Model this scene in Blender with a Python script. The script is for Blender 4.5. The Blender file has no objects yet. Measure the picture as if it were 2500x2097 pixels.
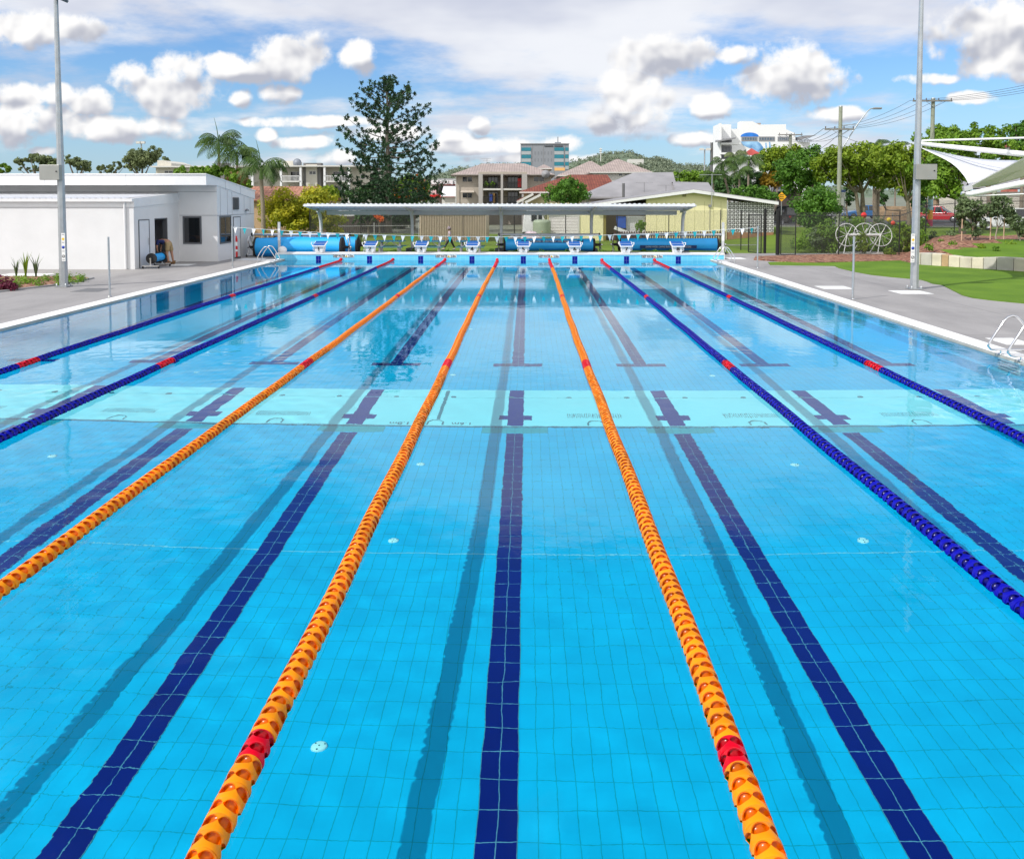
import bpy, bmesh, math, random
from mathutils import Vector, Matrix
S = bpy.context.scene
COL = S.collection
R = random.Random
# ------------------------------------------------------------------ camera
F = 1970.0                       # focal length in pixels of the 2500 px wide photograph
CY = .147; PITCH = math.atan(.05); YAW = math.radians(1.07); EYE = 2.95
cd = bpy.data.cameras.new('camera'); cam = bpy.data.objects.new('camera', cd); COL.objects.link(cam)
cd.sensor_width = 36; cd.lens = F/2500*36; cd.clip_end = 6000; cd.clip_start = .1
cam.location = (0, CY, EYE); cam.rotation_euler = (math.pi/2-PITCH, 0, YAW)
cd.shift_y = (586-1048.5)/2500
S.camera = cam
# ------------------------------------------------------------------ sun, sky, exposure
SUN = Vector((-.80, -.55, 1.0))
sl = bpy.data.lights.new('sun', 'SUN'); so = bpy.data.objects.new('sun', sl); COL.objects.link(so)
sl.energy = 3.8; sl.angle = math.radians(.55); sl.color = (1, .97, .93)
so.rotation_euler = SUN.to_track_quat('Z', 'Y').to_euler()
try: sl.cycles.is_caustics_light = True
except Exception: pass
W = bpy.data.worlds.new('World'); S.world = W; W.use_nodes = True
S.view_settings.view_transform = 'Standard'; S.view_settings.look = 'None'
S.view_settings.exposure = 0.0
S.cycles.max_bounces = 10; S.cycles.diffuse_bounces = 3; S.cycles.glossy_bounces = 3
S.cycles.transmission_bounces = 6; S.cycles.transparent_max_bounces = 16
S.cycles.caustics_reflective = False; S.cycles.caustics_refractive = True
S.cycles.sample_clamp_indirect = 4

def world():
    nt = W.node_tree; N = nt.nodes; L = nt.links
    bg = N['Background']
    sky = N.new('ShaderNodeTexSky'); sky.sky_type = 'NISHITA'; sky.sun_disc = False
    sky.sun_elevation = math.atan2(SUN.z, math.hypot(SUN.x, SUN.y)); sky.sun_rotation = math.atan2(SUN.x, SUN.y)
    sky.air_density = 1.3; sky.dust_density = .25; sky.ozone_density = 2.0
    def lk(v, s):
        if isinstance(v, (int, float)): s.default_value = v
        elif isinstance(v, tuple): s.default_value = v
        else: L.new(v, s)
    def M(op, a, b=0.0, c=0.0, clamp=False):
        n = N.new('ShaderNodeMath'); n.operation = op; n.use_clamp = clamp
        lk(a, n.inputs[0]); lk(b, n.inputs[1]); lk(c, n.inputs[2]); return n.outputs[0]
    def V(op, a, b=None, c=None, out=0):
        n = N.new('ShaderNodeVectorMath'); n.operation = op
        lk(a, n.inputs[0])
        if b is not None: lk(b, n.inputs[1])
        if c is not None: lk(c, n.inputs[2])
        return n.outputs[out]
    def smooth(x, a, b):
        n = N.new('ShaderNodeMapRange'); n.interpolation_type = 'SMOOTHSTEP'
        lk(x, n.inputs[0]); n.inputs[1].default_value = a; n.inputs[2].default_value = b; return n.outputs[0]
    def noise(vec, sc, det, rough=.55):
        n = N.new('ShaderNodeTexNoise'); n.noise_dimensions = '2D'; L.new(vec, n.inputs['Vector']); n.inputs['Scale'].default_value = sc
        n.inputs['Detail'].default_value = det; n.inputs['Roughness'].default_value = rough; return n.outputs[0]
    def mix(f, a, b):
        n = N.new('ShaderNodeMix'); n.data_type = 'RGBA'; lk(f, n.inputs[0]); lk(a, n.inputs[6]); lk(b, n.inputs[7]); return n.outputs[2]
    tc = N.new('ShaderNodeTexCoord').outputs['Generated']
    sp = N.new('ShaderNodeSeparateXYZ'); L.new(tc, sp.inputs[0]); x, y, z = sp.outputs
    ym = M('MAXIMUM', y, .08)
    cb = N.new('ShaderNodeCombineXYZ'); L.new(M('DIVIDE', x, ym), cb.inputs[0]); L.new(M('DIVIDE', z, ym), cb.inputs[1]); uv = cb.outputs[0]
    front = smooth(y, .1, .4)
    # cumulus heaps: centre and half size as tangents of bearing and elevation
    heaps = [(350,176,112,66),(385,150,52,44),(265,262,92,26),(40,245,120,52),(190,208,60,30),(588,125,96,52),(643,98,46,42),(733,122,42,36),
             (575,196,44,28),(495,202,26,20),(625,292,72,16),(548,276,24,16),(1375,120,125,44),(1295,208,84,66),(1240,252,36,26),(1455,218,52,28),
             (1612,165,124,66),(1590,130,50,32),(2045,80,150,92),(1440,287,60,18),(985,258,24,20),(85,308,34,12),(1130,300,60,24),(930,282,50,18),(690,322,40,22),(1980,205,50,16),(640,250,150,13),(1700,235,70,18),(60,195,150,26),(215,262,170,30),(790,275,110,22),(500,140,120,30),(990,300,170,18),(1120,325,150,12),(70,60,150,40),(1890,165,60,14),(1500,120,60,22)]
    dvx = 1/ (F/1.1905)
    def field(vec, full=True):
        D = None
        for (cx, cy, a, b) in heaps:
            u0 = (cx*1.1905-1287)/F; v0 = (486-cy*1.1905)/F; ia = F/(a*1.25); ib = F/(b*1.25)
            q = V('MULTIPLY_ADD', vec, (ia, ib, 0.), (-u0*ia, -v0*ib, 0.))
            d = V('DOT_PRODUCT', q, q, out=1)
            D = d if D is None else M('MINIMUM', D, d)
        if not full: return M('ADD', M('MULTIPLY', M('MAXIMUM', M('SUBTRACT', 1.0, D), -1.0), .8), M('MULTIPLY', noise(vec, 15, 2.6, .5), 3.4)), None
        n1 = noise(vec, 22, 6, .56); n2 = noise(vec, 60, 3, .6)
        f = M('SUBTRACT', 1.0, D)
        f = M('MAXIMUM', f, -2.0)
        f = M('ADD', f, M('MULTIPLY', M('SUBTRACT', n1, .5), 2.7))
        return M('ADD', f, M('MULTIPLY', M('SUBTRACT', n2, .5), .5)), n1
    f0, n1 = field(uv)
    uvs = V('ADD', uv, (-.004, .012, 0.))
    g0, _ = field(uv, False); f1, _ = field(uvs, False)
    ca = M('MULTIPLY', smooth(f0, -.15, .7), front)
    lit = smooth(M('SUBTRACT', g0, f1), -.55, .5)
    cum = mix(lit, (.50, .52, .60, 1), (1.04, 1.03, 1.02, 1))
    # high sheet cloud on a plane overhead
    zz = M('ADD', M('MAXIMUM', z, 0.0), .16)
    cp = N.new('ShaderNodeCombineXYZ'); L.new(M('DIVIDE', x, zz), cp.inputs[0]); L.new(M('MULTIPLY', M('DIVIDE', y, zz), 1.1), cp.inputs[1])
    cpv = V('ADD', cp.outputs[0], (3.1, 1.7, 0.))
    s1 = noise(cpv, .75, 7, .58)
    el = M('DIVIDE', z, M('SQRT', M('ADD', M('MULTIPLY', x, x), M('ADD', M('MULTIPLY', y, y), .0001))))
    bias = M('ADD', M('MULTIPLY', smooth(el, .13, .23), .15), M('MULTIPLY', smooth(M('MULTIPLY', y, -1.0), -.25, .25), .22))
    bias = M('SUBTRACT', bias, M('MULTIPLY', M('MULTIPLY', smooth(el, .32, .5), smooth(y, .0, .3)), .17))
    bias = M('SUBTRACT', bias, M('MULTIPLY', smooth(M('DIVIDE', x, ym), .12, .45), .05))
    sa = M('MULTIPLY', smooth(M('ADD', s1, bias), .46, .66), .9)
    s2 = noise(cpv, 1.3, 4, .5)
    sheet = mix(smooth(s2, .3, .7), (.66, .68, .78, 1), (.96, .96, .98, 1))
    sheet = mix(smooth(M('MULTIPLY', y, -1.0), -.1, .2), sheet, (1.35, 1.34, 1.34, 1))  # cloud behind the camera, out of view, brightened to lift the ambient light
    # the clear sky
    sk = V('MULTIPLY', sky.outputs[0], (.070, .102, .150))
    hz = smooth(z, .16, .0)
    sk = mix(M('MULTIPLY', hz, .4), sk, (.45, .63, .91, 1))
    c = mix(sa, sk, sheet)
    c = mix(ca, c, cum)
    below = smooth(z, -.01, -.03)
    c = mix(below, c, (.25, .27, .26, 1))
    L.new(c, bg.inputs[0]); bg.inputs[1].default_value = 1.0
    W.cycles.sampling_method = 'MANUAL'; W.cycles.sample_map_resolution = 512
world()

# ------------------------------------------------------------------ helpers
CR = cam.rotation_euler.to_matrix()
def ray(px, py): return CR @ Vector(((px-1250)/F, (586-py)/F, -1))
def G(px, py, z=0.0):
    "the point at height z that the photograph's pixel shows"
    d = ray(px, py); t = (z-EYE)/d.z; return Vector((d.x*t, CY+d.y*t, z))
def A(px, py, Y):
    "the point at distance Y down the pool"
    d = ray(px, py); t = (Y-CY)/d.y; return Vector((d.x*t, Y, EYE+d.z*t))
def AX(px, Y): return A(px, 486, Y).x
def AZ(py, Y): return A(1287, py, Y).z
MATS = {}
def mat(name, c, rough=.6, metal=0., var=.12, scale=3., bump=0., spec=.5, dirt=None):
    if name in MATS: return MATS[name]
    m = bpy.data.materials.new(name); m.use_nodes = True; nt = m.node_tree; N = nt.nodes; L = nt.links; p = N['Principled BSDF']
    p.inputs['Roughness'].default_value = rough; p.inputs['Metallic'].default_value = metal; p.inputs['Specular IOR Level'].default_value = spec
    p.inputs['Base Color'].default_value = (*c, 1)
    if var:
        tc = N.new('ShaderNodeTexCoord'); n = N.new('ShaderNodeTexNoise'); n.inputs['Scale'].default_value = scale; n.inputs['Detail'].default_value = 5
        L.new(tc.outputs['Object'], n.inputs[0])
        r = N.new('ShaderNodeMapRange'); r.inputs[1].default_value = .3; r.inputs[2].default_value = .7; L.new(n.outputs[0], r.inputs[0])
        mx = N.new('ShaderNodeMix'); mx.data_type = 'RGBA'; L.new(r.outputs[0], mx.inputs[0])
        mx.inputs[6].default_value = (*[v*(1-var) for v in c], 1); mx.inputs[7].default_value = (*[min(1, v*(1+var)) for v in (dirt or c)], 1)
        L.new(mx.outputs[2], p.inputs['Base Color'])
        if bump:
            b = N.new('ShaderNodeBump'); b.inputs['Strength'].default_value = bump; b.inputs['Distance'].default_value = .02
            n2 = N.new('ShaderNodeTexNoise'); n2.inputs['Scale'].default_value = scale*8; L.new(tc.outputs['Object'], n2.inputs[0])
            L.new(n2.outputs[0], b.inputs['Height']); L.new(b.outputs[0], p.inputs['Normal'])
    MATS[name] = m; return m
def leafmat(name, c1, c2, trans=.35):
    if name in MATS: return MATS[name]
    m = bpy.data.materials.new(name); m.use_nodes = True; nt = m.node_tree; N = nt.nodes; L = nt.links; N.clear()
    o = N.new('ShaderNodeOutputMaterial'); g = N.new('ShaderNodeNewGeometry'); tc = N.new('ShaderNodeTexCoord')
    n = N.new('ShaderNodeTexNoise'); n.inputs['Scale'].default_value = .9; n.inputs['Detail'].default_value = 3; L.new(tc.outputs['Object'], n.inputs[0])
    a = N.new('ShaderNodeMath'); a.operation = 'MULTIPLY_ADD'; L.new(g.outputs['Random Per Island'], a.inputs[0]); a.inputs[1].default_value = .55
    r = N.new('ShaderNodeMapRange'); r.inputs[1].default_value = .35; r.inputs[2].default_value = .65; r.inputs[4].default_value = .5; L.new(n.outputs[0], r.inputs[0]); L.new(r.outputs[0], a.inputs[2])
    mx = N.new('ShaderNodeMix'); mx.data_type = 'RGBA'; L.new(a.outputs[0], mx.inputs[0]); mx.inputs[6].default_value = (*c1, 1); mx.inputs[7].default_value = (*c2, 1)
    p = N.new('ShaderNodeBsdfPrincipled'); p.inputs['Roughness'].default_value = .55; p.inputs['Specular IOR Level'].default_value = .3; L.new(mx.outputs[2], p.inputs['Base Color'])
    t = N.new('ShaderNodeBsdfTranslucent'); L.new(mx.outputs[2], t.inputs[0])
    s = N.new('ShaderNodeMixShader'); s.inputs[0].default_value = trans; L.new(p.outputs[0], s.inputs[1]); L.new(t.outputs[0], s.inputs[2]); L.new(s.outputs[0], o.inputs[0])
    MATS[name] = m; return m

def tag(o, label=None, cat=None, group=None, kind=None):
    if label: o['label'] = label
    if cat: o['category'] = cat
    if group: o['group'] = group
    if kind: o['kind'] = kind
    return o
def thing(name, label, cat, loc=(0, 0, 0), group=None, rz=0):
    o = bpy.data.objects.new(name, None); COL.objects.link(o); o.location = loc; o.rotation_euler = (0, 0, rz); o.empty_display_size = .1
    return tag(o, label, cat, group)
def dup(root, loc, label=None, rz=None):
    r = root.copy(); COL.objects.link(r); r.location = loc
    if label: r['label'] = label
    if rz is not None: r.rotation_euler = (0, 0, rz)
    def rec(src, dst):
        for ch in [c for c in src.children]:
            c = ch.copy(); COL.objects.link(c); c.parent = dst; rec(ch, c)
    rec(root, r); return r
class MB:
    def __init__(s): s.v = []; s.f = []; s.mi = []; s.sm = []
    def add(s, vs, fs, m=0, smooth=False):
        b = len(s.v); s.v += [tuple(v) for v in vs]
        for f in fs: s.f.append([b+i for i in f]); s.mi.append(m); s.sm.append(smooth)
        return s
    def box(s, x0, x1, y0, y1, z0, z1, m=0):
        if x0 > x1: x0, x1 = x1, x0
        if y0 > y1: y0, y1 = y1, y0
        if z0 > z1: z0, z1 = z1, z0
        vs = [(x, y, z) for z in (z0, z1) for y in (y0, y1) for x in (x0, x1)]
        return s.add(vs, [(0, 2, 3, 1), (4, 5, 7, 6), (0, 1, 5, 4), (2, 6, 7, 3), (0, 4, 6, 2), (1, 3, 7, 5)], m)
    def bar(s, a, b, w, h, m=0):
        "a square bar from a to b"
        a = Vector(a); b = Vector(b); d = (b-a).normalized(); up = Vector((0, 0, 1)) if abs(d.z) < .95 else Vector((0, 1, 0))
        r = d.cross(up).normalized()*w/2; u = r.cross(d).normalized()*h/2
        vs = [p+i*r+j*u for p in (a, b) for i, j in ((-1, -1), (1, -1), (1, 1), (-1, 1))]
        return s.add(vs, [(0, 3, 2, 1), (4, 5, 6, 7), (0, 1, 5, 4), (1, 2, 6, 5), (2, 3, 7, 6), (3, 0, 4, 7)], m)
    def tube(s, pts, r, seg=8, m=0, caps=True, smooth=True):
        pts = [Vector(p) for p in pts]; n = len(pts); rs = r if isinstance(r, (list, tuple)) else [r]*n
        vs = []; pr = None
        for i, p in enumerate(pts):
            d = (pts[min(i+1, n-1)]-pts[max(i-1, 0)]).normalized()
            if pr is None: pr = d.orthogonal().normalized()
            else:
                pr = (pr-d*pr.dot(d))
                pr = pr.normalized() if pr.length > 1e-5 else d.orthogonal().normalized()
            q = d.cross(pr)
            for k in range(seg):
                t = 2*math.pi*k/seg; vs.append(p+(pr*math.cos(t)+q*math.sin(t))*rs[i])
        fs = [(i*seg+k, i*seg+(k+1) % seg, (i+1)*seg+(k+1) % seg, (i+1)*seg+k) for i in range(n-1) for k in range(seg)]
        s.add(vs, fs, m, smooth)
        if caps: s.add(vs[:seg], [tuple(range(seg))[::-1]], m); s.add(vs[-seg:], [tuple(range(seg))], m)
        return s
    def prism(s, pts, z0, z1, m=0, bottom=True):
        n = len(pts); z0f = z0 if callable(z0) else (lambda x, y: z0); z1f = z1 if callable(z1) else (lambda x, y: z1)
        vs = [(p[0], p[1], z0f(p[0], p[1])) for p in pts]+[(p[0], p[1], z1f(p[0], p[1])) for p in pts]
        fs = [tuple(range(n, 2*n))]+[(i, (i+1) % n, n+(i+1) % n, n+i) for i in range(n)]
        if bottom: fs.append(tuple(range(n))[::-1])
        return s.add(vs, fs, m)
    def ext(s, prof, axis, a, b, m=0):
        "a profile in the other two axes pushed along axis ('x': (y,z), 'y': (x,z)) from a to b"
        n = len(prof)
        mk = (lambda t, p: (t, p[0], p[1])) if axis == 'x' else (lambda t, p: (p[0], t, p[1]))
        vs = [mk(a, p) for p in prof]+[mk(b, p) for p in prof]
        fs = [tuple(range(n))[::-1], tuple(range(n, 2*n))]+[(i, (i+1) % n, n+(i+1) % n, n+i) for i in range(n)]
        return s.add(vs, fs, m)
    def lathe(s, prof, c=(0, 0, 0), seg=16, m=0, axis='z'):
        c = Vector(c); vs = []
        for (r, h) in prof:
            for k in range(seg):
                t = 2*math.pi*k/seg; a, b = r*math.cos(t), r*math.sin(t)
                vs.append(c+(Vector((a, b, h)) if axis == 'z' else Vector((h, a, b)) if axis == 'x' else Vector((a, h, b))))
        n = len(prof)
        fs = [(i*seg+k, i*seg+(k+1) % seg, (i+1)*seg+(k+1) % seg, (i+1)*seg+k) for i in range(n-1) for k in range(seg)]
        return s.add(vs, fs, m, True)
    def build(s, name, mats, parent=None, w=True, fix=True):
        if not isinstance(mats, (list, tuple)): mats = [mats]
        me = bpy.data.meshes.new(name)
        off = Vector(parent.matrix_basis.translation) if (parent is not None and w) else Vector((0, 0, 0))
        q = parent
        while w and q is not None and q.parent is not None:
            q = q.parent; off = off+Vector(q.matrix_basis.translation)
        me.from_pydata([tuple(Vector(v)-off) for v in s.v], [], s.f)
        for m in mats: me.materials.append(m)
        me.polygons.foreach_set('material_index', s.mi); me.polygons.foreach_set('use_smooth', s.sm)
        if fix and len(s.f) < 60000:
            bm = bmesh.new(); bm.from_mesh(me); bmesh.ops.recalc_face_normals(bm, faces=bm.faces); bm.to_mesh(me); bm.free()
        me.update()
        o = bpy.data.objects.new(name, me); COL.objects.link(o)
        if parent is not None: o.parent = parent
        return o
def bevel(o, w=.01, seg=2):
    md = o.modifiers.new('bevel', 'BEVEL'); md.width = w; md.segments = seg; md.limit_method = 'ANGLE'; return o
def text(body, size, mt, name, parent, M_, w=True, extrude=.002, align='CENTER', sx=1.0, bold=0.):
    cu = bpy.data.curves.new('t', 'FONT'); cu.offset = bold; cu.body = body; cu.size = size; cu.extrude = extrude; cu.align_x = align; cu.align_y = 'CENTER'; cu.resolution_u = 2
    to = bpy.data.objects.new('t', cu); COL.objects.link(to)
    dg = bpy.context.evaluated_depsgraph_get(); me = bpy.data.meshes.new_from_object(to.evaluated_get(dg)); bpy.data.objects.remove(to)
    off = Vector(parent.location) if parent is not None and w else Vector((0, 0, 0))
    me.transform(Matrix.Translation(-off) @ M_ @ Matrix.Diagonal((sx, 1, 1, 1)))
    me.materials.clear(); me.materials.append(mt)
    o = bpy.data.objects.new(name, me); COL.objects.link(o)
    if parent is not None: o.parent = parent
    return o
FACE_CAM = Matrix.Rotation(math.pi/2, 4, 'X')      # lettering standing up and read from the -Y side
def TM(x, y, z, rz=0): return Matrix.Translation((x, y, z)) @ Matrix.Rotation(rz, 4, 'Z') @ FACE_CAM
# ------------------------------------------------------------------ materials
white = mat('white_paint', (.74, .74, .74), .5, var=.03)
render_white = mat('white_render', (.70, .70, .70), .8, var=.035, scale=1.2, bump=.15)
steel = mat('galvanised_steel', (.42, .44, .45), .42, metal=.6, var=.1, scale=5)
chrome = mat('polished_steel', (.72, .72, .72), .16, metal=1., var=0)
black = mat('black_paint', (.012, .012, .013), .45, var=0)
rubber = mat('black_rubber', (.015, .015, .016), .8, var=0)
darkglass = mat('dark_glass', (.012, .014, .016), .06, var=0, spec=.8)
greyframe = mat('grey_frame', (.10, .105, .115), .5, var=0)
red = mat('red_plastic', (.62, .012, .012), .45, var=.05)
coverblue = mat('blue_cover_foam', (.012, .36, .80), .42, var=.07, scale=1.5)
concrete = mat('concrete_grey', (.30, .30, .30), .85, var=.1, scale=2)

def tilemat(name, c1, c2, grout, bw=.125, rh=.25, mortar=.0036, rough=.35, ox=.18, swap=False, fade=1):
    m = bpy.data.materials.new(name); m.use_nodes = True; nt = m.node_tree; N = nt.nodes; L = nt.links; p = N['Principled BSDF']
    tc = N.new('ShaderNodeTexCoord'); mp = N.new('ShaderNodeMapping'); mp.inputs['Location'].default_value = (ox, 0, 0)
    if swap: mp.inputs['Rotation'].default_value = (math.pi/2, 0, 0)
    L.new(tc.outputs['Object'], mp.inputs[0])
    b = N.new('ShaderNodeTexBrick'); b.offset = 0; b.inputs['Scale'].default_value = 1; b.inputs['Brick Width'].default_value = bw; b.inputs['Row Height'].default_value = rh
    b.inputs['Mortar Size'].default_value = mortar; b.inputs['Mortar Smooth'].default_value = .2
    b.inputs['Color1'].default_value = (*c1, 1); b.inputs['Color2'].default_value = (*c2, 1); b.inputs['Mortar'].default_value = (*grout, 1)
    L.new(mp.outputs[0], b.inputs[0]); n = N.new('ShaderNodeTexNoise'); n.inputs['Scale'].default_value = 1.1; n.inputs['Detail'].default_value = 6; L.new(tc.outputs['Object'], n.inputs[0])
    hs = N.new('ShaderNodeHueSaturation'); r = N.new('ShaderNodeMapRange'); r.inputs[1].default_value = .3; r.inputs[2].default_value = .7; r.inputs[3].default_value = .93; r.inputs[4].default_value = 1.06
    L.new(n.outputs[0], r.inputs[0]); L.new(r.outputs[0], hs.inputs['Value']); L.new(b.outputs[0], hs.inputs['Color']); L.new(hs.outputs[0], p.inputs['Base Color'])
    p.inputs['Roughness'].default_value = .6; p.inputs['Specular IOR Level'].default_value = .06; MATS[name] = m; return m
pool_tile = tilemat('pool_tile', (.0, .47, .82), (.0, .50, .85), (.0, .34, .50))
navy_tile = tilemat('navy_tile', (.0, .010, .16), (.0, .013, .19), (.08, .30, .42))
end_tile = tilemat('end_wall_tile', (.15, .56, .78), (.17, .60, .82), (.42, .74, .86), bw=.25, rh=.125, swap=True, ox=0)
end_navy = tilemat('navy_wall_tile', (.004, .014, .24), (.004, .014, .24), (.3, .3, .5), bw=.125, rh=.25, swap=True, ox=.18)
panel_cyan = mat('pale_cyan_panel', (.22, .84, .96), .6, spec=.08, var=.03, scale=.6)
tile_t = tilemat('sea_green_tile', (.02, .38, .47), (.02, .38, .47), (.01, .27, .36))

def concrete_deck():
    m = bpy.data.materials.new('deck_concrete'); m.use_nodes = True; nt = m.node_tree; N = nt.nodes; L = nt.links; p = N['Principled BSDF']
    tc = N.new('ShaderNodeTexCoord')
    mp = N.new('ShaderNodeMapping'); mp.inputs['Scale'].default_value = (1, .35, 1); L.new(tc.outputs['Object'], mp.inputs[0])
    a = N.new('ShaderNodeTexNoise'); a.inputs['Scale'].default_value = .7; a.inputs['Detail'].default_value = 8; a.inputs['Roughness'].default_value = .65; L.new(mp.outputs[0], a.inputs[0])
    f = N.new('ShaderNodeTexNoise'); f.inputs['Scale'].default_value = 90; f.inputs['Detail'].default_value = 2; L.new(tc.outputs['Object'], f.inputs[0])
    b = N.new('ShaderNodeTexBrick'); b.offset = 0; b.inputs['Scale'].default_value = 1; b.inputs['Brick Width'].default_value = 4; b.inputs['Row Height'].default_value = 3.5; b.inputs['Mortar Size'].default_value = .012
    b.inputs['Color1'].default_value = b.inputs['Color2'].default_value = (1, 1, 1, 1); b.inputs['Mortar'].default_value = (.55, .55, .55, 1); L.new(tc.outputs['Object'], b.inputs[0])
    cr = N.new('ShaderNodeValToRGB'); cr.color_ramp.elements[0].position = .3; cr.color_ramp.elements[0].color = (.225, .215, .21, 1); cr.color_ramp.elements[1].position = .68; cr.color_ramp.elements[1].color = (.33, .315, .305, 1)
    L.new(a.outputs[0], cr.inputs[0])
    m1 = N.new('ShaderNodeMix'); m1.data_type = 'RGBA'; m1.blend_type = 'MULTIPLY'; m1.inputs[0].default_value = 1; L.new(cr.outputs[0], m1.inputs[6]); L.new(b.outputs[0], m1.inputs[7])
    m2 = N.new('ShaderNodeMix'); m2.data_type = 'RGBA'; m2.blend_type = 'OVERLAY'; m2.inputs[0].default_value = .25; L.new(m1.outputs[2], m2.inputs[6]); L.new(f.outputs[0], m2.inputs[7])
    L.new(m2.outputs[2], p.inputs['Base Color']); p.inputs['Roughness'].default_value = .8; return m
deckm = concrete_deck()
def grassmat(name, c1, c2, sc=2.):
    m = bpy.data.materials.new(name); m.use_nodes = True; nt = m.node_tree; N = nt.nodes; L = nt.links; p = N['Principled BSDF']
    tc = N.new('ShaderNodeTexCoord'); a = N.new('ShaderNodeTexNoise'); a.inputs['Scale'].default_value = sc*.2; a.inputs['Detail'].default_value = 6; L.new(tc.outputs['Object'], a.inputs[0])
    b = N.new('ShaderNodeTexNoise'); b.inputs['Scale'].default_value = sc*12; b.inputs['Detail'].default_value = 4; L.new(tc.outputs['Object'], b.inputs[0])
    ad = N.new('ShaderNodeMath'); ad.operation = 'MULTIPLY_ADD'; L.new(b.outputs[0], ad.inputs[0]); ad.inputs[1].default_value = .8; L.new(a.outputs[0], ad.inputs[2])
    cr = N.new('ShaderNodeMapRange'); cr.inputs[1].default_value = .65; cr.inputs[2].default_value = 1.1; L.new(ad.outputs[0], cr.inputs[0])
    mx = N.new('ShaderNodeMix'); mx.data_type = 'RGBA'; L.new(cr.outputs[0], mx.inputs[0]); mx.inputs[6].default_value = (*c1, 1); mx.inputs[7].default_value = (*c2, 1)
    L.new(mx.outputs[2], p.inputs['Base Color']); p.inputs['Roughness'].default_value = .8; p.inputs['Specular IOR Level'].default_value = .2
    bu = N.new('ShaderNodeBump'); bu.inputs['Strength'].default_value = .6; bu.inputs['Distance'].default_value = .03; L.new(b.outputs[0], bu.inputs['Height']); L.new(bu.outputs[0], p.inputs['Normal'])
    return m
lawn = grassmat('mown_grass', (.085, .145, .014), (.15, .22, .025))
turfm = grassmat('artificial_turf', (.075, .150, .010), (.135, .235, .018), 3.)
def mulchmat():
    m = bpy.data.materials.new('bark_mulch'); m.use_nodes = True; nt = m.node_tree; N = nt.nodes; L = nt.links; p = N['Principled BSDF']
    tc = N.new('ShaderNodeTexCoord'); v = N.new('ShaderNodeTexVoronoi'); v.inputs['Scale'].default_value = 9; L.new(tc.outputs['Object'], v.inputs[0])
    cr = N.new('ShaderNodeValToRGB'); e = cr.color_ramp.elements; e[0].position = 0; e[0].color = (.06, .022, .012, 1); e[1].position = 1; e[1].color = (.40, .24, .15, 1)
    x = e.new(.5); x.color = (.23, .09, .05, 1); sp = N.new('ShaderNodeSeparateColor'); L.new(v.outputs['Color'], sp.inputs[0]); L.new(sp.outputs[0], cr.inputs[0]); L.new(cr.outputs[0], p.inputs['Base Color'])
    bu = N.new('ShaderNodeBump'); bu.inputs['Strength'].default_value = 1; bu.inputs['Distance'].default_value = .06; L.new(sp.outputs[1], bu.inputs['Height']); L.new(bu.outputs[0], p.inputs['Normal']); p.inputs['Roughness'].default_value = .9
    return m
mulch = mulchmat()
asphalt = mat('asphalt', (.075, .075, .08), .85, var=.15, scale=2)

# ------------------------------------------------------------------ the setting
def sm(t): t = max(0, min(1, t)); return t*t*(3-2*t)
def gz(x, y):
    return .62*sm((y-47)/13)*sm((x-13)/7) + 5*sm((y-220)/500)
XL, XR, YE, YN = -11.82, 8.86, 39.26, -10.7      # the pool's sides, far end and near end
def ground():
    xs = [-900, -400, -160, -60, -30, -20, -12.9, 9.9, 14, 16, 18, 20, 24, 40, 80, 160, 400, 900]; ys = [-60, -20, -11.6, 40.6, 44, 47, 50, 53, 56, 60, 70, 90, 130, 220, 350, 500, 720, 1500, 5000]
    b = MB(); nx = len(xs); vs = [(x, y, gz(x, y)-.03) for y in ys for x in xs]
    fs = []
    for j in range(len(ys)-1):
        for i in range(nx-1):
            if xs[i] == -12.9 and ys[j] == -11.6: continue
            fs.append((j*nx+i, j*nx+i+1, (j+1)*nx+i+1, (j+1)*nx+i))
    b.add(vs, fs, 0, True)
    for i, f in enumerate(b.f):
        if sum(b.v[k][1] for k in f)/4 > 75 or abs(sum(b.v[k][0] for k in f)/4) > 38: b.mi[i] = 1
    o = b.build('ground', [lawn, mat('town_ground', (.17, .18, .13), .9, var=.3, scale=.15)]); tag(o, kind='structure')
ground()
def rectsheet(b, x0, x1, y0, y1, z, m=0): b.add([(x0, y0, z), (x1, y0, z), (x1, y1, z), (x0, y1, z)], [(0, 1, 2, 3)], m)
b = MB(); z = .05
rectsheet(b, -45, XL-.42, -14, 43.6, z); rectsheet(b, XR+.42, 24, -14, 43.9, z); rectsheet(b, XL-.42, XR+.42, -14, YN, z); rectsheet(b, XL-.42, XR+.42, 40.2, 42.2, z)
tag(b.build('pool_deck', deckm), kind='structure')
floorz = [(-10.7, -1.15), (-2, -1.12), (4.67, -1.47), (8.33, -1.72), (12.2, -1.84), (17, -1.90), (YE, -2.0)]
def fz(y):
    for (a, za), (c, zc) in zip(floorz, floorz[1:]):
        if y <= c: return za+(zc-za)*(y-a)/(c-a)
    return -2.0
recv = []
b = MB()
for (a, za), (c, zc) in zip(floorz, floorz[1:]):
    b.add([(XL-.2, a, za), (XR+.2, a, za), (XR+.2, c, zc), (XL-.2, c, zc)], [(0, 1, 2, 3)])
for x, s in ((XL, 1), (XR, -1)):
    b.box(x, x-.3*s, YN, YE, -1.1, .0)
    b.box(x+.16*s, x-.2*s, YN, YE, -2.2, -1.1)
b.box(XL-.3, XR+.3, YN-.3, YN, -2.2, 0)
o = b.build('pool_basin', pool_tile); tag(o, kind='structure'); recv.append(o)
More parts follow.
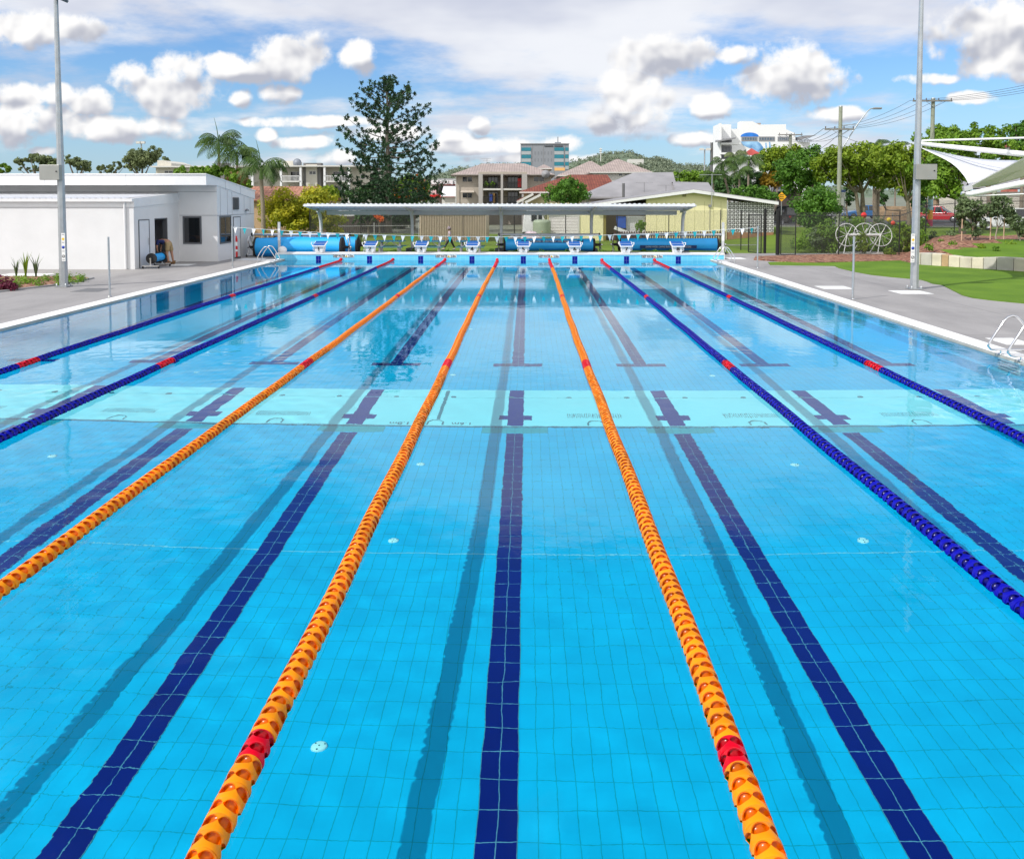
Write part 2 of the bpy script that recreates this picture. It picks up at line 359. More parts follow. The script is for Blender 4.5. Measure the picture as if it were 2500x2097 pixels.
# expansion joint across the floor
b = MB(); b.add([(XL, 8.33, fz(8.33)+.004), (XR, 8.33, fz(8.33)+.004), (XR, 8.345, fz(8.35)+.004), (XL, 8.345, fz(8.35)+.004)], [(0, 1, 2, 3)])
o = b.build('floor_joint', mat('pale_sealant', (.16, .66, .82), .6, var=0, spec=.05)); tag(o, kind='structure'); recv.append(o)
LANES = [-.18+2.5*(n-5) for n in range(1, 9)]; ROPES = [-.18+2.5*(n-4.5) for n in range(1, 8)]
def strip(b, x0, x1, y0, y1, lift=.005):
    cuts = [y0]+[q for q, _ in floorz if y0 < q < y1]+[y1]
    for a, c in zip(cuts, cuts[1:]): b.add([(x0, a, fz(a)+lift), (x1, a, fz(a)+lift), (x1, c, fz(c)+lift), (x0, c, fz(c)+lift)], [(0, 1, 2, 3)])
for x in LANES:
    b = MB(); strip(b, x-.125, x+.125, -8, 12.1)
    o = b.build('lane_line', navy_tile); tag(o, kind='structure'); recv.append(o)
    b = MB(); strip(b, x-.125, x+.125, 16.6, 37.0); strip(b, x-.5, x+.5, 16.35, 16.6); strip(b, x-.5, x+.5, 37.0, 37.25)
    o = b.build('lane_line', navy_tile); tag(o, kind='structure'); recv.append(o)
    b = MB(); strip(b, x-.5, x+.5, 12.12, 12.37); o = b.build('lane_line', tile_t); tag(o, kind='structure'); recv.append(o)
# end wall
b = MB(); b.box(-12.28, 9.54, YE, 40.25, -.45, .27); b.box(XL-.3, XR+.3, YE, 40.25, -2.2, -.45)
o = b.build('pool_end_wall', end_tile); tag(o, kind='structure'); recv.append(o)
b = MB(); b.box(-12.30, 9.56, YE-.02, 40.3, .27, .335)
tag(b.build('pool_coping', mat('white_coping', (.72, .72, .71), .6, var=.05)), kind='structure')
b = MB(); b.box(-12.3, -12.275, YE-.01, 40.2, .0, .27); b.box(9.53, 9.56, YE-.01, 40.2, 0, .27)
for x in LANES: b.box(x-.125, x+.125, YE-.003, YE+.1, -1.6, .20, 1)
o = b.build('end_wall_targets', [white, end_navy]); tag(o, kind='structure'); recv.append(o)
# pale edge strips
edge = mat('edge_tile_white', (.80, .79, .77), .55, var=.05, scale=2); lip = mat('edge_lip_beige', (.46, .42, .36), .6, var=.12, scale=3)
b = MB()
for x, s in ((XL, -1), (XR, 1)):
    b.add([(x, YN, .056), (x+.44*s, YN, .062), (x+.44*s, YE, .062), (x, YE, .056)], [(0, 1, 2, 3)], 0)
    b.add([(x-.001*s, YN, -.1), (x-.001*s, YE, -.1), (x-.001*s, YE, .056), (x-.001*s, YN, .056)], [(0, 1, 2, 3)], 1)
tag(b.build('pool_edge', [edge, lip]), kind='structure')
# water
def watermat():
    m = bpy.data.materials.new('pool_water'); m.use_nodes = True; nt = m.node_tree; N = nt.nodes; L = nt.links; N.clear()
    o = N.new('ShaderNodeOutputMaterial'); g = N.new('ShaderNodeBsdfGlass'); g.inputs['IOR'].default_value = 1.333; g.inputs['Roughness'].default_value = 0
    g.inputs['Color'].default_value = (.92, 1, 1, 1)
    tc = N.new('ShaderNodeTexCoord')
    def nz(sc, det, st):
        mp = N.new('ShaderNodeMapping'); mp.inputs['Scale'].default_value = st; L.new(tc.outputs['Object'], mp.inputs[0])
        n = N.new('ShaderNodeTexNoise'); n.inputs['Scale'].default_value = sc; n.inputs['Detail'].default_value = det; L.new(mp.outputs[0], n.inputs[0]); return n.outputs[0]
    a = nz(5.5, 3, (1, .8, 1)); c = nz(26, 2, (1, .8, 1)); d = nz(.22, 3, (1, .5, 1))
    # ripples stronger in some patches than in others
    pr = N.new('ShaderNodeMapRange'); pr.interpolation_type = 'SMOOTHSTEP'; pr.inputs[1].default_value = .42; pr.inputs[2].default_value = .66; pr.inputs[3].default_value = .25; pr.inputs[4].default_value = 1.0; L.new(d, pr.inputs[0])
    m1 = N.new('ShaderNodeMath'); m1.operation = 'MULTIPLY_ADD'; L.new(c, m1.inputs[0]); m1.inputs[1].default_value = .10; L.new(a, m1.inputs[2])
    m2 = N.new('ShaderNodeMath'); m2.operation = 'MULTIPLY'; L.new(m1.outputs[0], m2.inputs[0]); L.new(pr.outputs[0], m2.inputs[1])
    bu = N.new('ShaderNodeBump'); bu.inputs['Strength'].default_value = 1.0; bu.inputs['Distance'].default_value = .0030; L.new(m2.outputs[0], bu.inputs['Height']); L.new(bu.outputs[0], g.inputs['Normal'])
    L.new(g.outputs[0], o.inputs[0]); return m
def waves():
    rr = R(99); comp = []
    for _ in range(22):
        lam = rr.choice([.24, .28, .33, .4, .5, .7, 1.0])*rr.uniform(.9, 1.1); a = rr.uniform(-1.2, 1.2)+math.pi/2; k = 6.283/lam
        comp.append((k*math.cos(a), k*math.sin(a), rr.random()*6.28, .00042*(lam/.5)**1.1))
    def h(x, y):
        g = .55+.45*math.sin(x*.31+1.3*math.sin(y*.17))*math.cos(y*.23+.9*math.sin(x*.27+1))
        return (1-.7*sm((y-9)/10))*g*sum(A_*math.sin(kx*x+ky*y+p) for kx, ky, p, A_ in comp)
    b = MB(); ys = []; y = YN
    while y < 1.0: ys.append(y); y += .9
    while y < 16: ys.append(y); y += .065
    while y < YE: ys.append(y); y += .22
    ys.append(YE); n = 300; xs = [XL+(XR-XL)*i/n for i in range(n+1)]
    vs = [(x, y, h(x, y)) for y in ys for x in xs]; n += 1
    b.add(vs, [(j*n+i, j*n+i+1, (j+1)*n+i+1, (j+1)*n+i) for j in range(len(ys)-1) for i in range(n-1)], 0, True); return b
b = waves()
water = b.build('water', watermat(), fix=False); tag(water, kind='structure')
# right-hand turf, mulch bed, sandstone wall and mound; road
def poly(name, pts, z, m, kind='structure', px=True, zt=None):
    b = MB(); q = [G(p[0], p[1], z) if px else Vector((p[0], p[1], z)) for p in pts]
    b.prism([(p.x, p.y) for p in q], z-.06, z, bottom=False); o = b.build(name, m)
    return tag(o, kind=kind)
Z8 = lambda x, y: (2000+x*.25, 560+y*.25)
edgepts = [Z8(*p) for p in [(0, 352), (150, 355), (190, 375), (340, 410), (500, 440), (700, 462), (880, 478), (1000, 490), (1060, 508), (1100, 525), (1200, 540), (1270, 575), (1400, 640), (1500, 665), (1700, 690), (2001, 718), (2600, 760), (3400, 800)]]
poly('turf', edgepts+[Z8(3400, 330), Z8(2001, 300), Z8(900, 280), Z8(0, 316), Z8(-500, 320), Z8(-480, 345), Z8(-200, 350)], .075, turfm)
poly('garden_bed', [Z8(-640, 292), Z8(-200, 322), Z8(0, 322), Z8(870, 300), Z8(1000, 280), Z8(1000, 220), Z8(0, 245), Z8(-620, 262)], .095, mulch)
def mound():
    # mulch bank behind the sandstone wall, rising to the back fence
    b = MB(); xs = [AX(2232, 36)+i*1.2 for i in range(20)]; ys = [35.0+j*1.1 for j in range(14)]
    f0 = G(2240, 647, .06); f1 = G(2500, 664, .06)
    def wl(x): return f0.y+(f1.y-f0.y)*(x-f0.x)/(f1.x-f0.x)
    vs = []
    for j in range(12):
        for i in range(24):
            xb = f0.x+.0+i*.9; yt = wl(xb)+.25; yt = yt+(47-yt)*j/11; x = xb+(AX(2236, yt)-f0.x)*max(0, 1-i/14)*j/11; y0 = wl(x)+.25; y = y0+(47-y0)*j/11
            z = .48+.42*sm(j/9)+.05*math.sin(x*1.7+y)
            if i == 0: z = .05
            if i == 1: z = .05+(z-.05)*.45
            if i == 2: z = .05+(z-.05)*.85
            vs.append((x, y, z))
    fs = [(j*24+i, j*24+i+1, (j+1)*24+i+1, (j+1)*24+i) for j in range(11) for i in range(23)]
    b.add(vs, fs, 0, True)
    for j in range(11):
        for i in range(23):
            c = Vector(vs[j*24+i]); k = 486+(EYE-c.z)*F/c.y
            if c.x > 18.6+max(0, (c.y-37.5))*1.6 and c.y < 40.5: b.mi[j*23+i] = 1
    o = b.build('garden_mound', [mulch, turfm]); tag(o, kind='structure')
mound()
def sandstone():
    m = [mat('sandstone_'+n, c, .8, var=.15, scale=2.5, bump=.3) for n, c in (('pale', (.52, .47, .38)), ('cream', (.60, .54, .42)), ('brown', (.42, .28, .15)), ('grey', (.42, .40, .35)))]
    root = thing('retaining_wall', 'low wall of big pale sandstone blocks behind the turf', 'wall', (17.3, 35.3, .05))
    f0 = G(2226, 646, .06); f1 = G(2505, 664.5, .06); d = (f1-f0).normalized(); nrm = Vector((-d.y, d.x, 0)); Lw = (f1-f0).length
    t = 0; k = 0; cuts = [0, .42, .95, 1.4, 1.72, 2.22, 2.75, 3.25, 3.8, 4.5, 5.3]; seq = [0, 3, 1, 2, 1, 0, 1, 3, 3, 0]; sc = Lw/5.0
    for a, c, q in zip(cuts, cuts[1:], seq):
        a *= sc; c *= sc; p = f0+d*a; e = f0+d*(c-.012); h0 = .50+.05*math.sin(a*2); h1 = .50+.05*math.sin(c*2)
        w = nrm*.5; b = MB()
        vs = [p, e, e+w, p+w]; vs = [Vector((v.x, v.y, -.02)) for v in vs]+[Vector((v.x, v.y, .06+(h0 if i in (0, 3) else h1))) for i, v in enumerate(vs)]
        b.add(vs, [(0, 3, 2, 1), (4, 5, 6, 7), (0, 1, 5, 4), (1, 2, 6, 5), (2, 3, 7, 6), (3, 0, 4, 7)])
        bevel(b.build('stone_block', m[q], root), .03)
sandstone()
b = MB(); rd = [(14, 66), (200, 50), (260, 90), (14, 100)]
b.prism([(x, y) for x, y in [(17, 76), (120, 60), (120, 93), (17, 98)]], .55, lambda x, y: .63); tag(b.build('road', asphalt), kind='structure')
# left garden bed
Z1 = lambda x, y: (x*.3048, 360+y*.3048)
lb = [Z1(*p) for p in [(-900, 1260), (-400, 1200), (0, 1152), (200, 1128), (450, 1100), (600, 1075), (745, 1046), (640, 1036), (480, 1032), (0, 1030), (-900, 1040)]]
poly('garden_bed', lb, .085, mulch)
b = MB()
q = [G(px, py, .07) for px, py in [Z1(-900, 1262), Z1(0, 1154), Z1(200, 1130), Z1(450, 1102), Z1(600, 1077), Z1(750, 1046)]]
for a, c in zip(q, q[1:]): b.bar(a+Vector((0, -.06, 0)), c+Vector((0, -.06, 0)), .12, .06)
tag(b.build('garden_kerb', concrete), kind='structure')
# pale access plates let into the deck
plates = [((2000, 2072, 699, 706), 'white plate let into the right deck beyond the second slim pole'), ((2184, 2262, 710, 718), 'white plate let into the deck in front of the right light mast'), ((2432, 2500, 826, 842), 'white plate let into the deck beside the near pool ladder'),
          ((1775, 1815, 629, 633), 'white plate let into the deck beside the far right ladder'), ((8, 120, 668, 674), 'white plate let into the paving between the garden bed and the building'),
          ((414, 470, 645, 649), 'white plate let into the deck by the bending man'), ((585, 640, 631, 636), 'white plate let into the deck by the red and white bollard')]
pm = mat('white_plate', (.72, .72, .70), .6, var=.04)
for (x0, x1, y0, y1), lab in plates:
    a = G(x0, (y0+y1)/2, .05); c = G(x1, (y0+y1)/2, .05); n = G((x0+x1)/2, y1, .05).y; f_ = G((x0+x1)/2, y0, .05).y
    b = MB(); b.box(a.x, c.x, n, f_, .03, .056); tag(b.build('access_cover', pm), lab, 'cover plate', 'access plates in the deck')
b = MB(); a = G(195, 708, .05); c = G(262, 708, .05); b.box(a.x, c.x, G(200, 713, .05).y, G(200, 704, .05).y, .03, .055)
tag(b.build('drain_grate', mat('dark_grate', (.14, .14, .14), .7, var=.2, scale=30)), 'dark square drain grate in the left deck by the slim pole', 'grate')
# ------------------------------------------------------------------ lane ropes
def plastic(name, c, tr=.25):
    m = bpy.data.materials.new(name); m.use_nodes = True; nt = m.node_tree; N = nt.nodes; L = nt.links; p = N['Principled BSDF']; o = N['Material Output']
    g = N.new('ShaderNodeNewGeometry'); oi = N.new('ShaderNodeObjectInfo')
    hs = N.new('ShaderNodeHueSaturation'); hs.inputs['Color'].default_value = (*c, 1)
    r = N.new('ShaderNodeMapRange'); r.inputs[3].default_value = .82; r.inputs[4].default_value = 1.1; L.new(oi.outputs['Random'], r.inputs[0]); L.new(r.outputs[0], hs.inputs['Value'])
    L.new(hs.outputs[0], p.inputs['Base Color']); p.inputs['Roughness'].default_value = .22; p.inputs['Specular IOR Level'].default_value = .4
    t = N.new('ShaderNodeBsdfTranslucent'); L.new(hs.outputs[0], t.inputs[0]); s = N.new('ShaderNodeMixShader'); s.inputs[0].default_value = tr
    L.new(p.outputs[0], s.inputs[1]); L.new(t.outputs[0], s.inputs[2]); L.new(s.outputs[0], o.inputs[0]); MATS[name] = m; return m
P_OR = plastic('orange_plastic', (1.0, .36, .0), .3); P_BL = plastic('blue_plastic', (.006, .006, .45), .3); P_RD = plastic('red_float_plastic', (.85, .0, .015)); P_OI = plastic('orange_inner_shade', (.95, .20, .0), .5); P_BI = plastic('blue_inner_shade', (.004, .004, .26), .4); P_RI = plastic('red_inner_shade', (.6, .0, .01), .4)  # inner copies are darker: shade inside the floats put into their colour
def float_geo(b, c=(0, 0, 0), rot=0., cols=8, m=0, full=True, Rr=.076, Ln=.0985, mi=0):
    "one ring float; its axis lies along Y. Five eye-shaped windows round a conical web and a hub"
    W5 = 5; n = W5*cols; cx, cy, cz = c
    def P(r, t, s): return (cx+r*math.cos(t+rot), cy+(s-.5)*Ln, cz+max(r*math.sin(t+rot), -.010))
    lo = []; hi = []
    for k in range(n+1):
        f = (k % cols)/cols; e = max(0., 1-((f-.5)/.46)**2)**.5
        lo.append(.60-.29*e); hi.append(.60+.33*e)
    for rr, fl in ((Rr, 0), (Rr-.005, 1)) if full else ((Rr, 0),):
        vs = []; fs = []
        for k in range(n+1):
            t = 2*math.pi*k/n; vs += [P(rr*.965, t, 0), P(rr, t, .07), P(rr, t, lo[k]), P(rr, t, hi[k]), P(rr*.985, t, 1)]
        for k in range(n):
            a = k*5; c_ = a+5; fs += [(a, c_, c_+1, a+1), (a+1, c_+1, c_+2, a+2), (a+3, c_+3, c_+4, a+4)]
        b.add(vs, fs, m, True)
    q = n if full else 10
    vs = []
    for k in range(q):
        t = 2*math.pi*k/q; vs += [P(Rr*.96, t, .20), P(Rr*.70, t, .40), P(Rr*.70, t, .97), P(Rr*.95, t, 1.0)]
    fs = [(k*4+j, ((k+1) % q)*4+j, ((k+1) % q)*4+j+1, k*4+j+1) for k in range(q) for j in range(3)]
    b.add(vs, fs, mi, True)
    if full:
        for k in range(W5):
            t = 2*math.pi*k/W5; dt = .028
            for sg in (-1, 1): b.add([P(Rr*.97, t+dt*sg, .25), P(Rr*.97, t+dt*sg, .98), P(.05, t+dt*sg, .98), P(.05, t+dt*sg, .3)], [(0, 1, 2, 3)], mi)
fm = []
for k in range(7):
    rr = R(k); row = []
    for nm, m_ in (('o', [P_OR, P_OI]), ('b', [P_BL, P_BI]), ('r', [P_RD, P_RI])):
        b = MB(); float_geo(b, rot=.31+.18*k, mi=1); o = b.build('lane_float', m_, fix=False); row.append(o.data); bpy.data.objects.remove(o)
    fm.append(row)
PITCHF = .1
rope_info = [('b', 'leftmost blue lane rope, nearest the left pool edge'), ('b', 'second blue lane rope from the left, beside the leftmost orange one'), ('o', 'leftmost of the three orange lane ropes, leaving the frame at left'),
             ('o', 'middle of the three orange lane ropes, running to the bottom left'), ('o', 'rightmost of the three orange lane ropes, running to the bottom right'),
             ('b', 'blue lane rope just right of the orange ropes'), ('b', 'rightmost blue lane rope, nearest the right pool edge')]
def rope(i, x):
    kind, lab = rope_info[i]; rr = R(i+5); kk = 'obr'.index(kind)
    root = thing('lane_rope', lab, 'lane rope', (x, YE-.6, 0), 'lane ropes across the pool')
    # first place down the rope that the picture shows
    y0 = 3.4
    while True:
        q = (Matrix.Identity(3) @ CR).transposed() @ Vector((x, y0-CY, -EYE)); px = 1250+F*q.x/-q.z; py = 586-F*q.y/-q.z
        if -30 < px < 2530 and py < 2140: break
        y0 += .1
    n0 = int(round((y0-.2)/PITCHF)); n1 = int((YE-.75)/PITCHF); far = MB(); mats = [{'o': P_OR, 'b': P_BL}[kind], P_RD, {'o': P_OI, 'b': P_BI}[kind]]
    def isred(y):
        return y > YE-5.0 or abs(y-(YE-15)) < .16 or abs(y-(YE-25)) < .32 or abs(y-(YE-35)) < .11
    def zz(y): return .017+.003*math.sin(y*1.3+i)
    def xx(y): return .02*math.sin(y*.23+i*1.7)+.006*math.sin(y*1.9+i)
    for j, n in enumerate(range(n0, n1)):
        y = n*PITCHF; red_ = isred(y)
        if j < 100:
            o = bpy.data.objects.new('lane_float', fm[rr.choice([0, 0, 0, 1, 2, 3, 4, 5, 6])][2 if red_ else kk]); COL.objects.link(o); o.parent = root
            o.location = (xx(y), y-root.location.y, zz(y)); o.rotation_euler = (0, 0, rr.uniform(-.06, .06))
            if red_: tag(o, 'red float')
        else:
            if y < 22: float_geo(far, (x+xx(y), y, zz(y)), rr.uniform(0, .3), 5, 1 if red_ else 0, False, mi=1 if red_ else 2)
            else: float_geo(far, (x+xx(y), y, zz(y)), rr.uniform(0, .3), 3, 1 if red_ else 0, False, mi=1 if red_ else 2)
    for n in range(n0-25, n0): float_geo(far, (x+xx(n*.1), n*PITCHF, zz(n*.1)), 0, 3, 0, False)
    o = far.build('lane_float', mats, root, fix=False); tag(o, kind='stuff')
    b = MB(); b.tube([(x+xx(y_), y_, 0.02) for y_ in [n0*.1-2.6+k*(YE-n0*.1+2.6)/60 for k in range(61)]], .012, 6); b.build('cable', steel, root)
    b = MB(); b.lathe([(.0, -.02), (.07, 0), (.076, .04), (.076, .12), (.03, .2), (.012, .5)], (x, YE-.72, .079), 12, axis='y'); b.build('end_cap', P_RD, root)
for i, x in enumerate(ROPES): rope(i, x)

# ------------------------------------------------------------------ the drop-down bulkhead on the floor
def bulkhead():
    root = thing('bulkhead', 'pale cyan bulkhead strip lying under water across the whole pool', 'bulkhead', (0, 13.4, -1.84))
    def z(y, l=0): return -1.80-.012*(y-12.4)+l
    b = MB(); b.prism([(XL+.02, 12.42), (XR-.02, 12.42), (XR-.02, 13.955), (XL+.02, 13.955)], lambda x, y: z(y)-.12, lambda x, y: z(y)); b.prism([(XL+.02, 13.97), (XR-.02, 13.97), (XR-.02, 14.46), (XL+.02, 14.46)], lambda x, y: z(y)-.12, lambda x, y: z(y)-.002)
    recv.append(b.build('deck_panel', panel_cyan, root))
    b = MB(); b.box(XL+.02, XR-.02, 12.385, 12.415, -1.92, -1.83); recv.append(b.build('front_gap_shadow', mat('gap_shadow_dark', (.0, .10, .16), .8, var=0), root))  # dark strip painting the shadow line of the gap at the front edge
    def flat(b, x0, x1, y0, y1, l=.004): b.add([(x0, y0, z(y0, l)), (x1, y0, z(y0, l)), (x1, y1, z(y1, l)), (x0, y1, z(y1, l))], [(0, 1, 2, 3)])
    nv = mat('navy_marking', (.0, .018, .22), .6, var=.05, spec=.06)
    for x in LANES:
        b = MB(); flat(b, x-.125, x+.125, 12.43, 13.95); flat(b, x-.125, x+.125, 13.98, 14.45); flat(b, x-.26, x-.126, 12.72, 12.95); flat(b, x+.126, x+.26, 12.72, 12.95); recv.append(b.build('lane_marking', nv, root))
    dk = mat('teal_slot', (.01, .20, .26), .6, var=0)
    for i, x in enumerate(ROPES):
        if i != 3:
            b = MB()
            for k in range(26): xx = x-.42+k*.0335; flat(b, xx, xx+.010, 12.84, 13.06)
            recv.append(b.build('slot_grille', dk, root))
        b = MB(); b.tube([(x-.12, 12.45, z(12.45, .008)), (x-.115, 12.6, z(12.6, .008)), (x-.06, 12.67, z(12.7, .008)), (x+.06, 12.67, z(12.7, .008)), (x+.115, 12.6, z(12.6, .008)), (x+.12, 12.45, z(12.45, .008))], .012, 6); recv.append(b.build('lifting_handle', dk, root))
    b = MB(); flat(b, ROPES[3]+.0, ROPES[3]+.055, 12.72, 14.4); recv.append(b.build('cable_channel', dk, root))
    k = 0
    x = XL+.55
    while x < XR:
        b = MB(); b.lathe([(0, .006), (.05, .006), (.05, -.01)], (x, 13.99, z(13.99)), 10); recv.append(b.build('vent_hole', dk, root)); x += 1.0
    tm = Matrix.Rotation(math.pi, 4, 'Z')
    for xx, wd in ((ROPES[3]+.42, '1.6m'), (ROPES[3]-.55, '1.8m')):
        recv.append(text(wd, .17, mat('dark_lettering', (.01, .10, .16), .6, var=0), 'depth_lettering', root, Matrix.Translation((xx, 12.52, z(12.52, .006))) @ tm))
bulkhead()
# floor inlets
im = mat('inlet_white', (.42, .93, .95), .5, var=0); ih = mat('inlet_hole', (.01, .16, .22), .5, var=0)
first = None
rows = [(5.5, 'nearest row'), (8.6, 'second row'), (10.8, 'third row'), (15.6, 'row beyond the bulkhead'), (20.5, 'row at mid pool')]
cols_ = [(ROPES[1], 'by the second blue rope from the left'), (ROPES[3], 'by the middle orange rope'), (ROPES[5], 'by the second blue rope from the right')]
for y, rl in rows:
    for x, cl in cols_:
        lab = 'round floor inlet %s, %s' % (cl, rl)
        root = thing('floor_inlet', lab, 'pool inlet', (x, y, fz(y)), 'round inlets in the pool floor')
        b = MB(); b.lathe([(0, .022), (.045, .020), (.056, .012), (.058, 0)], (x, y, fz(y)), 20); o = b.build('cover_disc', im, root); recv.append(o)
        b = MB(); b.lathe([(0, .026), (.006, .026), (.006, .01)], (x, y, fz(y)), 8)
        for t in (.4, 2.5, 4.6): b.lathe([(0, .026), (.006, .026), (.006, .01)], (x+.04*math.cos(t), y+.04*math.sin(t), fz(y)), 8)
        recv.append(b.build('screw_hole', ih, root))

# ------------------------------------------------------------------ starting blocks
blk_blue = mat('block_blue_pad', (.010, .09, .34), .5, var=.05); ink = mat('black_lettering', (.012, .012, .014), .5, var=0)
def start_block(n, x):
    y0 = YE+.06; zb = .335
    root = thing('starting_block', 'white starting block with blue steps and the number %d on its front' % n, 'starting block', (x, y0+.25, zb), 'starting blocks on the far wall')
    b = MB()
    vs = [(x-.17, y0+.02, zb), (x+.17, y0+.02, zb), (x+.19, y0+.46, zb), (x-.19, y0+.46, zb), (x-.25, y0, zb+.36), (x+.25, y0, zb+.36), (x+.25, y0+.5, zb+.42), (x-.25, y0+.5, zb+.42)]
    b.add(vs, [(0, 3, 2, 1), (4, 5, 6, 7), (0, 1, 5, 4), (1, 2, 6, 5), (2, 3, 7, 6), (3, 0, 4, 7)]); bevel(b.build('pedestal', white, root), .015)
    def slab(ya, yb, za, zc, w, th, name, m, lift=0):
        b = MB(); n_ = Vector((0, -(zc-za), (yb-ya))).normalized()*lift
        b.add([(x-w, ya+n_.y, za-th+n_.z), (x+w, ya+n_.y, za-th+n_.z), (x+w, yb+n_.y, zc-th+n_.z), (x-w, yb+n_.y, zc-th+n_.z), (x-w, ya+n_.y, za+n_.z), (x+w, ya+n_.y, za+n_.z), (x+w, yb+n_.y, zc+n_.z), (x-w, yb+n_.y, zc+n_.z)], [(0, 3, 2, 1), (4, 5, 6, 7), (0, 1, 5, 4), (1, 2, 6, 5), (2, 3, 7, 6), (3, 0, 4, 7)])
        return bevel(b.build(name, m, root), .008)
    slab(y0-.06, y0+.62, zb+.36, zb+.56, .31, .05, 'platform', white)
    slab(y0-.03, y0+.24, zb+.372, zb+.449, .275, .02, 'tread_pad', blk_blue, .012)
    slab(y0+.29, y0+.59, zb+.468, zb+.553, .275, .02, 'tread_pad', blk_blue, .012)
    for s in (-1, 1):
        b = MB(); b.tube([(x+.30*s, y0+.05, zb+.36), (x+.36*s, y0+.0, zb+.44), (x+.38*s, y0+.1, zb+.52), (x+.31*s, y0+.28, zb+.50)], .018, 6); b.build('hand_grip', white, root)
        b = MB(); b.tube([(x+.25*s, y0-.02, zb+.33), (x+.27*s, y0-.03, zb+.16), (x+.22*s, y0-.04, zb+.13), (x, y0-.045, zb+.13)], .012, 6); b.build('backstroke_bar', white, root)
    text(str(n), .32, ink, 'number', root, TM(x, y0-.012, zb+.20) @ Matrix.Rotation(-.02, 4, 'X'), extrude=.004, bold=.008)
for n, x in enumerate(LANES, 1): start_block(n, x)
signw = mat('sign_white', (.78, .78, .76), .5, var=.02); signy = mat('sign_yellow', (.80, .50, .01), .5, var=0)
for i in (0, 2, 4, 6):
    x = ROPES[i]
    lab = {0: 'leftmost depth sign on the far wall, between blocks 1 and 2', 2: 'depth sign on the far wall between blocks 3 and 4', 4: 'depth sign on the far wall between blocks 5 and 6', 6: 'rightmost depth sign on the far wall, between blocks 7 and 8'}[i]
    root = thing('depth_sign', lab, 'sign', (x, YE-.01, .19), 'depth signs on the far wall')
    b = MB(); b.box(x-.5, x+.5, YE-.012, YE+.02, .125, .262); b.build('sign_plate', signw, root)
    text('DEEP WATER', .165, ink, 'lettering', root, TM(x-.23, YE-.016, .193), sx=.60, bold=.004); text('2.0m', .165, ink, 'lettering', root, TM(x+.34, YE-.016, .193), sx=.78, bold=.004)
    b = MB(); b.ext([(x+.06, .14), (x+.18, .14), (x+.12, .25)], 'y', YE-.018, YE-.012); b.build('warning_triangle', signy, root)
    b = MB(); b.ext([(x+.113, .16), (x+.127, .16), (x+.13, .215), (x+.11, .215)], 'y', YE-.022, YE-.018); b.build('warning_mark', ink, root)

# ------------------------------------------------------------------ ladders
def ladder(x, y, s, lab, gap=.62):
    root = thing('pool_ladder', lab, 'pool ladder', (x+.3*s, y, .06), 'grab rail ladders')
    for dy in (-gap/2, gap/2):
        yy = y+dy; P = lambda a, z: (x+a*s, yy, z)
        pts = [P(.62, .06), P(.62, .30), P(.50, .52), P(.36, .70), P(.29, .765), P(.21, .78), P(.13, .75), P(.06, .68), P(-.08, .46), P(-.20, .27), P(-.22, .21), P(-.17, .155), P(-.08, .14), P(.2, .14), P(.6, .14)]
        # rounded path
        b = MB(); b.tube(pts, .021, 10); b.build('hand_rail', chrome, root)
        b = MB(); b.tube([P(.02, .05), P(.02, .14)], .018, 8); b.lathe([(0, .012), (.05, .01), (.055, 0)], P(.02, .06), 12); b.lathe([(0, .012), (.05, .01), (.055, 0)], P(.62, .06), 12); b.build('foot_flange', chrome, root)
    b = MB(); b.box(x-.012*s, x+.05*s, y-.33, y+.33, -1.08, -.0); o = b.build('step_recess', mat('recess_white', (.45, .72, .85), .5, var=0), root); recv.append(o)
    for k in range(4):
        b = MB(); b.box(x-.06*s, x-.01*s, y-.3, y+.3, -.25-.25*k, -.22-.25*k); o = b.build('step', mat('step_blue', (.01, .12, .3), .5, var=0), root); recv.append(o)
ladder(XR, 15.0, 1, 'polished steel ladder rails at the near right pool edge')
ladder(XR, 37.4, 1, 'polished steel ladder rails at the far right pool corner')
ladder(XL, 37.4, -1, 'polished steel ladder rails at the far left pool corner')

# ------------------------------------------------------------------ slim poles and flags
def slim_pole(x, y, h, lab, r=.03):
    root = thing('steel_pole', lab, 'pole', (x, y, .06), 'slim steel poles beside the pool')
    b = MB(); b.tube([(x, y, .05), (x, y, h)], r, 10); b.build('shaft', steel, root)
    b = MB(); b.lathe([(0, .02), (.05, .018), (.055, 0)], (x, y, .06), 12); b.build('base_ring', chrome, root)
    b = MB(); b.tube([(x, y-.02, h-.05), (x+.03, y-.06, h-.05)], .01, 6); b.build('hook', chrome, root)
pl = A(567, 600, 34.26).x; prr = A(1850, 600, 34.26).x
slim_pole(pl, 34.26, 1.84, 'slim steel pole holding the left end of the flag line')
slim_pole(prr, 34.26, 1.84, 'slim steel pole holding the right end of the flag line')
slim_pole(A(268, 725, 23.9).x, 23.9, 1.84, 'bare slim steel pole on the left deck near the garden bed')
slim_pole(A(2082, 730, 23.7).x, 23.7, 1.88, 'bare slim steel pole on the right deck near the light mast', .032)
def post(px, lab, x0):
    root = thing('timing_post', lab, 'post', (x0, 40.1, .1), 'square posts at the far wall corners')
    b = MB(); b.box(x0-.055, x0+.055, 40.28, 40.39, .04, 1.82); b.build('post_tube', mat('pale_grey_metal', (.55, .56, .57), .45, var=.05), root)
    b = MB(); b.box(x0-.06, x0+.06, 40.272, 40.279, .9, 1.5); b.build('scale_plate', signw, root)
post(672, 'square pale post behind the far left corner of the pool', -12.42); post(1766, 'square pale post behind the far right corner of the pool', 9.72)
teal = mat('teal_flag', (.0, .36, .42), .6, var=.08); wflag = mat('white_flag', (.78, .79, .80), .6, var=.04)
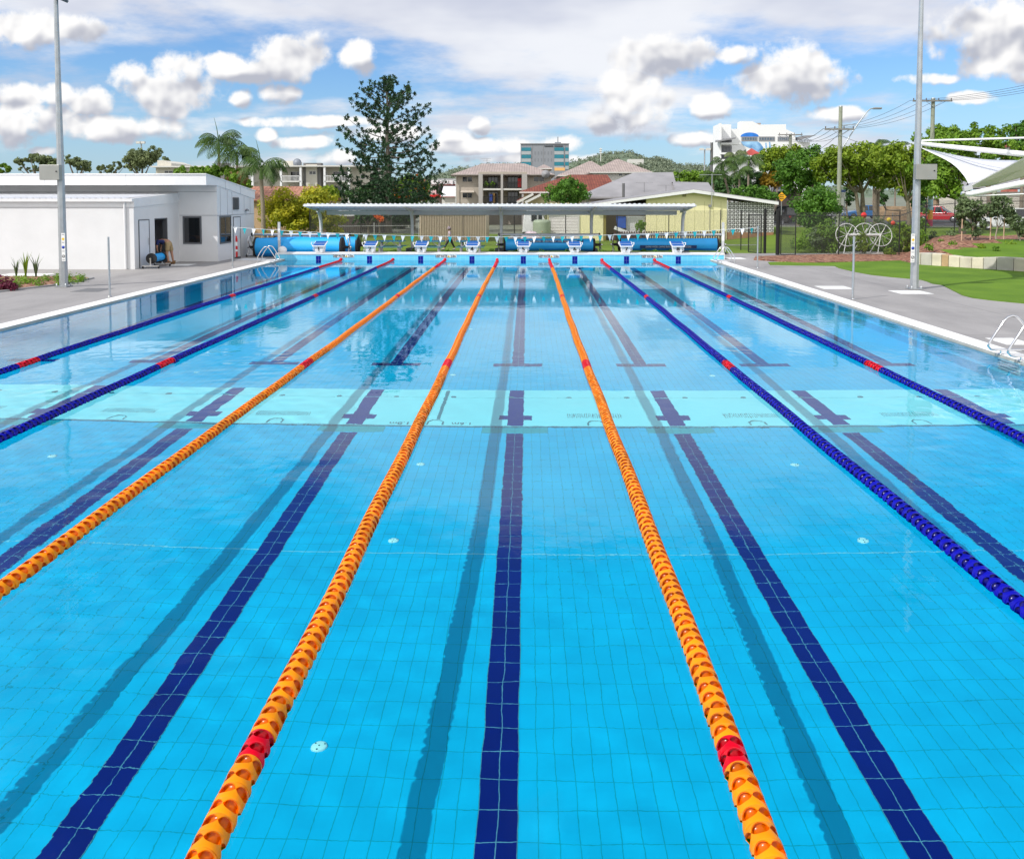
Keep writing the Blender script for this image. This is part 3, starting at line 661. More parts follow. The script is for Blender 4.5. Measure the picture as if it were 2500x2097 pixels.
def flags():
    root = thing('flag_line', 'line of teal and white triangular flags strung over the far end', 'bunting', (pl, 34.26, 1.8)); n = 56
    def zl(t): return 1.775-.40*(1-(2*t-1)**2)+.0*t
    b = MB(); b.tube([(pl+(prr-pl)*k/80, 34.26, zl(k/80)) for k in range(81)], .008, 5); b.build('cord', wflag, root)
    rr = R(3)
    for k in range(n):
        t = (k+.35)/n; x = pl+(prr-pl)*t; z = zl(t); tw = rr.uniform(-.5, .5); sw = rr.uniform(-.02, .02); b = MB()
        c, s_ = math.cos(tw)*.09, math.sin(tw)*.09
        b.add([(x-c, 34.26-s_, z-.005), (x, 34.26+.012, z-.005), (x+c, 34.26+s_, z-.005), (x+c*.5+sw*.5, 34.26+s_*.5+sw, z-.14), (x-c*.5+sw*.5, 34.26-s_*.5+sw, z-.14), (x+sw, 34.26+sw*2, z-.275)], [(0, 1, 4), (1, 2, 3), (1, 3, 4), (4, 3, 5)])
        b.build('pennant', teal if k % 2 else wflag, root, fix=False)
flags()

# ------------------------------------------------------------------ pool cover rollers
def frame_tubes(b, x, y, r, zc):
    for s in (-1, 1):
        b.tube([(x, y+.42*s, .1), (x+.03, y+.30*s, .35), (x, y+.12*s, zc-.08), (x, y-.1*s, zc+.12), (x-.03, y-.26*s, zc+.34), (x, y-.12*s, zc+.55)], .022, 6)
    b.tube([(x, y-.5, .12), (x, y+.5, .12)], .022, 6)
def cover_roller(x0, x1, y, zc, r, lab, ztop=None, banner=None, slab=False):
    root = thing('cover_roller', lab, 'pool cover roller', ((x0+x1)/2, y, .06), 'blue pool cover rollers')
    b = MB(); seg = 30; n = 12; rr = R(int(x0*10)); prof = []
    for j in range(n+1):
        t = j/n; prof.append((r*(1+(.02*math.sin(t*9+x0))-(.05 if slab and .0 else 0)), x0+.1+(x1-x0-.2)*t))
    vs = []
    for (rad, xx) in prof:
        for k in range(seg):
            a = 2*math.pi*k/seg; q = rad*(1+.02*math.cos(6*a)+.015*math.sin(3*a+1)); vs.append((xx, y+q*math.cos(a), zc+q*math.sin(a)))
    fs = [(j*seg+k, j*seg+(k+1) % seg, (j+1)*seg+(k+1) % seg, (j+1)*seg+k) for j in range(n) for k in range(seg)]
    b.add(vs, fs, 0, True); b.build('cover_roll', coverblue, root)
    # hanging edge flap
    b = MB(); b.ext([(y-r*.80, zc-r*.62), (y-r*.815, zc-r*.62), (y-r*.60, zc-r*.86), (y-r*.58, zc-r*.86)], 'x', x0+.14, x1-.14); b.build('edge_flap', mat('blue_cover_edge', (.008, .22, .62), .5, var=.05), root)
    for x, s in ((x0, -1), (x1, 1)):
        b = MB(); b.lathe([(.0, .10*-s), (r*1.03, .10*-s), (r*1.04, .0), (r*.92, .02*s), (.08, .03*s), (.06, .35*s), (0, .35*s)], (x, y, zc), 28, axis='x'); b.build('end_disc', rubber, root)
        b = MB(); frame_tubes(b, x+.30*s, y, r, zc); b.build('end_frame', chrome, root)
        b = MB(); b.tube([(x, y, zc), (x+.42*s, y, zc)], .055, 12); b.build('axle', chrome, root)
        for dy in (-.5, .5):
            b = MB(); b.lathe([(0, -.02), (.07, -.02), (.07, .02), (0, .02)], (x+.30*s, y+dy, .12), 12, axis='x'); b.build('castor', rubber, root)
    if ztop:
        b = MB(); b.tube([(x0-.3, y+.3, ztop), (x1+.3, y+.3, ztop)], .065, 12); b.build('top_tube', mat('brushed_tube', (.55, .56, .58), .3, metal=.8, var=.05), root)
        for x, s in ((x0-.28, -1), (x1+.28, 1)):
            b = MB(); b.lathe([(0, -.04), (.085, -.04), (.085, .04), (0, .04)], (x, y+.3, ztop), 12, axis='x'); b.build('end_knob', rubber, root)
            b = MB(); b.bar((x, y+.3, .1), (x, y+.3, ztop), .04, .04); b.build('upright', chrome, root)
    if banner:
        bx0, bx1, bz, bh = banner; th = math.acos(max(-1, min(1, (bz-zc)/r))); b = MB(); rad = r*1.05
        yy = y-math.sqrt(max(0, rad*rad-(bz-zc)**2)); tilt = math.asin((bz-zc)/rad)
        M_ = Matrix.Translation((0, yy, bz)) @ Matrix.Rotation(-tilt, 4, 'X')
        v = [M_ @ Vector(p) for p in [(bx0, -.004, -bh/2), (bx1, -.004, -bh/2), (bx1, -.004, bh/2), (bx0, -.004, bh/2), (bx0, .02, -bh/2), (bx1, .02, -bh/2), (bx1, .02, bh/2), (bx0, .02, bh/2)]]
        b.add(v, [(0, 1, 2, 3), (4, 5, 6, 7), (0, 1, 5, 4), (1, 2, 6, 5), (2, 3, 7, 6), (3, 0, 4, 7)]); b.build('banner', mat('navy_banner', (.008, .04, .14), .5, var=0), root)
        text('SAVING WATER \u2022 SAVING ENERGY \u2022 POOL COVER SYSTEMS', .15, mat('pale_lettering', (.45, .62, .72), .5, var=0), 'lettering', root, M_ @ Matrix.Translation(((bx0+bx1)/2, -.008, 0)) @ FACE_CAM, sx=(bx1-bx0)/5.0)
    return root
cover_roller(-13.82, -9.35, 40.95, .53, .49, 'big glossy blue pool cover roll at the far left corner', 1.16)
cover_roller(-13.3, -8.85, 42.35, .55, .45, 'blue cover roll mostly hidden behind the big left roll', None)
cover_roller(-1.24, 3.62, 43.4, .53, .335, 'blue cover roll with a navy banner behind blocks 5 and 6', 1.06, (-.3, 3.0, .72, .13))
cover_roller(4.9, 10.2, 43.4, .55, .34, 'blue cover roll with a navy banner behind blocks 7 and 8', 1.06, (6.0, 9.0, .44, .17))
# round white dome beside the left end wall
b = MB(); c = (A(688, 620, 39.7).x, 39.8, .335); b.lathe([(.17, 0), (.21, .06), (.22, .13), (.20, .20), (.14, .27), (.06, .305), (0, .31)], c, 20)
tag(b.build('white_dome', white), 'white plastic dome sitting on the left end of the far wall', 'dome')

# ------------------------------------------------------------------ canopy behind the far wall
cw = mat('canopy_white', (.74, .75, .77), .45, var=.04, scale=1.5)
def canopy():
    Yp, Yf, Yb = 45.0, 41.6, 45.6; zf, zbk = 2.72, 2.36
    root = thing('shade_canopy', 'long white cantilevered steel canopy behind the starting blocks', 'canopy', (-.5, Yp, .05))
    x0 = AX(742, Yf); x1 = AX(1697, Yf)
    def zr(y): return zf+(zbk-zf)*(y-Yf)/(Yb-Yf)
    b = MB(); n = int((x1-x0)/.25)
    # ribbed sheet
    top = []
    for k in range(n):
        xa = x0+(x1-x0)*k/n; w = (x1-x0)/n
        for dx, dz in ((0, 0), (.55*w, 0), (.62*w, .035), (.9*w, .035)): top.append((xa+dx, dz))
    top.append((x1, 0)); m_ = len(top)
    vs = [(x, Yf, zf+dz) for x, dz in top]+[(x, Yb, zbk+dz) for x, dz in top]+[(x, Yf, zf+dz-.03) for x, dz in top]+[(x, Yb, zbk+dz-.03) for x, dz in top]
    fs = [(i, i+1, m_+i+1, m_+i) for i in range(m_-1)]+[(2*m_+i, 3*m_+i, 3*m_+i+1, 2*m_+i+1) for i in range(m_-1)]+[(i, 2*m_+i, 2*m_+i+1, i+1) for i in range(m_-1)]
    b.add(vs, fs); b.build('roof_sheet', cw, root)
    b = MB(); b.box(x0, x1, Yf-.03, Yf, zf-.13, zf-.0); b.build('front_fascia', cw, root)
    b = MB(); b.box(x0+.2, x1-.2, Yb-.12, Yb, zbk-.28, zbk-.04); b.build('back_beam', cw, root)
    for yy in (42.9, 44.2):
        b = MB(); b.box(x0+.1, x1-.1, yy, yy+.06, zr(yy)-.13, zr(yy)-.035); b.build('purlin', cw, root)
    pm_ = mat('plinth_grey', (.12, .125, .13), .7, var=.1)
    for px in (783, 1006, 1224, 1444, 1667):
        x = AX(px, Yp); b = MB()
        b.tube([(x, Yp, .05), (x, Yp, 1.3), (x, Yp-.04, 1.75), (x, Yp-.22, 2.1), (x, Yp-.6, 2.33)], [.085, .085, .09, .10, .10], 12); b.build('post', cw, root)
        b = MB(); b.ext([(Yp-.35, 2.25), (Yb-.05, 2.2), (Yb, zbk-.035), (Yf+.02, zf-.04), (Yf+.02, zf-.12), (Yp-.9, 2.33)], 'x', x-.05, x+.05); b.build('arm', cw, root)
        b = MB(); b.lathe([(0, .24), (.22, .24), (.36, .2), (.38, .0)], (x, Yp, .03), 16); b.build('plinth', pm_, root)
canopy()
# picnic tables
tb = mat('table_blue', (.06, .36, .56), .5, var=.06)
def table(px, lab):
    y = 43.9; x = AX(px, y); root = thing('picnic_table', lab, 'picnic table', (x, y, .05), 'picnic tables behind the far wall'); w = .76
    for k in range(3):
        b = MB(); b.box(x-w, x+w, y-.36+k*.25, y-.13+k*.25, .67, .72); b.build('table_plank', tb, root)
    for s in (-1, 1):
        b = MB(); b.box(x-w, x+w, y+s*.66-.13, y+s*.66+.13, .38, .42); b.build('bench', tb, root)
        xx = x+s*.5; b = MB(); b.bar((xx, y-.1, .66), (xx, y-.1, .03), .08, .06); b.bar((xx, y+.2, .66), (xx, y+.2, .03), .08, .06); b.build('leg', cw, root)
        b = MB(); b.bar((xx, y-.75, .35), (xx, y+.75, .35), .05, .06); b.bar((xx, y-.66, .36), (xx, y-.66, .03), .08, .06); b.build('bench_support', cw, root)
        b = MB(); b.bar((xx, y-.1, .38), (x+s*.1, y-.1, .66), .04, .04); b.build('brace', cw, root)
table(953, 'blue picnic table left of the dark plinth, behind block 2'); table(1050, 'blue picnic table right of block 3'); table(1149, 'blue picnic table behind block 4')

# ------------------------------------------------------------------ light masts
def mast(px, y, lab, box_dx, sign_dx, s):
    x = A(px, 700, y).x; root = thing('light_mast', lab, 'light mast', (x, y, .06), 'tall floodlight masts')
    b = MB(); b.tube([(x, y, .06), (x, y, 3.4), (x, y, 7), (x, y, 11.4)], [.135, .118, .088, .055], 8, smooth=False); b.build('shaft', steel, root)
    b = MB(); b.box(x-.2, x+.2, y-.2, y+.2, .06, .085)
    b.build('base_plate', steel, root)
    for dx in (-.15, .15):
        for dy in (-.15, .15):
            b = MB(); b.lathe([(0, .09), (.02, .09), (.03, .03), (.03, 0)], (x+dx, y+dy, .085), 6); b.build('bolt', steel, root)
    bx = x+box_dx; zb = AZ(440, y); zt = AZ(403, y)
    b = MB(); b.box(bx-.33, bx+.33, y-.32, y-.13, zb, zt); o = b.build('control_box', mat('box_metal', (.36, .36, .33), .38, metal=.55, var=.05), root); bevel(o, .01)
    b = MB(); b.lathe([(0, -.02), (.022, -.02), (.022, 0)], (bx+.24, y-.32, zb+.28), 8, axis='y'); bb = b.build('lock', black, o)
    for k in range(2):
        b = MB(); b.ext([(x+.10+k*.5, 9.55), (x+.32+k*.5, 9.38), (x+.37+k*.5, 9.45), (x+.15+k*.5, 9.62)] if px < 999 else [(x-.4+k*.5, 9.9), (x-.1+k*.5, 9.9), (x-.1+k*.5, 10.1), (x-.4+k*.5, 10.1)], 'y', y-.3, y+.1) if k == 0 or px > 999 else b.box(x-.6, x-.2, y-.3, y+.1, 10.0, 10.2); b.build('lamp_head', greyframe, root)
    b = MB(); b.bar((x-.5, y, 9.7), (x+.9, y, 9.7), .08, .08); b.build('crossbar', steel, root)
    sx = x+sign_dx; z0, z1 = AZ(639, y), AZ(570, y); y_ = y-.15
    b = MB(); b.box(sx-.06, sx+.06, y_-.012, y_, z0, z1); o = b.build('warning_sign', signw, root)
    zz = lambda f: z1+(z0-z1)*f
    b = MB(); b.ext([(sx, zz(.15)), (sx+.05, zz(.21)), (sx, zz(.27)), (sx-.05, zz(.21))], 'y', y_-.016, y_-.012); b.build('diamond_symbol', signy, o)
    bl = mat('sign_blue', (.02, .06, .4), .5, var=0)
    b = MB(); b.lathe([(0, -.004), (.05, -.004), (.05, 0)], (sx, y_-.012, zz(.5)), 18, axis='y'); b.build('blue_disc_symbol', bl, o)
    b = MB(); b.lathe([(.036, -.004), (.05, -.004), (.05, 0)], (sx, y_-.012, zz(.82)), 18, axis='y'); b.bar((sx-.03, y_-.016, zz(.82)-.03), (sx+.03, y_-.016, zz(.82)+.03), .01, .004); b.build('black_ring_symbol', ink, o)
    for f in (.05, .33, .64, .95):
        b = MB(); b.box(sx-.04, sx+.04, y_-.015, y_-.012, zz(f)-.012, zz(f)+.012); b.build('sign_lines', mat('grey_ink', (.3, .3, .32), .6, var=0), o)
    return root
mast(156, 26.6, 'tall galvanised light mast standing at the left garden bed', -.20, .11, 1)
mast(2232, 26.4, 'tall galvanised light mast on the right deck by the turf', .15, -.15, -1)
# ------------------------------------------------------------------ small building helpers
def window(root, x0, x1, z0, z1, y, fm=greyframe, gm=darkglass, mull=1, face='y', name='window', t=.05):
    "a framed window whose frame stands 3 cm proud; face 'y' looks at -Y, face 'x' looks at +X"
    fr = MB(); pn = MB(); d = .03
    def bx(b, a0, a1, c0, c1, p0, p1):
        if face == 'y': b.box(a0, a1, y-p1, y-p0, c0, c1)
        else: b.box(y+p0, y+p1, a0, a1, c0, c1)
    for (a0, a1, c0, c1) in [(x0, x1, z0, z0+t), (x0, x1, z1-t, z1), (x0, x0+t, z0+t, z1-t), (x1-t, x1, z0+t, z1-t)]: bx(fr, a0, a1, c0, c1, .0, d)
    for k in range(1, mull+1):
        xm = x0+(x1-x0)*k/(mull+1)
        if mull: bx(fr, xm-t/3, xm+t/3, z0+t, z1-t, .0, d-.004)
    o = fr.build(name, fm, root); bx(pn, x0+t*.5, x1-t*.5, z0+t*.5, z1-t*.5, .002, .012); pn.build('pane', gm, o); return o
seam = mat('panel_seam', (.25, .26, .28), .7, var=0)
def amenities():
    root = thing('pool_building', 'long low white building with dark windows left of the pool', 'building', (-16.3, 35, .05))
    XS = -16.3; XU = -14.48; Y0, Y1, Y2 = 33.3, 37.6, 42.7; LX = -40; zt = lambda y: 3.0+.26*(y-Y0)/(Y1-Y0)
    b = MB(); b.box(LX, XS, Y0, Y0+.2, 0, 2.62)
    T = .2                                           # side wall with a door opening
    b.ext([(Y0+.2, 2.621), (Y1-.002, 2.621), (Y1-.002, 2.835), (Y0+.2, 2.645)], 'x', XS-T, XS-.001)
    for (a, c, z0, z1) in [(Y0+.2, 35.15, 0, 2.62), (36.45, Y1, 0, 2.62), (35.15, 36.45, 2.12, 2.62)]: b.box(XS-T, XS, a, c, z0, z1)
    b.build('lower_wall', render_white, root)
    b = MB(); b.ext([(Y0-.02, 2.63), (Y1, 2.83), (Y1, zt(Y1)), (Y0-.02, zt(Y0-.02))], 'x', XS-.12, XS+.03); b.box(LX, XS-.12, Y0-.03, Y0+.1, 2.63, 2.93); b.build('lower_fascia', white, root)
    b = MB(); b.box(LX, XS+.02, Y0-.16, Y0-.03, 2.86, 2.99); b.build('gutter', white, root)
    # ribbed low roof
    n = 90; top = []
    for k in range(n):
        xa = LX+(XS-.15-LX)*k/n; w = (XS-.15-LX)/n
        for dx, dz in ((0, 0), (.6*w, 0), (.68*w, .04), (.92*w, .04)): top.append((xa+dx, dz))
    m_ = len(top); vs = [(x, Y0-.1, 2.97+dz) for x, dz in top]+[(x, Y1, 3.22+dz) for x, dz in top]
    b = MB(); b.add(vs, [(i, i+1, m_+i+1, m_+i) for i in range(m_-1)]); b.build('low_roof', mat('roof_white', (.74, .75, .77), .45, var=.03), root)
    b = MB(); b.box(XS-2.4, XS-2.3, 34.9, 37.4, 0, 2.5); b.box(XS-2.3, XS-T, 34.9, 34.95, 0, 2.5); b.box(XS-2.3, XS-T, 37.35, 37.4, 0, 2.5); b.box(XS-2.3, XS-T, 34.9, 37.4, 2.5, 2.55); b.build('store_room', mat('room_grey', (.36, .36, .38), .8, var=.05), root)
    b = MB(); b.box(XS-T-.02, XS-.02, 35.15, 35.2, .05, 2.12); b.box(XS-T-.02, XS-.02, 36.40, 36.45, .05, 2.12); b.box(XS-T-.02, XS-.02, 35.2, 36.40, 2.07, 2.12); b.build('door_frame', greyframe, root)
    # upper block
    b = MB(); b.ext([(Y1, 0), (Y2, 0), (Y2, 2.98), (Y1, 3.6)], 'x', LX, XU); b.build('upper_wall', render_white, root)
    b = MB(); b.ext([(36.3, 3.60), (Y1, 3.60), (Y2+.1, 2.97), (Y2+.1, 3.38), (36.3, 4.07)], 'x', LX, XU+.03); b.build('roof_fascia', white, root)
    b = MB(); b.ext([(36.26, 4.07), (Y2+.16, 3.38), (Y2+.16, 3.43), (36.26, 4.12)], 'x', LX, XU+.06); b.build('roof_capping', white, root)
    for x in (-33.5, -29.6, -25.7, -21.8, -18.1):
        b = MB(); b.box(x, x+.015, 36.296, 36.3, 3.61, 4.06); b.build('panel_joint', seam, root)
    b = MB(); b.box(LX, XU-.0, Y1-.014, Y1-.002, 3.30, 3.315); b.box(XS+.06, XU, Y1-.012, Y1-.002, 2.20, 2.215); b.build('panel_joint', seam, root)
    for y in (38.0, 38.9, 39.5, 41.2, 42.1):
        b = MB(); b.box(XU+.002, XU+.008, y, y+.015, 2.21, 3.55-.12*(y-Y1)); b.build('panel_joint', seam, root)
    b = MB(); b.box(XU+.002, XU+.01, Y1, Y2, 2.19, 2.21); b.build('panel_joint', seam, root)
    for y in (38.6, 40.6):
        b = MB(); zc = 4.07-.69*(y-36.3)/6.5; b.box(XU+.031, XU+.037, y, y+.015, zc-.42, zc-.02); b.build('panel_joint', seam, root)
    window(root, -16.10, -15.22, .87, 2.17, Y1, mull=0, t=.075); window(root, 37.85, 39.32, .85, 2.17, XU, mull=1, face='x', t=.075)
    lv = MB(); lv.box(XU, XU+.05, 39.62, 40.35, 2.45, 3.05); o = lv.build('louvre_vent', greyframe, root)
    for k in range(10):
        b = MB(); z = 2.50+k*.055; b.bar((XU+.07, 39.66, z), (XU+.07, 40.31, z), .045, .012); b.build('louvre_blade', greyframe, o)
    def door(y0, y1, z1, x):
        b = MB(); b.box(x, x+.02, y0, y1, .07, z1); o = bevel(b.build('door', mat('door_white', (.70, .71, .73), .5, var=.03), root), .004)
        b = MB(); b.box(x+.0, x+.028, y0-.05, y0-.005, .06, z1+.04); b.box(x+.0, x+.028, y1+.005, y1+.05, .06, z1+.04); b.box(x+.0, x+.028, y0-.005, y1+.005, z1+.004, z1+.04); b.build('frame', greyframe, o)
        b = MB(); b.bar((x+.05, y1-.1, 1.0), (x+.05, y1-.1, 1.3), .02, .03); b.build('handle', chrome, o)
    door(33.72, 34.58, 2.06, XS); door(39.66, 40.55, 2.06, XU)
    b = MB(); b.tube([(XS-.35, Y0-.06, .06), (XS-.35, Y0-.06, 2.86)], .045, 10); b.build('downpipe', white, root)
    b = MB(); b.lathe([(0, .06), (.07, .02), (.11, -.06), (0, -.06)], (XU+.09, 41.4, 2.42), 12); b.build('wall_lamp', mat('lamp_grey', (.2, .2, .21), .5, var=0), root)
amenities()

# ------------------------------------------------------------------ foliage
def leaves(b, clumps, n, size, rr, m=0, up=.35, mats=1):
    tot = sum(c[1]**2 for c in clumps)
    for (c, r) in clumps:
        k = max(6, int(n*r*r/tot)); mi = rr.randrange(mats) if mats > 1 else m
        for _ in range(k):
            d = Vector((rr.gauss(0, 1), rr.gauss(0, 1), rr.gauss(0, 1)*.8)).normalized(); p = c+d*r*(rr.random()**.45)
            nrm = (d+Vector((rr.gauss(0, .5), rr.gauss(0, .5), up+rr.gauss(0, .5)))).normalized(); t = nrm.orthogonal().normalized(); q = nrm.cross(t); a = rr.random()*6.28
            t, q = t*math.cos(a)+q*math.sin(a), q*math.cos(a)-t*math.sin(a); s = size*rr.uniform(.6, 1.3); l = s*rr.uniform(.5, .8)
            b.add([p-t*s*.5, p+q*l*.5+nrm*s*.08, p+t*s*.5, p-q*l*.5+nrm*s*.08], [(0, 1, 2, 3)], mi)
def tree(kind, label, base, Y, blobs, lm, n=5000, size=.26, trunk=.14, bark=None, seed=1, clump=.30, per=26, group=None, limbs=7, gap=1.0, z0=None, stems=1, cat='tree', accent=None):
    rr = R(seed); bx = A(base, 486, Y).x; zb = gz(bx, Y) if z0 is None else z0; bark = bark or mat('bark_grey', (.20, .165, .12), .9, var=.25, scale=8)
    root = thing(kind, label, cat, (bx, Y, zb), group)
    E_ = []
    for (cx, cy, rx, ry) in blobs:
        c = A(cx, cy, Y); E_.append((c, rx*(1.2 if kind == 'street_tree' else 1.1)*Y/F, ry*1.14*Y/F))
    cl = []; area = sum(e[1]*e[2] for e in E_)
    for (c, rx, rz) in E_:
        k = max(3, int(per*len(E_)*rx*rz/area))
        for _ in range(k):
            d = Vector((rr.gauss(0, 1), rr.gauss(0, 1), rr.gauss(0, 1))).normalized(); f = rr.uniform(.45, .95)
            cl.append((c+Vector((d.x*rx*f, d.y*rx*.9*f+rr.uniform(-.3, .3), d.z*rz*f)), clump*min(rx, rz*1.3)*rr.uniform(.6, 1.25)*gap))
    b = MB(); leaves(b, cl, n, size, rr); b.build('crown', lm, root, fix=False)
    b = MB(); top = sum((e[0] for e in E_), Vector())/len(E_)
    if trunk:
        tz = zb+max(.3, (min(e[0].z-e[2]*.5 for e in E_)-zb)*.8)
        for s in range(stems):
            sx = rr.uniform(-.4, .4)*(stems > 1); k0 = Vector((bx+sx*.4, Y+sx*.3, zb-.1)); k1 = Vector((bx+sx*1.6+(top.x-bx)*.25, Y+sx, tz))
            b.tube([k0, (k0+k1)/2+Vector((rr.uniform(-.1, .1), 0, 0)), k1], [trunk*1.25, trunk, trunk*.8], 8)
            for _ in range(limbs):
                c, r = rr.choice(cl); mid = k1.lerp(c, .5)+Vector((0, 0, -.12*(c-k1).length+rr.uniform(0, .2)))
                b.tube([k1-Vector((0, 0, .15)), mid, c], [trunk*.55, trunk*.35, trunk*.12], 6)
        b.build('trunk', bark, root)
    if accent:
        b = MB(); m, k, s = accent
        for _ in range(k):
            c, r = rr.choice(cl); d = Vector((rr.gauss(0, 1), -abs(rr.gauss(0, 1)), abs(rr.gauss(0, 1)))).normalized(); p = c+d*r*1.02
            leaves(b, [(p, s)], 7, s*1.2, rr)
        b.build('blossom', m, root, fix=False)
    return root
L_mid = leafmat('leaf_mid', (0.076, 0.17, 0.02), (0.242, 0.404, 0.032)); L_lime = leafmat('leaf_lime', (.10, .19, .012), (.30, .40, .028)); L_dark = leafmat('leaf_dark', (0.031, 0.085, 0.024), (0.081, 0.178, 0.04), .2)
L_yel = leafmat('leaf_yellow', (0.17, 0.238, 0.017), (0.614, 0.549, 0.032)); L_euc = leafmat('leaf_eucalypt', (0.119, 0.162, 0.076), (0.258, 0.307, 0.129)); L_deep = leafmat('leaf_deep', (0.043, 0.128, 0.017), (0.145, 0.307, 0.032)); L_gold = leafmat('leaf_gold', (.20, .15, .01), (.42, .26, .02))
L_pine = leafmat('leaf_pine', (.014, .042, .02), (.05, .11, .04), .15); L_palm = leafmat('leaf_palm', (.02, .06, .015), (.12, .20, .04), .3); L_straw = leafmat('leaf_straw', (.30, .20, .09), (.5, .36, .18), .3)
L_flower = leafmat('petal_orange', (.75, .13, .01), (.9, .25, .02), .3); L_purple = leafmat('leaf_purple', (.09, .012, .03), (.22, .03, .07), .3)
TR = 'leafy trees along the street'
tree('street_tree', 'dense mid green tree left of the round bush, in front of the white hospital', 1950, 73, [(1950, 410, 50, 42), (1985, 403, 42, 44), (1930, 440, 34, 26), (1970, 440, 50, 26)], L_deep, 7000, .30, .2, seed=2, group=TR)
tree('street_tree', 'pale lime tree top rising behind the golden bush, below the hospital mural', 1895, 88, [(1893, 397, 34, 30), (1903, 425, 28, 22), (1925, 372, 30, 16)], L_lime, 5000, .32, .16, seed=3, group=TR)
tree('golden_bush', 'golden orange bush between the palms and the street trees', 1886, 82, [(1885, 441, 26, 18), (1868, 452, 16, 14)], L_gold, 2200, .28, .1, seed=4, cat='bush')
tree('round_bush', 'round dense dark green bush behind the black gate', 1990, 60, [(1992, 500, 52, 44), (1985, 538, 42, 22), (2012, 520, 26, 36)], L_deep, 8000, .2, .1, seed=5, per=44, cat='bush')
tree('street_tree', 'lime green tree with several pale stems behind the information board', 2108, 70, [(2040, 402, 46, 40), (2092, 398, 50, 42), (2122, 430, 38, 28), (2062, 432, 44, 22)], L_lime, 8000, .30, .17, seed=6, stems=3, group=TR)
tree('street_tree', 'yellow green tree with a pale trunk left of the right light mast', 2142, 76, [(2162, 398, 44, 42), (2192, 432, 40, 34), (2140, 440, 30, 20)], L_lime, 7000, .31, .22, seed=7, stems=2, group=TR)
tree('street_tree', 'bright green tree directly behind the right light mast', 2222, 66, [(2212, 400, 48, 48), (2262, 428, 46, 50), (2228, 458, 40, 24), (2180, 385, 30, 25)], L_lime, 9000, .28, .15, seed=8, stems=2, group=TR)
tree('street_tree', 'tree with dark forked limbs beside the red car', 2352, 58, [(2290, 430, 52, 50), (2335, 440, 44, 38), (2318, 375, 66, 32), (2372, 400, 40, 40)], L_mid, 10000, .26, .2, seed=9, group=TR, limbs=12, bark=mat('bark_brown', (.11, .08, .06), .9, var=.2, scale=8))
tree('street_tree', 'tall green tree behind the shade sail, topping the row at the right', 2420, 82, [(2290, 338, 52, 26), (2350, 345, 60, 30), (2410, 335, 50, 26), (2450, 372, 70, 30), (2380, 322, 40, 16)], L_mid, 9000, .34, .25, seed=10, group=TR)
tree('street_tree', 'dark leafy tree top at the right edge of the picture', 2495, 92, [(2486, 318, 26, 18), (2500, 340, 30, 20)], L_deep, 3000, .34, .2, seed=11, group=TR)
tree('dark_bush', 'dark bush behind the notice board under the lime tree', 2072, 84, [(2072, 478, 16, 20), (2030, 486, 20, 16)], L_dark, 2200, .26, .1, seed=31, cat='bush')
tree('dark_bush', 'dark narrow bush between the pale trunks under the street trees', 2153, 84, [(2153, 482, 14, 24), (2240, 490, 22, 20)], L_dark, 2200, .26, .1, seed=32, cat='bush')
tree('hedge', 'dark green hedge just above the breeze block wall', 1840, 65, [(1830, 474, 46, 17), (1870, 484, 28, 17), (1805, 478, 20, 14)], L_deep, 5000, .2, 0, seed=12, cat='hedge', per=40)
tree('shrub_bank', 'bank of green palm scrub behind the grey roof', 1690, 92, [(1665, 432, 34, 16), (1705, 436, 40, 18), (1735, 452, 34, 24)], L_mid, 5000, .3, 0, seed=13, cat='shrubs', per=34)
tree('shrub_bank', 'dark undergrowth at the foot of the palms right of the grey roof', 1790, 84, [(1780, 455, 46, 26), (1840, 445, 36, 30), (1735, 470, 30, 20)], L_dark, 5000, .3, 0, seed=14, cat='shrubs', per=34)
tree('garden_tree', 'round green tree in front of the red tiled roof', 1385, 64, [(1388, 468, 44, 28), (1348, 482, 26, 14), (1408, 458, 24, 18)], L_deep, 6000, .19, .1, seed=15)
tree('garden_shrub', 'small green shrub against the yellow wall by the white balustrade', 1563, 57.3, [(1563, 550, 13, 13), (1560, 560, 10, 8)], L_mid, 900, .12, .03, seed=16, cat='shrub')
tree('big_bush', 'huge yellow green bush behind the big left cover roll', 735, 53, [(695, 512, 58, 42), (765, 505, 60, 42), (660, 545, 26, 26), (806, 545, 34, 30), (735, 548, 62, 26), (720, 482, 40, 16)], L_yel, 14000, .19, .08, seed=17, per=30, cat='bush')
tree('garden_tree', 'small bright green tree left of the pine, over the big bush', 800, 63, [(802, 470, 24, 17), (785, 480, 16, 10)], L_lime, 2200, .2, .07, seed=18)
tree('garden_tree', 'flat topped green tree behind the roof of the white building', 505, 58, [(470, 420, 44, 14), (520, 420, 44, 16), (575, 432, 26, 18), (600, 452, 20, 14)], L_mid, 6000, .2, .12, seed=19)
tree('poinciana_tree', 'green tree covered in orange blossom beside the pine', 1010, 78, [(1012, 462, 42, 28), (978, 476, 34, 18), (1036, 480, 20, 14), (1000, 482, 50, 14)], L_mid, 6500, .24, .14, seed=20, accent=(L_flower, 95, .22))
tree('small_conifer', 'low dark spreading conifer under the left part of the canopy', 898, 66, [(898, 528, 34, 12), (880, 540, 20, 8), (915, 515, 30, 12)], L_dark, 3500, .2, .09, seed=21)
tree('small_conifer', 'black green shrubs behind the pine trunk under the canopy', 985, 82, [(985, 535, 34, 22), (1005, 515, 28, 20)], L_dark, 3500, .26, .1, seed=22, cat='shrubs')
tree('orange_shrub', 'small shrub with orange flowers low under the canopy, left of the pine trunk', 925, 64, [(928, 534, 9, 8), (920, 526, 8, 5)], L_flower, 300, .14, .04, seed=23, cat='shrub')
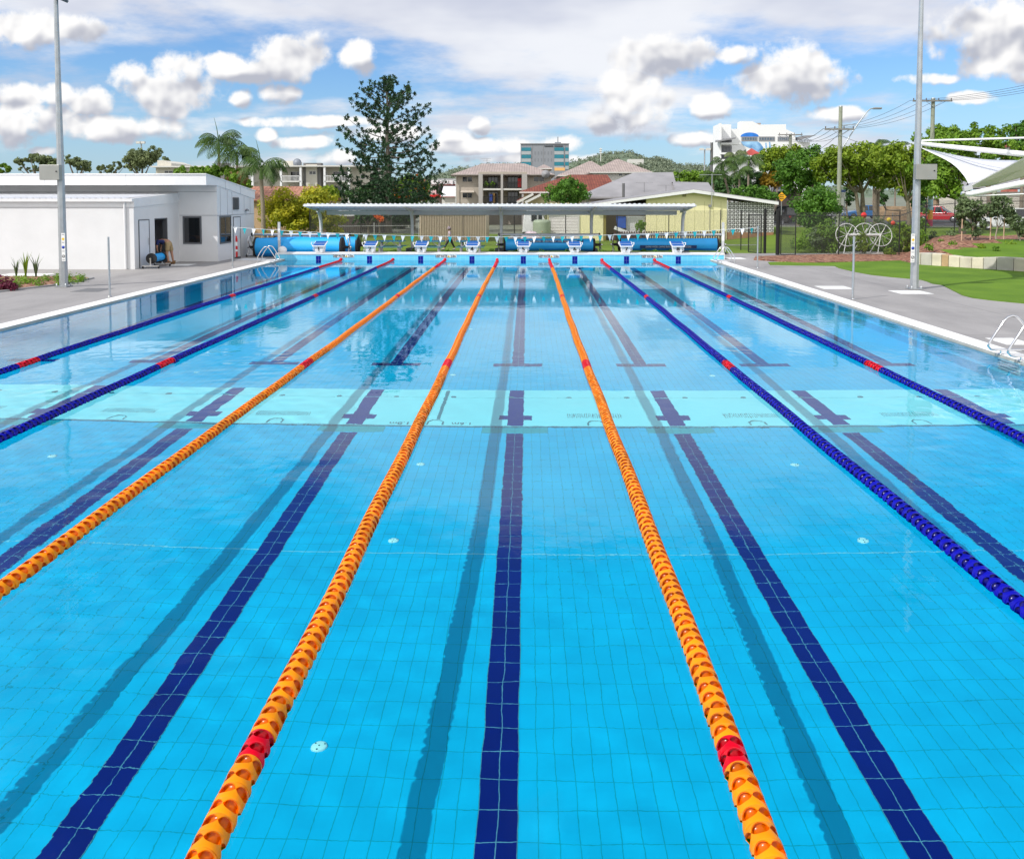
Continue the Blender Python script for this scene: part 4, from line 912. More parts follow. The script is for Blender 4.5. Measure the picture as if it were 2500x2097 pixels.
tree('green_thicket', 'dark green thicket round the foot of the pine above the canopy', 900, 80, [(870, 478, 40, 16), (925, 470, 44, 24), (960, 462, 36, 24)], L_dark, 6500, .26, 0, seed=24, per=40, cat='thicket')
GT = 'thin gum trees on the far left skyline'
tree('gum_tree', 'sparse gum tree just left of the left light mast', 92, 120, [(55, 395, 20, 10), (90, 385, 20, 12), (118, 398, 24, 16), (70, 412, 30, 8)], L_euc, 2600, .42, .22, seed=25, per=15, group=GT, limbs=10)
tree('gum_tree', 'sparse gum tree just right of the left light mast', 188, 122, [(178, 398, 16, 12), (200, 402, 20, 12), (215, 412, 14, 8), (165, 388, 8, 12)], L_euc, 1800, .42, .2, seed=26, per=15, group=GT, limbs=10)
tree('gum_tree', 'leafy gum tree, tallest on the left skyline, over the white roof', 345, 105, [(345, 385, 34, 20), (382, 372, 18, 13), (328, 407, 26, 10), (402, 392, 14, 9), (312, 388, 12, 9)], L_euc, 5200, .36, .22, seed=27, per=22, group=GT, limbs=10)
tree('gum_tree', 'low thin gum tree between two taller ones on the left skyline', 265, 118, [(285, 405, 20, 8), (245, 408, 18, 6), (265, 416, 34, 7)], L_euc, 1800, .36, .15, seed=28, per=14, group=GT, limbs=8)
tree('gum_tree', 'round green tree top at the left edge above the white roof', 8, 100, [(5, 412, 22, 10)], L_mid, 1200, .36, .15, seed=29, group=GT)

def bunya():
    rr = R(41); Y = 72; x0 = A(948, 486, Y).x; root = thing('bunya_pine', 'tall dark bunya pine towering behind the canopy', 'tree', (x0, Y, 0)); bark = mat('pine_bark', (.13, .11, .09), .9, var=.25, scale=6)
    sc = .2839*Y/F; zt = AZ(180, Y)
    b = MB(); b.tube([(x0, Y, -.1), (x0+.02, Y, 4), (x0-.05, Y, 9), (x0-.02, Y, zt-.6)], [.34, .27, .15, .04], 10); b.build('trunk', bark, root)
    br = MB(); lf = MB()
    prof = [(1.0, 1.4), (2.2, 3.3), (3.2, 4.4), (4.4, 5.0), (5.8, 5.0), (7.2, 4.6), (9.8, 4.0), (11.2, 3.5), (12.4, 2.7), (13.4, 1.5), (zt, .5)]
    def wid(z):
        for (a, r0), (c, r1) in zip(prof, prof[1:]):
            if a <= z <= c: return r0+(r1-r0)*(z-a)/(c-a)
        return .3
    z = 2.0
    def tuft(p, r):
        for _ in range(24):
            d = Vector((rr.gauss(0, 1), rr.gauss(0, 1), rr.gauss(0, 1)+.3)).normalized(); q = p+d*r*rr.uniform(.5, 1.1); t = d.orthogonal().normalized()*r*.16
            lf.add([p+d*r*.1-t*.6, p+d*r*.1+t*.6, q+t, q-t], [(0, 1, 2, 3)])
    while z < zt-.25:
        nb = rr.choice([3, 4, 4]); a0 = rr.random()*6.28
        for k in range(nb):
            a = a0+6.28*k/nb+rr.uniform(-.3, .3); tipz = z+.0; Lr = wid(min(zt, z+ 1.0))*rr.uniform(.82, 1.14)
            drop = min(1.0, .30*Lr) if z > 3 else .1; rise = rr.uniform(.15, .5)
            P0 = Vector((x0, Y, z-drop*.4)); dr = Vector((math.cos(a), math.sin(a), 0)); pts = []
            for j in range(7):
                t = j/6; up = (-.55*math.sin(t*math.pi*.62)+1.25*t*t)*(drop+.25)+rise*t*t
                kz = sm((z-6.5)/5); up = up*(1-kz)+t*(1.0+.9*rise)*Lr*.5*kz
                pts.append(P0+dr*Lr*t+Vector((0, 0, up)))
            br.tube(pts, [.055-.04*j/6 for j in range(7)], 5, caps=False)
            nt = int(3+Lr*3.4)
            for q in range(nt):
                t = .30+.72*(q+rr.random())/nt; i = min(5, int(min(.999, t)*6)); f = min(1, t*6-i); p = pts[i].lerp(pts[i+1], f)+Vector((rr.gauss(0, .16), rr.gauss(0, .16), rr.gauss(.02, .12)))
                tuft(p, rr.uniform(.17, .30))
        z += rr.uniform(.34, .55)
    for _ in range(80):
        z = rr.uniform(1.2, 4.5); a = rr.random()*6.28; r = rr.uniform(.2, 1.7 if z > 3 else 2.8); tuft(Vector((x0+r*math.cos(a), Y+r*math.sin(a), z)), rr.uniform(.2, .36))
    for _ in range(45):
        z = rr.uniform(5.5, zt); a = rr.random()*6.28; r = rr.uniform(.1, .8); tuft(Vector((x0+r*math.cos(a), Y+r*math.sin(a), z)), .2)
    br.build('branches', bark, root, fix=False); lf.build('crown', L_pine, root, fix=False)
bunya()

def palm(label, px, pyc, Y, base_z=None, nf=15, L_=2.2, seed=1, lean=0., spear=True, skirt=False, tr=.11, green=True, lm=None, droop=1.0, lw=.042, group='palms'):
    rr = R(seed); c = A(px, pyc, Y); zb = gz(c.x, Y) if base_z is None else base_z; root = thing('palm_tree', label, 'palm tree', (c.x-lean, Y, zb), group)
    b = MB(); b.tube([(c.x-lean, Y, zb-.1), (c.x-lean*.6, Y, zb+(c.z-zb)*.5), (c.x-.02, Y, c.z-.75)], [tr*1.3, tr, tr*.85], 8); b.build('trunk', mat('palm_bark', (.26, .21, .16), .9, var=.25, scale=14), root)
    b = MB(); b.tube([(c.x-.02, Y, c.z-.8), (c.x, Y, c.z-.05)], [tr*1.15, tr*.6], 8); b.build('crownshaft', mat('palm_green', (.14, .24, .05), .5, var=.1), root)
    for k in range(nf):
        a = 6.283*k/nf*2.4+rr.uniform(-.25, .25); e = [.95, .35, .65, .05][k % 4]+rr.uniform(-.12, .12); L1 = L_*rr.uniform(.85, 1.1); fr = MB(); pts = []; p = Vector(c); ang = e
        n = 12
        for j in range(n+1):
            pts.append(p.copy()); d = Vector((math.cos(a)*math.cos(ang), math.sin(a)*math.cos(ang), math.sin(ang))); p = p+d*L1/n; ang -= (.13+.05*j/n)*droop*(1.1 if e > .5 else .85)
        fr.tube(pts, [.022]*9+[.014, .01, .008, .006], 4, caps=False)
        side = Vector((-math.sin(a), math.cos(a), 0))
        for j in range(2, n):
            for h in (0, .5):
                q = pts[j].lerp(pts[j+1], h); tdir = (pts[j+1]-pts[j]).normalized(); t = (j+h)/n; ll = L1*.34*math.sin(math.pi*min(1, .18+t*.85))+.1
                for s in (-1, 1):
                    dd = (side*s*.75+tdir*.45+Vector((0, 0, -.75-.5*rr.random()))).normalized(); e1 = q+dd*ll; w = tdir*lw
                    m_ = q.lerp(e1, .5)+Vector((0, 0, .04)); fr.add([q-w*.5, q+w*.5, m_+w*.9, m_-w*.6, e1], [(0, 1, 2, 3), (3, 2, 4)])
        fr.build('frond', lm or L_palm, root, fix=False)
    if spear: b = MB(); b.tube([c, c+Vector((-.12, 0, .9)), c+Vector((-.32, 0, 1.75))], [.04, .03, .008], 5); b.build('spear_leaf', mat('spear_green', (.06, .12, .04), .5, var=0), root)
    if skirt: b = MB(); leaves(b, [(c+Vector((.25, -.1, -1.75)), .55), (c+Vector((-.25, -.1, -1.7)), .5), (c+Vector((.5, 0, -2.1)), .4)], 900, .3, rr, up=-.5); b.build('dry_skirt', L_straw, root, fix=False)
    return root
palm('tall palm at the left of three, with a straight spear leaf', 534, 345, 60, nf=15, L_=2.35, seed=3)
palm('middle palm of three, with a straw skirt under its green shaft', 579, 376, 58, nf=15, L_=2.2, seed=4, spear=False, skirt=True)
palm('right palm of three, its drooping fronds hanging over the brown tiled roof', 638, 408, 52, nf=14, L_=2.3, seed=5, lean=-.1, droop=1.25, tr=.14)
palm('leaning palm furthest left in the clump below the white hospital', 1766, 398, 80, nf=12, L_=2.0, seed=6, lean=-.9, spear=False, group='palms in the clump')
palm('thin grey feathery palm at the middle of the clump below the hospital', 1794, 378, 84, nf=9, L_=1.6, seed=7, spear=False, lm=L_euc, tr=.08, group='palms in the clump')
palm('bushy palm under the mural in the clump below the hospital', 1828, 392, 82, nf=14, L_=2.2, seed=8, spear=False, group='palms in the clump')
palm('low palm between the leaning one and the bushy one in the clump', 1806, 418, 78, nf=12, L_=1.9, seed=9, spear=False, group='palms in the clump')
palm('low palm at the left foot of the leaning palm', 1742, 428, 79, nf=12, L_=1.8, seed=10, spear=False, group='palms in the clump')
palm('windblown palm top over the street trees, left one of two', 2135, 355, 112, nf=9, L_=2.6, seed=11, spear=False, lw=.05, group='windblown palms')
palm('windblown palm top over the street trees, right one of two', 2188, 358, 116, nf=9, L_=2.4, seed=12, spear=False, lw=.05, group='windblown palms')

# ------------------------------------------------------------------ houses
def roofmat(name, c1, c2, bw=.3, rh=.35, bump=.8):
    m = bpy.data.materials.new(name); m.use_nodes = True; nt = m.node_tree; N = nt.nodes; L = nt.links; p = N['Principled BSDF']; tc = N.new('ShaderNodeTexCoord')
    b = N.new('ShaderNodeTexBrick'); b.offset = 0; b.inputs['Scale'].default_value = 1; b.inputs['Brick Width'].default_value = bw; b.inputs['Row Height'].default_value = rh; b.inputs['Mortar Size'].default_value = .035; b.inputs['Mortar Smooth'].default_value = .6
    mp = N.new('ShaderNodeMapping'); mp.inputs['Scale'].default_value = (1, 1, 1); L.new(tc.outputs['Object'], mp.inputs[0])
    sx = N.new('ShaderNodeSeparateXYZ'); L.new(mp.outputs[0], sx.inputs[0]); cb = N.new('ShaderNodeCombineXYZ'); L.new(sx.outputs[0], cb.inputs[0]); ml = N.new('ShaderNodeMath'); ml.operation = 'MULTIPLY'; ml.inputs[1].default_value = 2.2; L.new(sx.outputs[2], ml.inputs[0]); L.new(ml.outputs[0], cb.inputs[1]); L.new(cb.outputs[0], b.inputs[0])
    b.inputs['Color1'].default_value = (*c1, 1); b.inputs['Color2'].default_value = (*c2, 1); b.inputs['Mortar'].default_value = (*[v*.55 for v in c1], 1)
    n = N.new('ShaderNodeTexNoise'); n.inputs['Scale'].default_value = .8; n.inputs['Detail'].default_value = 5; L.new(tc.outputs['Object'], n.inputs[0]); hs = N.new('ShaderNodeHueSaturation'); r = N.new('ShaderNodeMapRange'); r.inputs[1].default_value = .3; r.inputs[2].default_value = .7; r.inputs[3].default_value = .82; r.inputs[4].default_value = 1.1
    L.new(n.outputs[0], r.inputs[0]); L.new(r.outputs[0], hs.inputs['Value']); L.new(b.outputs[0], hs.inputs['Color']); L.new(hs.outputs[0], p.inputs['Base Color']); p.inputs['Roughness'].default_value = .75; return m
tile_grey = roofmat('roof_tile_grey', (.36, .29, .26), (.42, .34, .30)); tile_red = roofmat('roof_tile_red', (.19, .05, .028), (.25, .075, .04), .25, .4); tile_brown = roofmat('roof_tile_brown', (.36, .16, .10), (.45, .22, .15)); iron = mat('roof_iron_grey', (.28, .27, .27), .55, var=.14, scale=.7)
beige = mat('wall_beige', (.42, .37, .31), .8, var=.05); cream = mat('wall_cream', (.62, .56, .34), .8, var=.05); yellow = mat('wall_yellow', (.80, .74, .43), .75, var=.015, scale=1); offwhite = mat('wall_offwhite', (.60, .59, .55), .8, var=.04); midgrey = mat('wall_midgrey', (.25, .25, .26), .7, var=.05); dark = mat('dark_recess', (.03, .03, .035), .8, var=0)
def hip(b, x0, x1, y0, y1, ze, rx0, rx1, zr, m=0, th=.15):
    ym = (y0+y1)/2; v = [(x0, y0, ze), (x1, y0, ze), (x1, y1, ze), (x0, y1, ze), (rx0, ym, zr), (rx1, ym, zr), (x0, y0, ze-th), (x1, y0, ze-th), (x1, y1, ze-th), (x0, y1, ze-th)]
    b.add(v, [(0, 1, 5, 4), (1, 2, 5), (2, 3, 4, 5), (3, 0, 4), (0, 6, 7, 1), (1, 7, 8, 2), (2, 8, 9, 3), (3, 9, 6, 0), (6, 9, 8, 7)], m)
def hiphouse(label, px0, px1, pye, prx0, prx1, pyr, Y, D, wallm, roofm, wins=(), inset=.4, name='house', cat='house', group='houses behind the pool'):
    x0, x1 = AX(px0, Y), AX(px1, Y); ze = AZ(pye, Y); Yr = Y+D/2; zr = AZ(pyr, Yr); rx0, rx1 = AX(prx0, Yr), AX(prx1, Yr)
    root = thing(name, label, cat, ((x0+x1)/2, Y+D/2, 0), group)
    b = MB(); b.box(x0+inset, x1-inset, Y+inset, Y+D-inset, -.1, ze-.15); b.build('wall', wallm, root)
    b = MB(); hip(b, x0, x1, Y, Y+D, ze, rx0, rx1, zr); b.build('roof', roofm, root)
    b = MB(); b.box(x0, x1, Y-.1, Y-.005, ze-.16, ze-.02); b.build('gutter', offwhite, root)
    for w in wins:
        a, c, p, q = w[:4]; window(root, AX(a, Y+inset), AX(c, Y+inset), AZ(q, Y+inset), AZ(p, Y+inset), Y+inset, fm=offwhite, mull=w[4] if len(w) > 4 else 1, t=.08)
    return root
hiphouse('small pale tiled roof peeping out between the flats and the grey tower', 1309, 1348, 411, 1327, 1329, 402, 118, 8, beige, tile_grey)
hiphouse('pale tiled roof house behind the red roof, with a satellite dish', 1361, 1505, 428, 1438, 1444, 394, 106, 14, beige, tile_grey)
hiphouse('pale tiled pyramid roof house right of the satellite dish', 1440, 1592, 420, 1504, 1510, 389, 98, 13, offwhite, tile_grey, [(1509, 1520, 423, 431, 0), (1523, 1540, 424, 430, 1)])
r_ = hiphouse('house with a red brown tiled roof and cream boarded walls', 1268, 1512, 468, 1391, 1482, 427, 76, 13, cream, tile_red, [(1338, 1362, 472, 490, 1)])
b = MB(); Y = 74.6
b.add([A(1262, 494, Y), A(1302, 473, Y), A(1302, 469, Y+5), A(1262, 489, Y+5)], [(0, 1, 2, 3)]); b.add([A(1282, 494, Y), A(1322, 474, Y), A(1330, 470, Y+5), A(1290, 489, Y+5)], [(0, 1, 2, 3)]); b.build('porch_roof', tile_red, r_)
b = MB(); b.bar(A(1262, 495, Y-.05), A(1302, 474, Y-.05), .06, .22); b.bar(A(1282, 495, Y-.05), A(1322, 475, Y-.05), .06, .22); b.build('barge_board', offwhite, r_)
def greyroof():
    Y = 66; root = thing('house', 'house with a large plain grey iron roof behind the yellow house', 'house', (A(1560, 486, 70).x, 70, 0), 'houses behind the pool')
    zE = AZ(481, Y); p = lambda px, py, y: A(px, py, y)
    b = MB(); a = p(1425, 481, Y); c = p(1660, 481, Y); b.box(a.x+.4, c.x-.3, Y+.4, Y+12, 0, zE-.02); b.build('wall', beige, root)
    rl = p(1547, 422, Y+6); rr_ = p(1643, 421, Y+6); el = p(1419, 468, Y+2.5)
    b = MB(); b.add([(el.x, Y, zE), (c.x, Y, zE), (rr_.x, Y+6, rr_.z), (rl.x, Y+6, rl.z), (c.x, Y+12, zE), (el.x, Y+12, zE), (el.x, Y, zE-.15), (c.x, Y, zE-.15)], [(0, 1, 2, 3), (1, 4, 2), (4, 5, 3, 2), (5, 0, 3), (0, 6, 7, 1)])
    s1 = p(1659, 444, Y+3); s2 = p(1729, 446, Y+3); s3 = p(1745, 471, Y)
    b.add([(c.x-.4, Y-.2, s3.z), (s3.x, Y-.2, s3.z), (s2.x, Y+3, s2.z), (s1.x-.6, Y+3, s1.z), (s3.x, Y+6, s3.z), (c.x-.4, Y+6, s3.z)], [(0, 1, 2, 3), (1, 4, 2), (4, 5, 3, 2)]); b.build('roof', iron, root)
    b = MB(); b.box(c.x-.2, s3.x-.4, Y+.1, Y+5.6, 0, s3.z-.05); b.build('side_wall', beige, root)
    for px, py0, py1 in ((1522, 448, 482),):
        b = MB(); q = p(px, py1, Y-.4); b.tube([(q.x, q.y, 2), (q.x, q.y, AZ(py0, Y-.4))], .11, 8); b.build('flue', mat('flue_dark', (.12, .12, .12), .7, var=.1), root)
    for px, py in ((1573, 446), (1626, 453)):
        q = p(px, py, Y+1); b = MB(); b.tube([(q.x, q.y, q.z-1.3), (q.x, q.y, q.z)], .02, 5); b.bar((q.x-.7, q.y, q.z), (q.x+.7, q.y, q.z), .02, .02)
        for k in range(6): b.bar((q.x-.6+k*.22, q.y-.25, q.z), (q.x-.6+k*.22, q.y+.25, q.z), .012, .012)
        b.build('aerial', mat('aerial_grey', (.18, .18, .18), .5, var=0), root)
greyroof()
def yellowhouse():
    Y = 58.6; Z = lambda p: AZ(p, Y); X = lambda p: AX(p, Y); root = thing('yellow_house', 'low pale yellow house with a white breeze block screen and white garage door', 'house', (X(1620), Y, 0))
    b = MB(); pr = [(X(1578), -.1), (X(1775), -.1), (X(1775), Z(478)), (X(1690), Z(468)), (X(1578), Z(484))]; b.ext(pr, 'y', Y, Y+.25)
    b.build('front_wall', yellow, root); b = MB(); b.ext([(X(1335), -.1), (X(1473), -.1), (X(1473), Z(498)), (X(1445), Z(500)), (X(1335), Z(521))], 'y', Y, Y+.25); b.box(X(1335), X(1335)+.2, Y+.25, Y+8, 0, Z(522)); b.build('front_wall', yellow, root); b = MB(); b.box(X(1890)-.2, X(1890), Y+.25, Y+9, 0, Z(498)); b.build('end_wall', yellow, root)
    for px in (1603, 1625, 1648, 1672, 1696, 1720, 1742, 1760, 1415, 1440):
        b = MB(); b.box(X(px), X(px)+.02, Y-.006, Y-.001, .1, Z(492)); b.build('batten', mat('batten_yellow', (.45, .41, .18), .8, var=0), root)
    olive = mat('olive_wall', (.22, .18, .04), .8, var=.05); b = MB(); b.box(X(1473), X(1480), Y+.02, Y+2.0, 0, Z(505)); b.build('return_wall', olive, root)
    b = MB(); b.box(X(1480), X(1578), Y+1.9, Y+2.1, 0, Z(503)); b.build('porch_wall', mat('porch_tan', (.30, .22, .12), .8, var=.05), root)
    # roof: two slopes with a white barge
    apx, apz = X(1690), Z(462)
    b = MB(); xl, zl, xr, zr = X(1442), Z(497), X(1896), Z(492)
    b.ext([(xl, zl), (apx, apz), (xr, zr), (xr, zr-.12), (apx, apz-.14), (xl, zl-.12)], 'y', Y-.45, Y+9); b.ext([(X(1318), Z(515)), (xl, zl+.02), (xl, zl-.13), (X(1318), Z(515)-.12)], 'y', Y-.3, Y+8); b.build('roof', iron, root)
    b = MB(); b.ext([(xl, zl-.05), (apx, apz-.05), (xr, zr-.05), (xr, zr-.25), (apx, apz-.27), (xl, zl-.2)], 'y', Y-.5, Y-.452); b.build('barge_board', white, root)
    b = MB(); b.box(X(1345), X(1411), Y-.04, Y-.002, .05, Z(529)); o = b.build('garage_door', mat('garage_white', (.74, .70, .68), .6, var=.03), root)
    b = MB(); [b.box(X(1345)+.02, X(1411)-.02, Y-.05, Y-.041, .25+k*.22, .27+k*.22) for k in range(7)]; b.build('panel_groove', mat('groove_pink', (.5, .42, .41), .7, var=0), o)
    b = MB(); b.box(X(1342)-.05, X(1345)-.005, Y-.06, Y-.002, 0, Z(526)); b.box(X(1411)+.005, X(1413)+.06, Y-.06, Y-.002, 0, Z(526)); b.box(X(1345)-.005, X(1411)+.005, Y-.06, Y-.002, Z(529)+.005, Z(526)); b.build('door_surround', offwhite, o)
    # breeze block screen: square blocks, dark lens plates paint the shade of four holes
    x0, x1, z0, z1 = X(1778), X(1890), Z(567), Z(494); nx = 12; nz = 8; w = (x1-x0)/nx; h = (z1-z0)/nz; b = MB(); d = MB()
    b.box(x0, x1, Y+.0, Y+.1, z0, z1)
    for i in range(nx):
        for j in range(nz):
            cx, cz = x0+w*(i+.5), z0+h*(j+.5)
            for k in range(4):
                a0 = math.pi/4+k*math.pi/2
                pts = []
                for t in (-.68, -.3, 0, .3, .68): pts.append((cx+math.cos(a0+t)*w*.47, cz+math.sin(a0+t)*h*.47))
                for t in (.4, 0, -.4): pts.append((cx+math.cos(a0+t)*w*.14, cz+math.sin(a0+t)*h*.14))
                d.ext(pts, 'y', Y-.008, Y-.002)
    b.build('breeze_block_wall', white, root); q = d.build('opening_shade_plate', mat('opening_shade_dark', (.05, .045, .04), .9, var=0), root); tag(q, kind='stuff')
    b = MB(); b.box(x0-.02, x1, Y+.0, Y+.2, -.1, z0-.003); b.build('brick_base', mat('brick_brown', (.30, .16, .08), .9, var=.2, scale=6), root)
    b = MB()
    for k in range(46): xx = X(1500)+k*(X(1775)-X(1500))/46; b.box(xx, xx+.09, Y-.03, Y-.004, .0, Z(565))
    b.build('slat_skirt', mat('skirt_dark', (.10, .05, .05), .8, var=.1), root)
    b = MB(); yb = Y+.3
    for k in range(22): xx = X(1531)+k*(X(1577)-X(1531))/22; b.box(xx, xx+.045, yb, yb+.04, Z(566), Z(531))
    b.box(X(1530), X(1578), yb-.02, yb+.06, Z(531), Z(528)); b.box(X(1530), X(1578), yb-.02, yb+.06, Z(569), Z(566)); b.build('balustrade', white, root)
    b = MB(); b.add([A(1504, 528, Y+.1), A(1528, 529, Y+.1), A(1528, 558, Y+.1), A(1506, 555, Y+.1)], [(0, 1, 2, 3)]); o = b.build('blue_screen', mat('tarp_blue', (.02, .08, .38), .6, var=.1, scale=3), root); o.modifiers.new('thickness', 'SOLIDIFY').thickness = .02
    b = MB(); b.bar(A(1500, 556, Y+.1), A(1535, 570, Y+.1), .08, .25); b.build('stair_stringer', white, root)
    b = MB(); b.box(X(1666), X(1675), Y-.05, Y-.002, Z(481), Z(472)); b.build('gable_vent', mat('vent_olive', (.3, .27, .13), .7, var=0), root)
    b = MB(); q = A(1738, 470, Y-.6); b.tube([(q.x, q.y, AZ(500, Y)), (q.x, q.y, AZ(426, Y))], .03, 6); b.bar((q.x-.9, q.y, AZ(428, Y)), (q.x+.7, q.y, AZ(428, Y)), .03, .03); b.build('antenna_mast', steel, root)
    b = MB(); q = A(1733, 505, Y); b.box(q.x-.1, q.x+.1, Y-.1, Y-.008, Z(506), Z(500)); b.tube([(q.x, Y-.03, Z(506)), (q.x, Y-.03, .4)], .015, 5); b.build('meter_conduit', midgrey, root)
yellowhouse()
def shed():
    Y = 57.5; X = lambda p: AX(p, Y); Z = lambda p: AZ(p, Y); root = thing('garden_shed', 'long beige corrugated shed with a green gutter under the canopy', 'shed', (X(1105), Y, 0)); x0, x1 = X(1024), X(1186)
    n = 40; prof = []
    for k in range(n): xa = x0+(x1-x0)*k/n; w = (x1-x0)/n; prof += [(xa, Y), (xa+.4*w, Y), (xa+.5*w, Y-.12), (xa+.9*w, Y-.12)]
    prof += [(x1, Y), (x1, Y+5), (x0, Y+5)]; b = MB(); b.prism(prof, -.4, Z(522)); b.build('corrugated_wall', mat('shed_beige', (.55, .45, .34), .6, var=.05), root)
    gm = mat('shed_green', (.16, .23, .17), .5, var=.05); b = MB(); b.box(x0-.05, x1+.05, Y-.2, Y-.06, Z(523), Z(519)); b.build('gutter', gm, root)
    b = MB(); b.ext([(Y-.15, Z(519)), (Y+2.6, Z(508)), (Y+5.1, Z(519)), (Y+5.1, Z(519)-.06), (Y-.15, Z(519)-.06)], 'x', x0-.05, x1+.05); b.build('roof', gm, root)
shed()
def flats():
    Y = 95; X = lambda p: AX(p, Y); Z = lambda p: AZ(p, Y); root = thing('apartment_block', 'two storey beige flats with dark balconies and a tiled hip roof', 'apartments', (X(1230), Y, 0)); D = 14
    b = MB(); b.box(X(1113), X(1345), Y+2.0, Y+D, -.1, Z(429)); b.box(X(1113), X(1180), Y, Y+2.0, -.1, Z(429)); b.box(X(1277), X(1345), Y, Y+2.0, -.1, Z(429)); b.build('wall', beige, root)
    b = MB(); Yr = Y+D/2; hip(b, X(1102), X(1355), Y-.6, Y+D, Z(427), AX(1178, Yr), AX(1281, Yr), AZ(400, Yr)); b.build('roof', tile_grey, root)
    b = MB(); b.box(X(1102), X(1355), Y-.75, Y-.61, Z(429), Z(427)); b.build('gutter', mat('gutter_brown', (.28, .25, .22), .6, var=0), root)
    b = MB(); b.box(X(1170), X(1287), Y-1.4, Y-.8, Z(426), Z(421)); b.build('balcony_fascia', beige, root)
    for a, c in ((1170, 1180), (1223.5, 1229), (1274, 1287)): b = MB(); b.box(X(a), X(c), Y-1.4, Y-.8, -.1, Z(426)-.005); b.build('column', mat('column_grey', (.38, .36, .34), .8, var=.03), root)
    for z0, z1 in ((463, 461),): b = MB(); b.box(X(1180)+.01, X(1274)-.01, Y-1.35, Y+1.99, Z(465), Z(461)); b.build('balcony_slab', offwhite, root)
    for (a, c) in ((1181, 1223), (1230, 1273)):
        for (t, u, fl) in ((446, 461, 0), (481, 497, 1)):
            b = MB(); xa, xc = X(a), X(c)
            for k in range(24): xx = xa+(xc-xa)*k/23; b.box(xx-.012, xx+.012, Y-1.3, Y-1.27, Z(u), Z(t))
            b.box(xa, xc, Y-1.32, Y-1.25, Z(t)-.0, Z(t)+.06); b.build('balcony_railing', black, root)
        for (t, u) in ((431, 460), (468, 498)):
            window(root, X(a)+.4, X(c)-.4, Z(u), Z(t), Y+1.98, fm=greyframe, mull=2, t=.08, name='glass_door')
    for (a, c, t, u) in ((1128, 1154, 431, 446), (1128, 1154, 470, 485), (1302, 1330, 431, 445)): window(root, X(a), X(c), Z(u), Z(t), Y-.001, fm=beige, mull=1, t=.08)
    b = MB(); b.add([A(1124, 471, Y-.8), A(1158, 471, Y-.8), A(1157, 466, Y), A(1126, 466, Y)], [(0, 1, 2, 3)]); o = b.build('window_hood', beige, root); o.modifiers.new('thickness', 'SOLIDIFY').thickness = .05
    b = MB(); b.tube([(X(1114), Y-.3, 0), (X(1114), Y-.3, Z(429))], .06, 6); b.build('downpipe', offwhite, root)
    b = MB(); b.box(X(1264), X(1273), Y-.3, Y-.2, Z(458), Z(436)); b.build('red_curtain', red, root)
    b = MB(); b.box(X(1196), X(1203), Y-.9, Y-.8, Z(492), Z(475)); b.build('hanging_laundry', mat('laundry_blue', (.03, .08, .4), .7, var=0), root)
    b = MB(); b.box(X(1204), X(1209), Y-.6, Y-.5, Z(496), Z(472)); b.build('timber_panel', mat('timber_tan', (.5, .28, .09), .7, var=.1), root)
    b = MB(); q = A(1189, 388, Y+6); b.tube([(q.x, q.y, 6), (q.x, q.y, q.z)], .04, 5); b.bar((q.x-.8, q.y, q.z), (q.x+.5, q.y, q.z), .04, .04); b.bar((q.x-.5, q.y, q.z-.25), (q.x+.4, q.y, q.z-.25), .03, .03); b.build('aerial', steel, root)
    b = MB(); b.lathe([(0, -.3), (.12, -.3), (.3, .0), (.5, .05), (.5, .1), (0, -.1)], A(1332, 426, Y-1), 12, axis='y'); b.build('satellite_dish', midgrey, root)
flats()
def balcony_pots():
    for px, s, lab in ((1187, 1, 'green pot plant on the left upper balcony of the beige flats'), (1202, 2, 'red pot with a plant on the left upper balcony, right of the green one')):
        tree('pot_plant', lab, px, 94.0, [(px, 451, 6, 7)], L_mid, 260, .2, .03, seed=s+70, z0=AZ(461, 94), cat='plant')
balcony_pots()
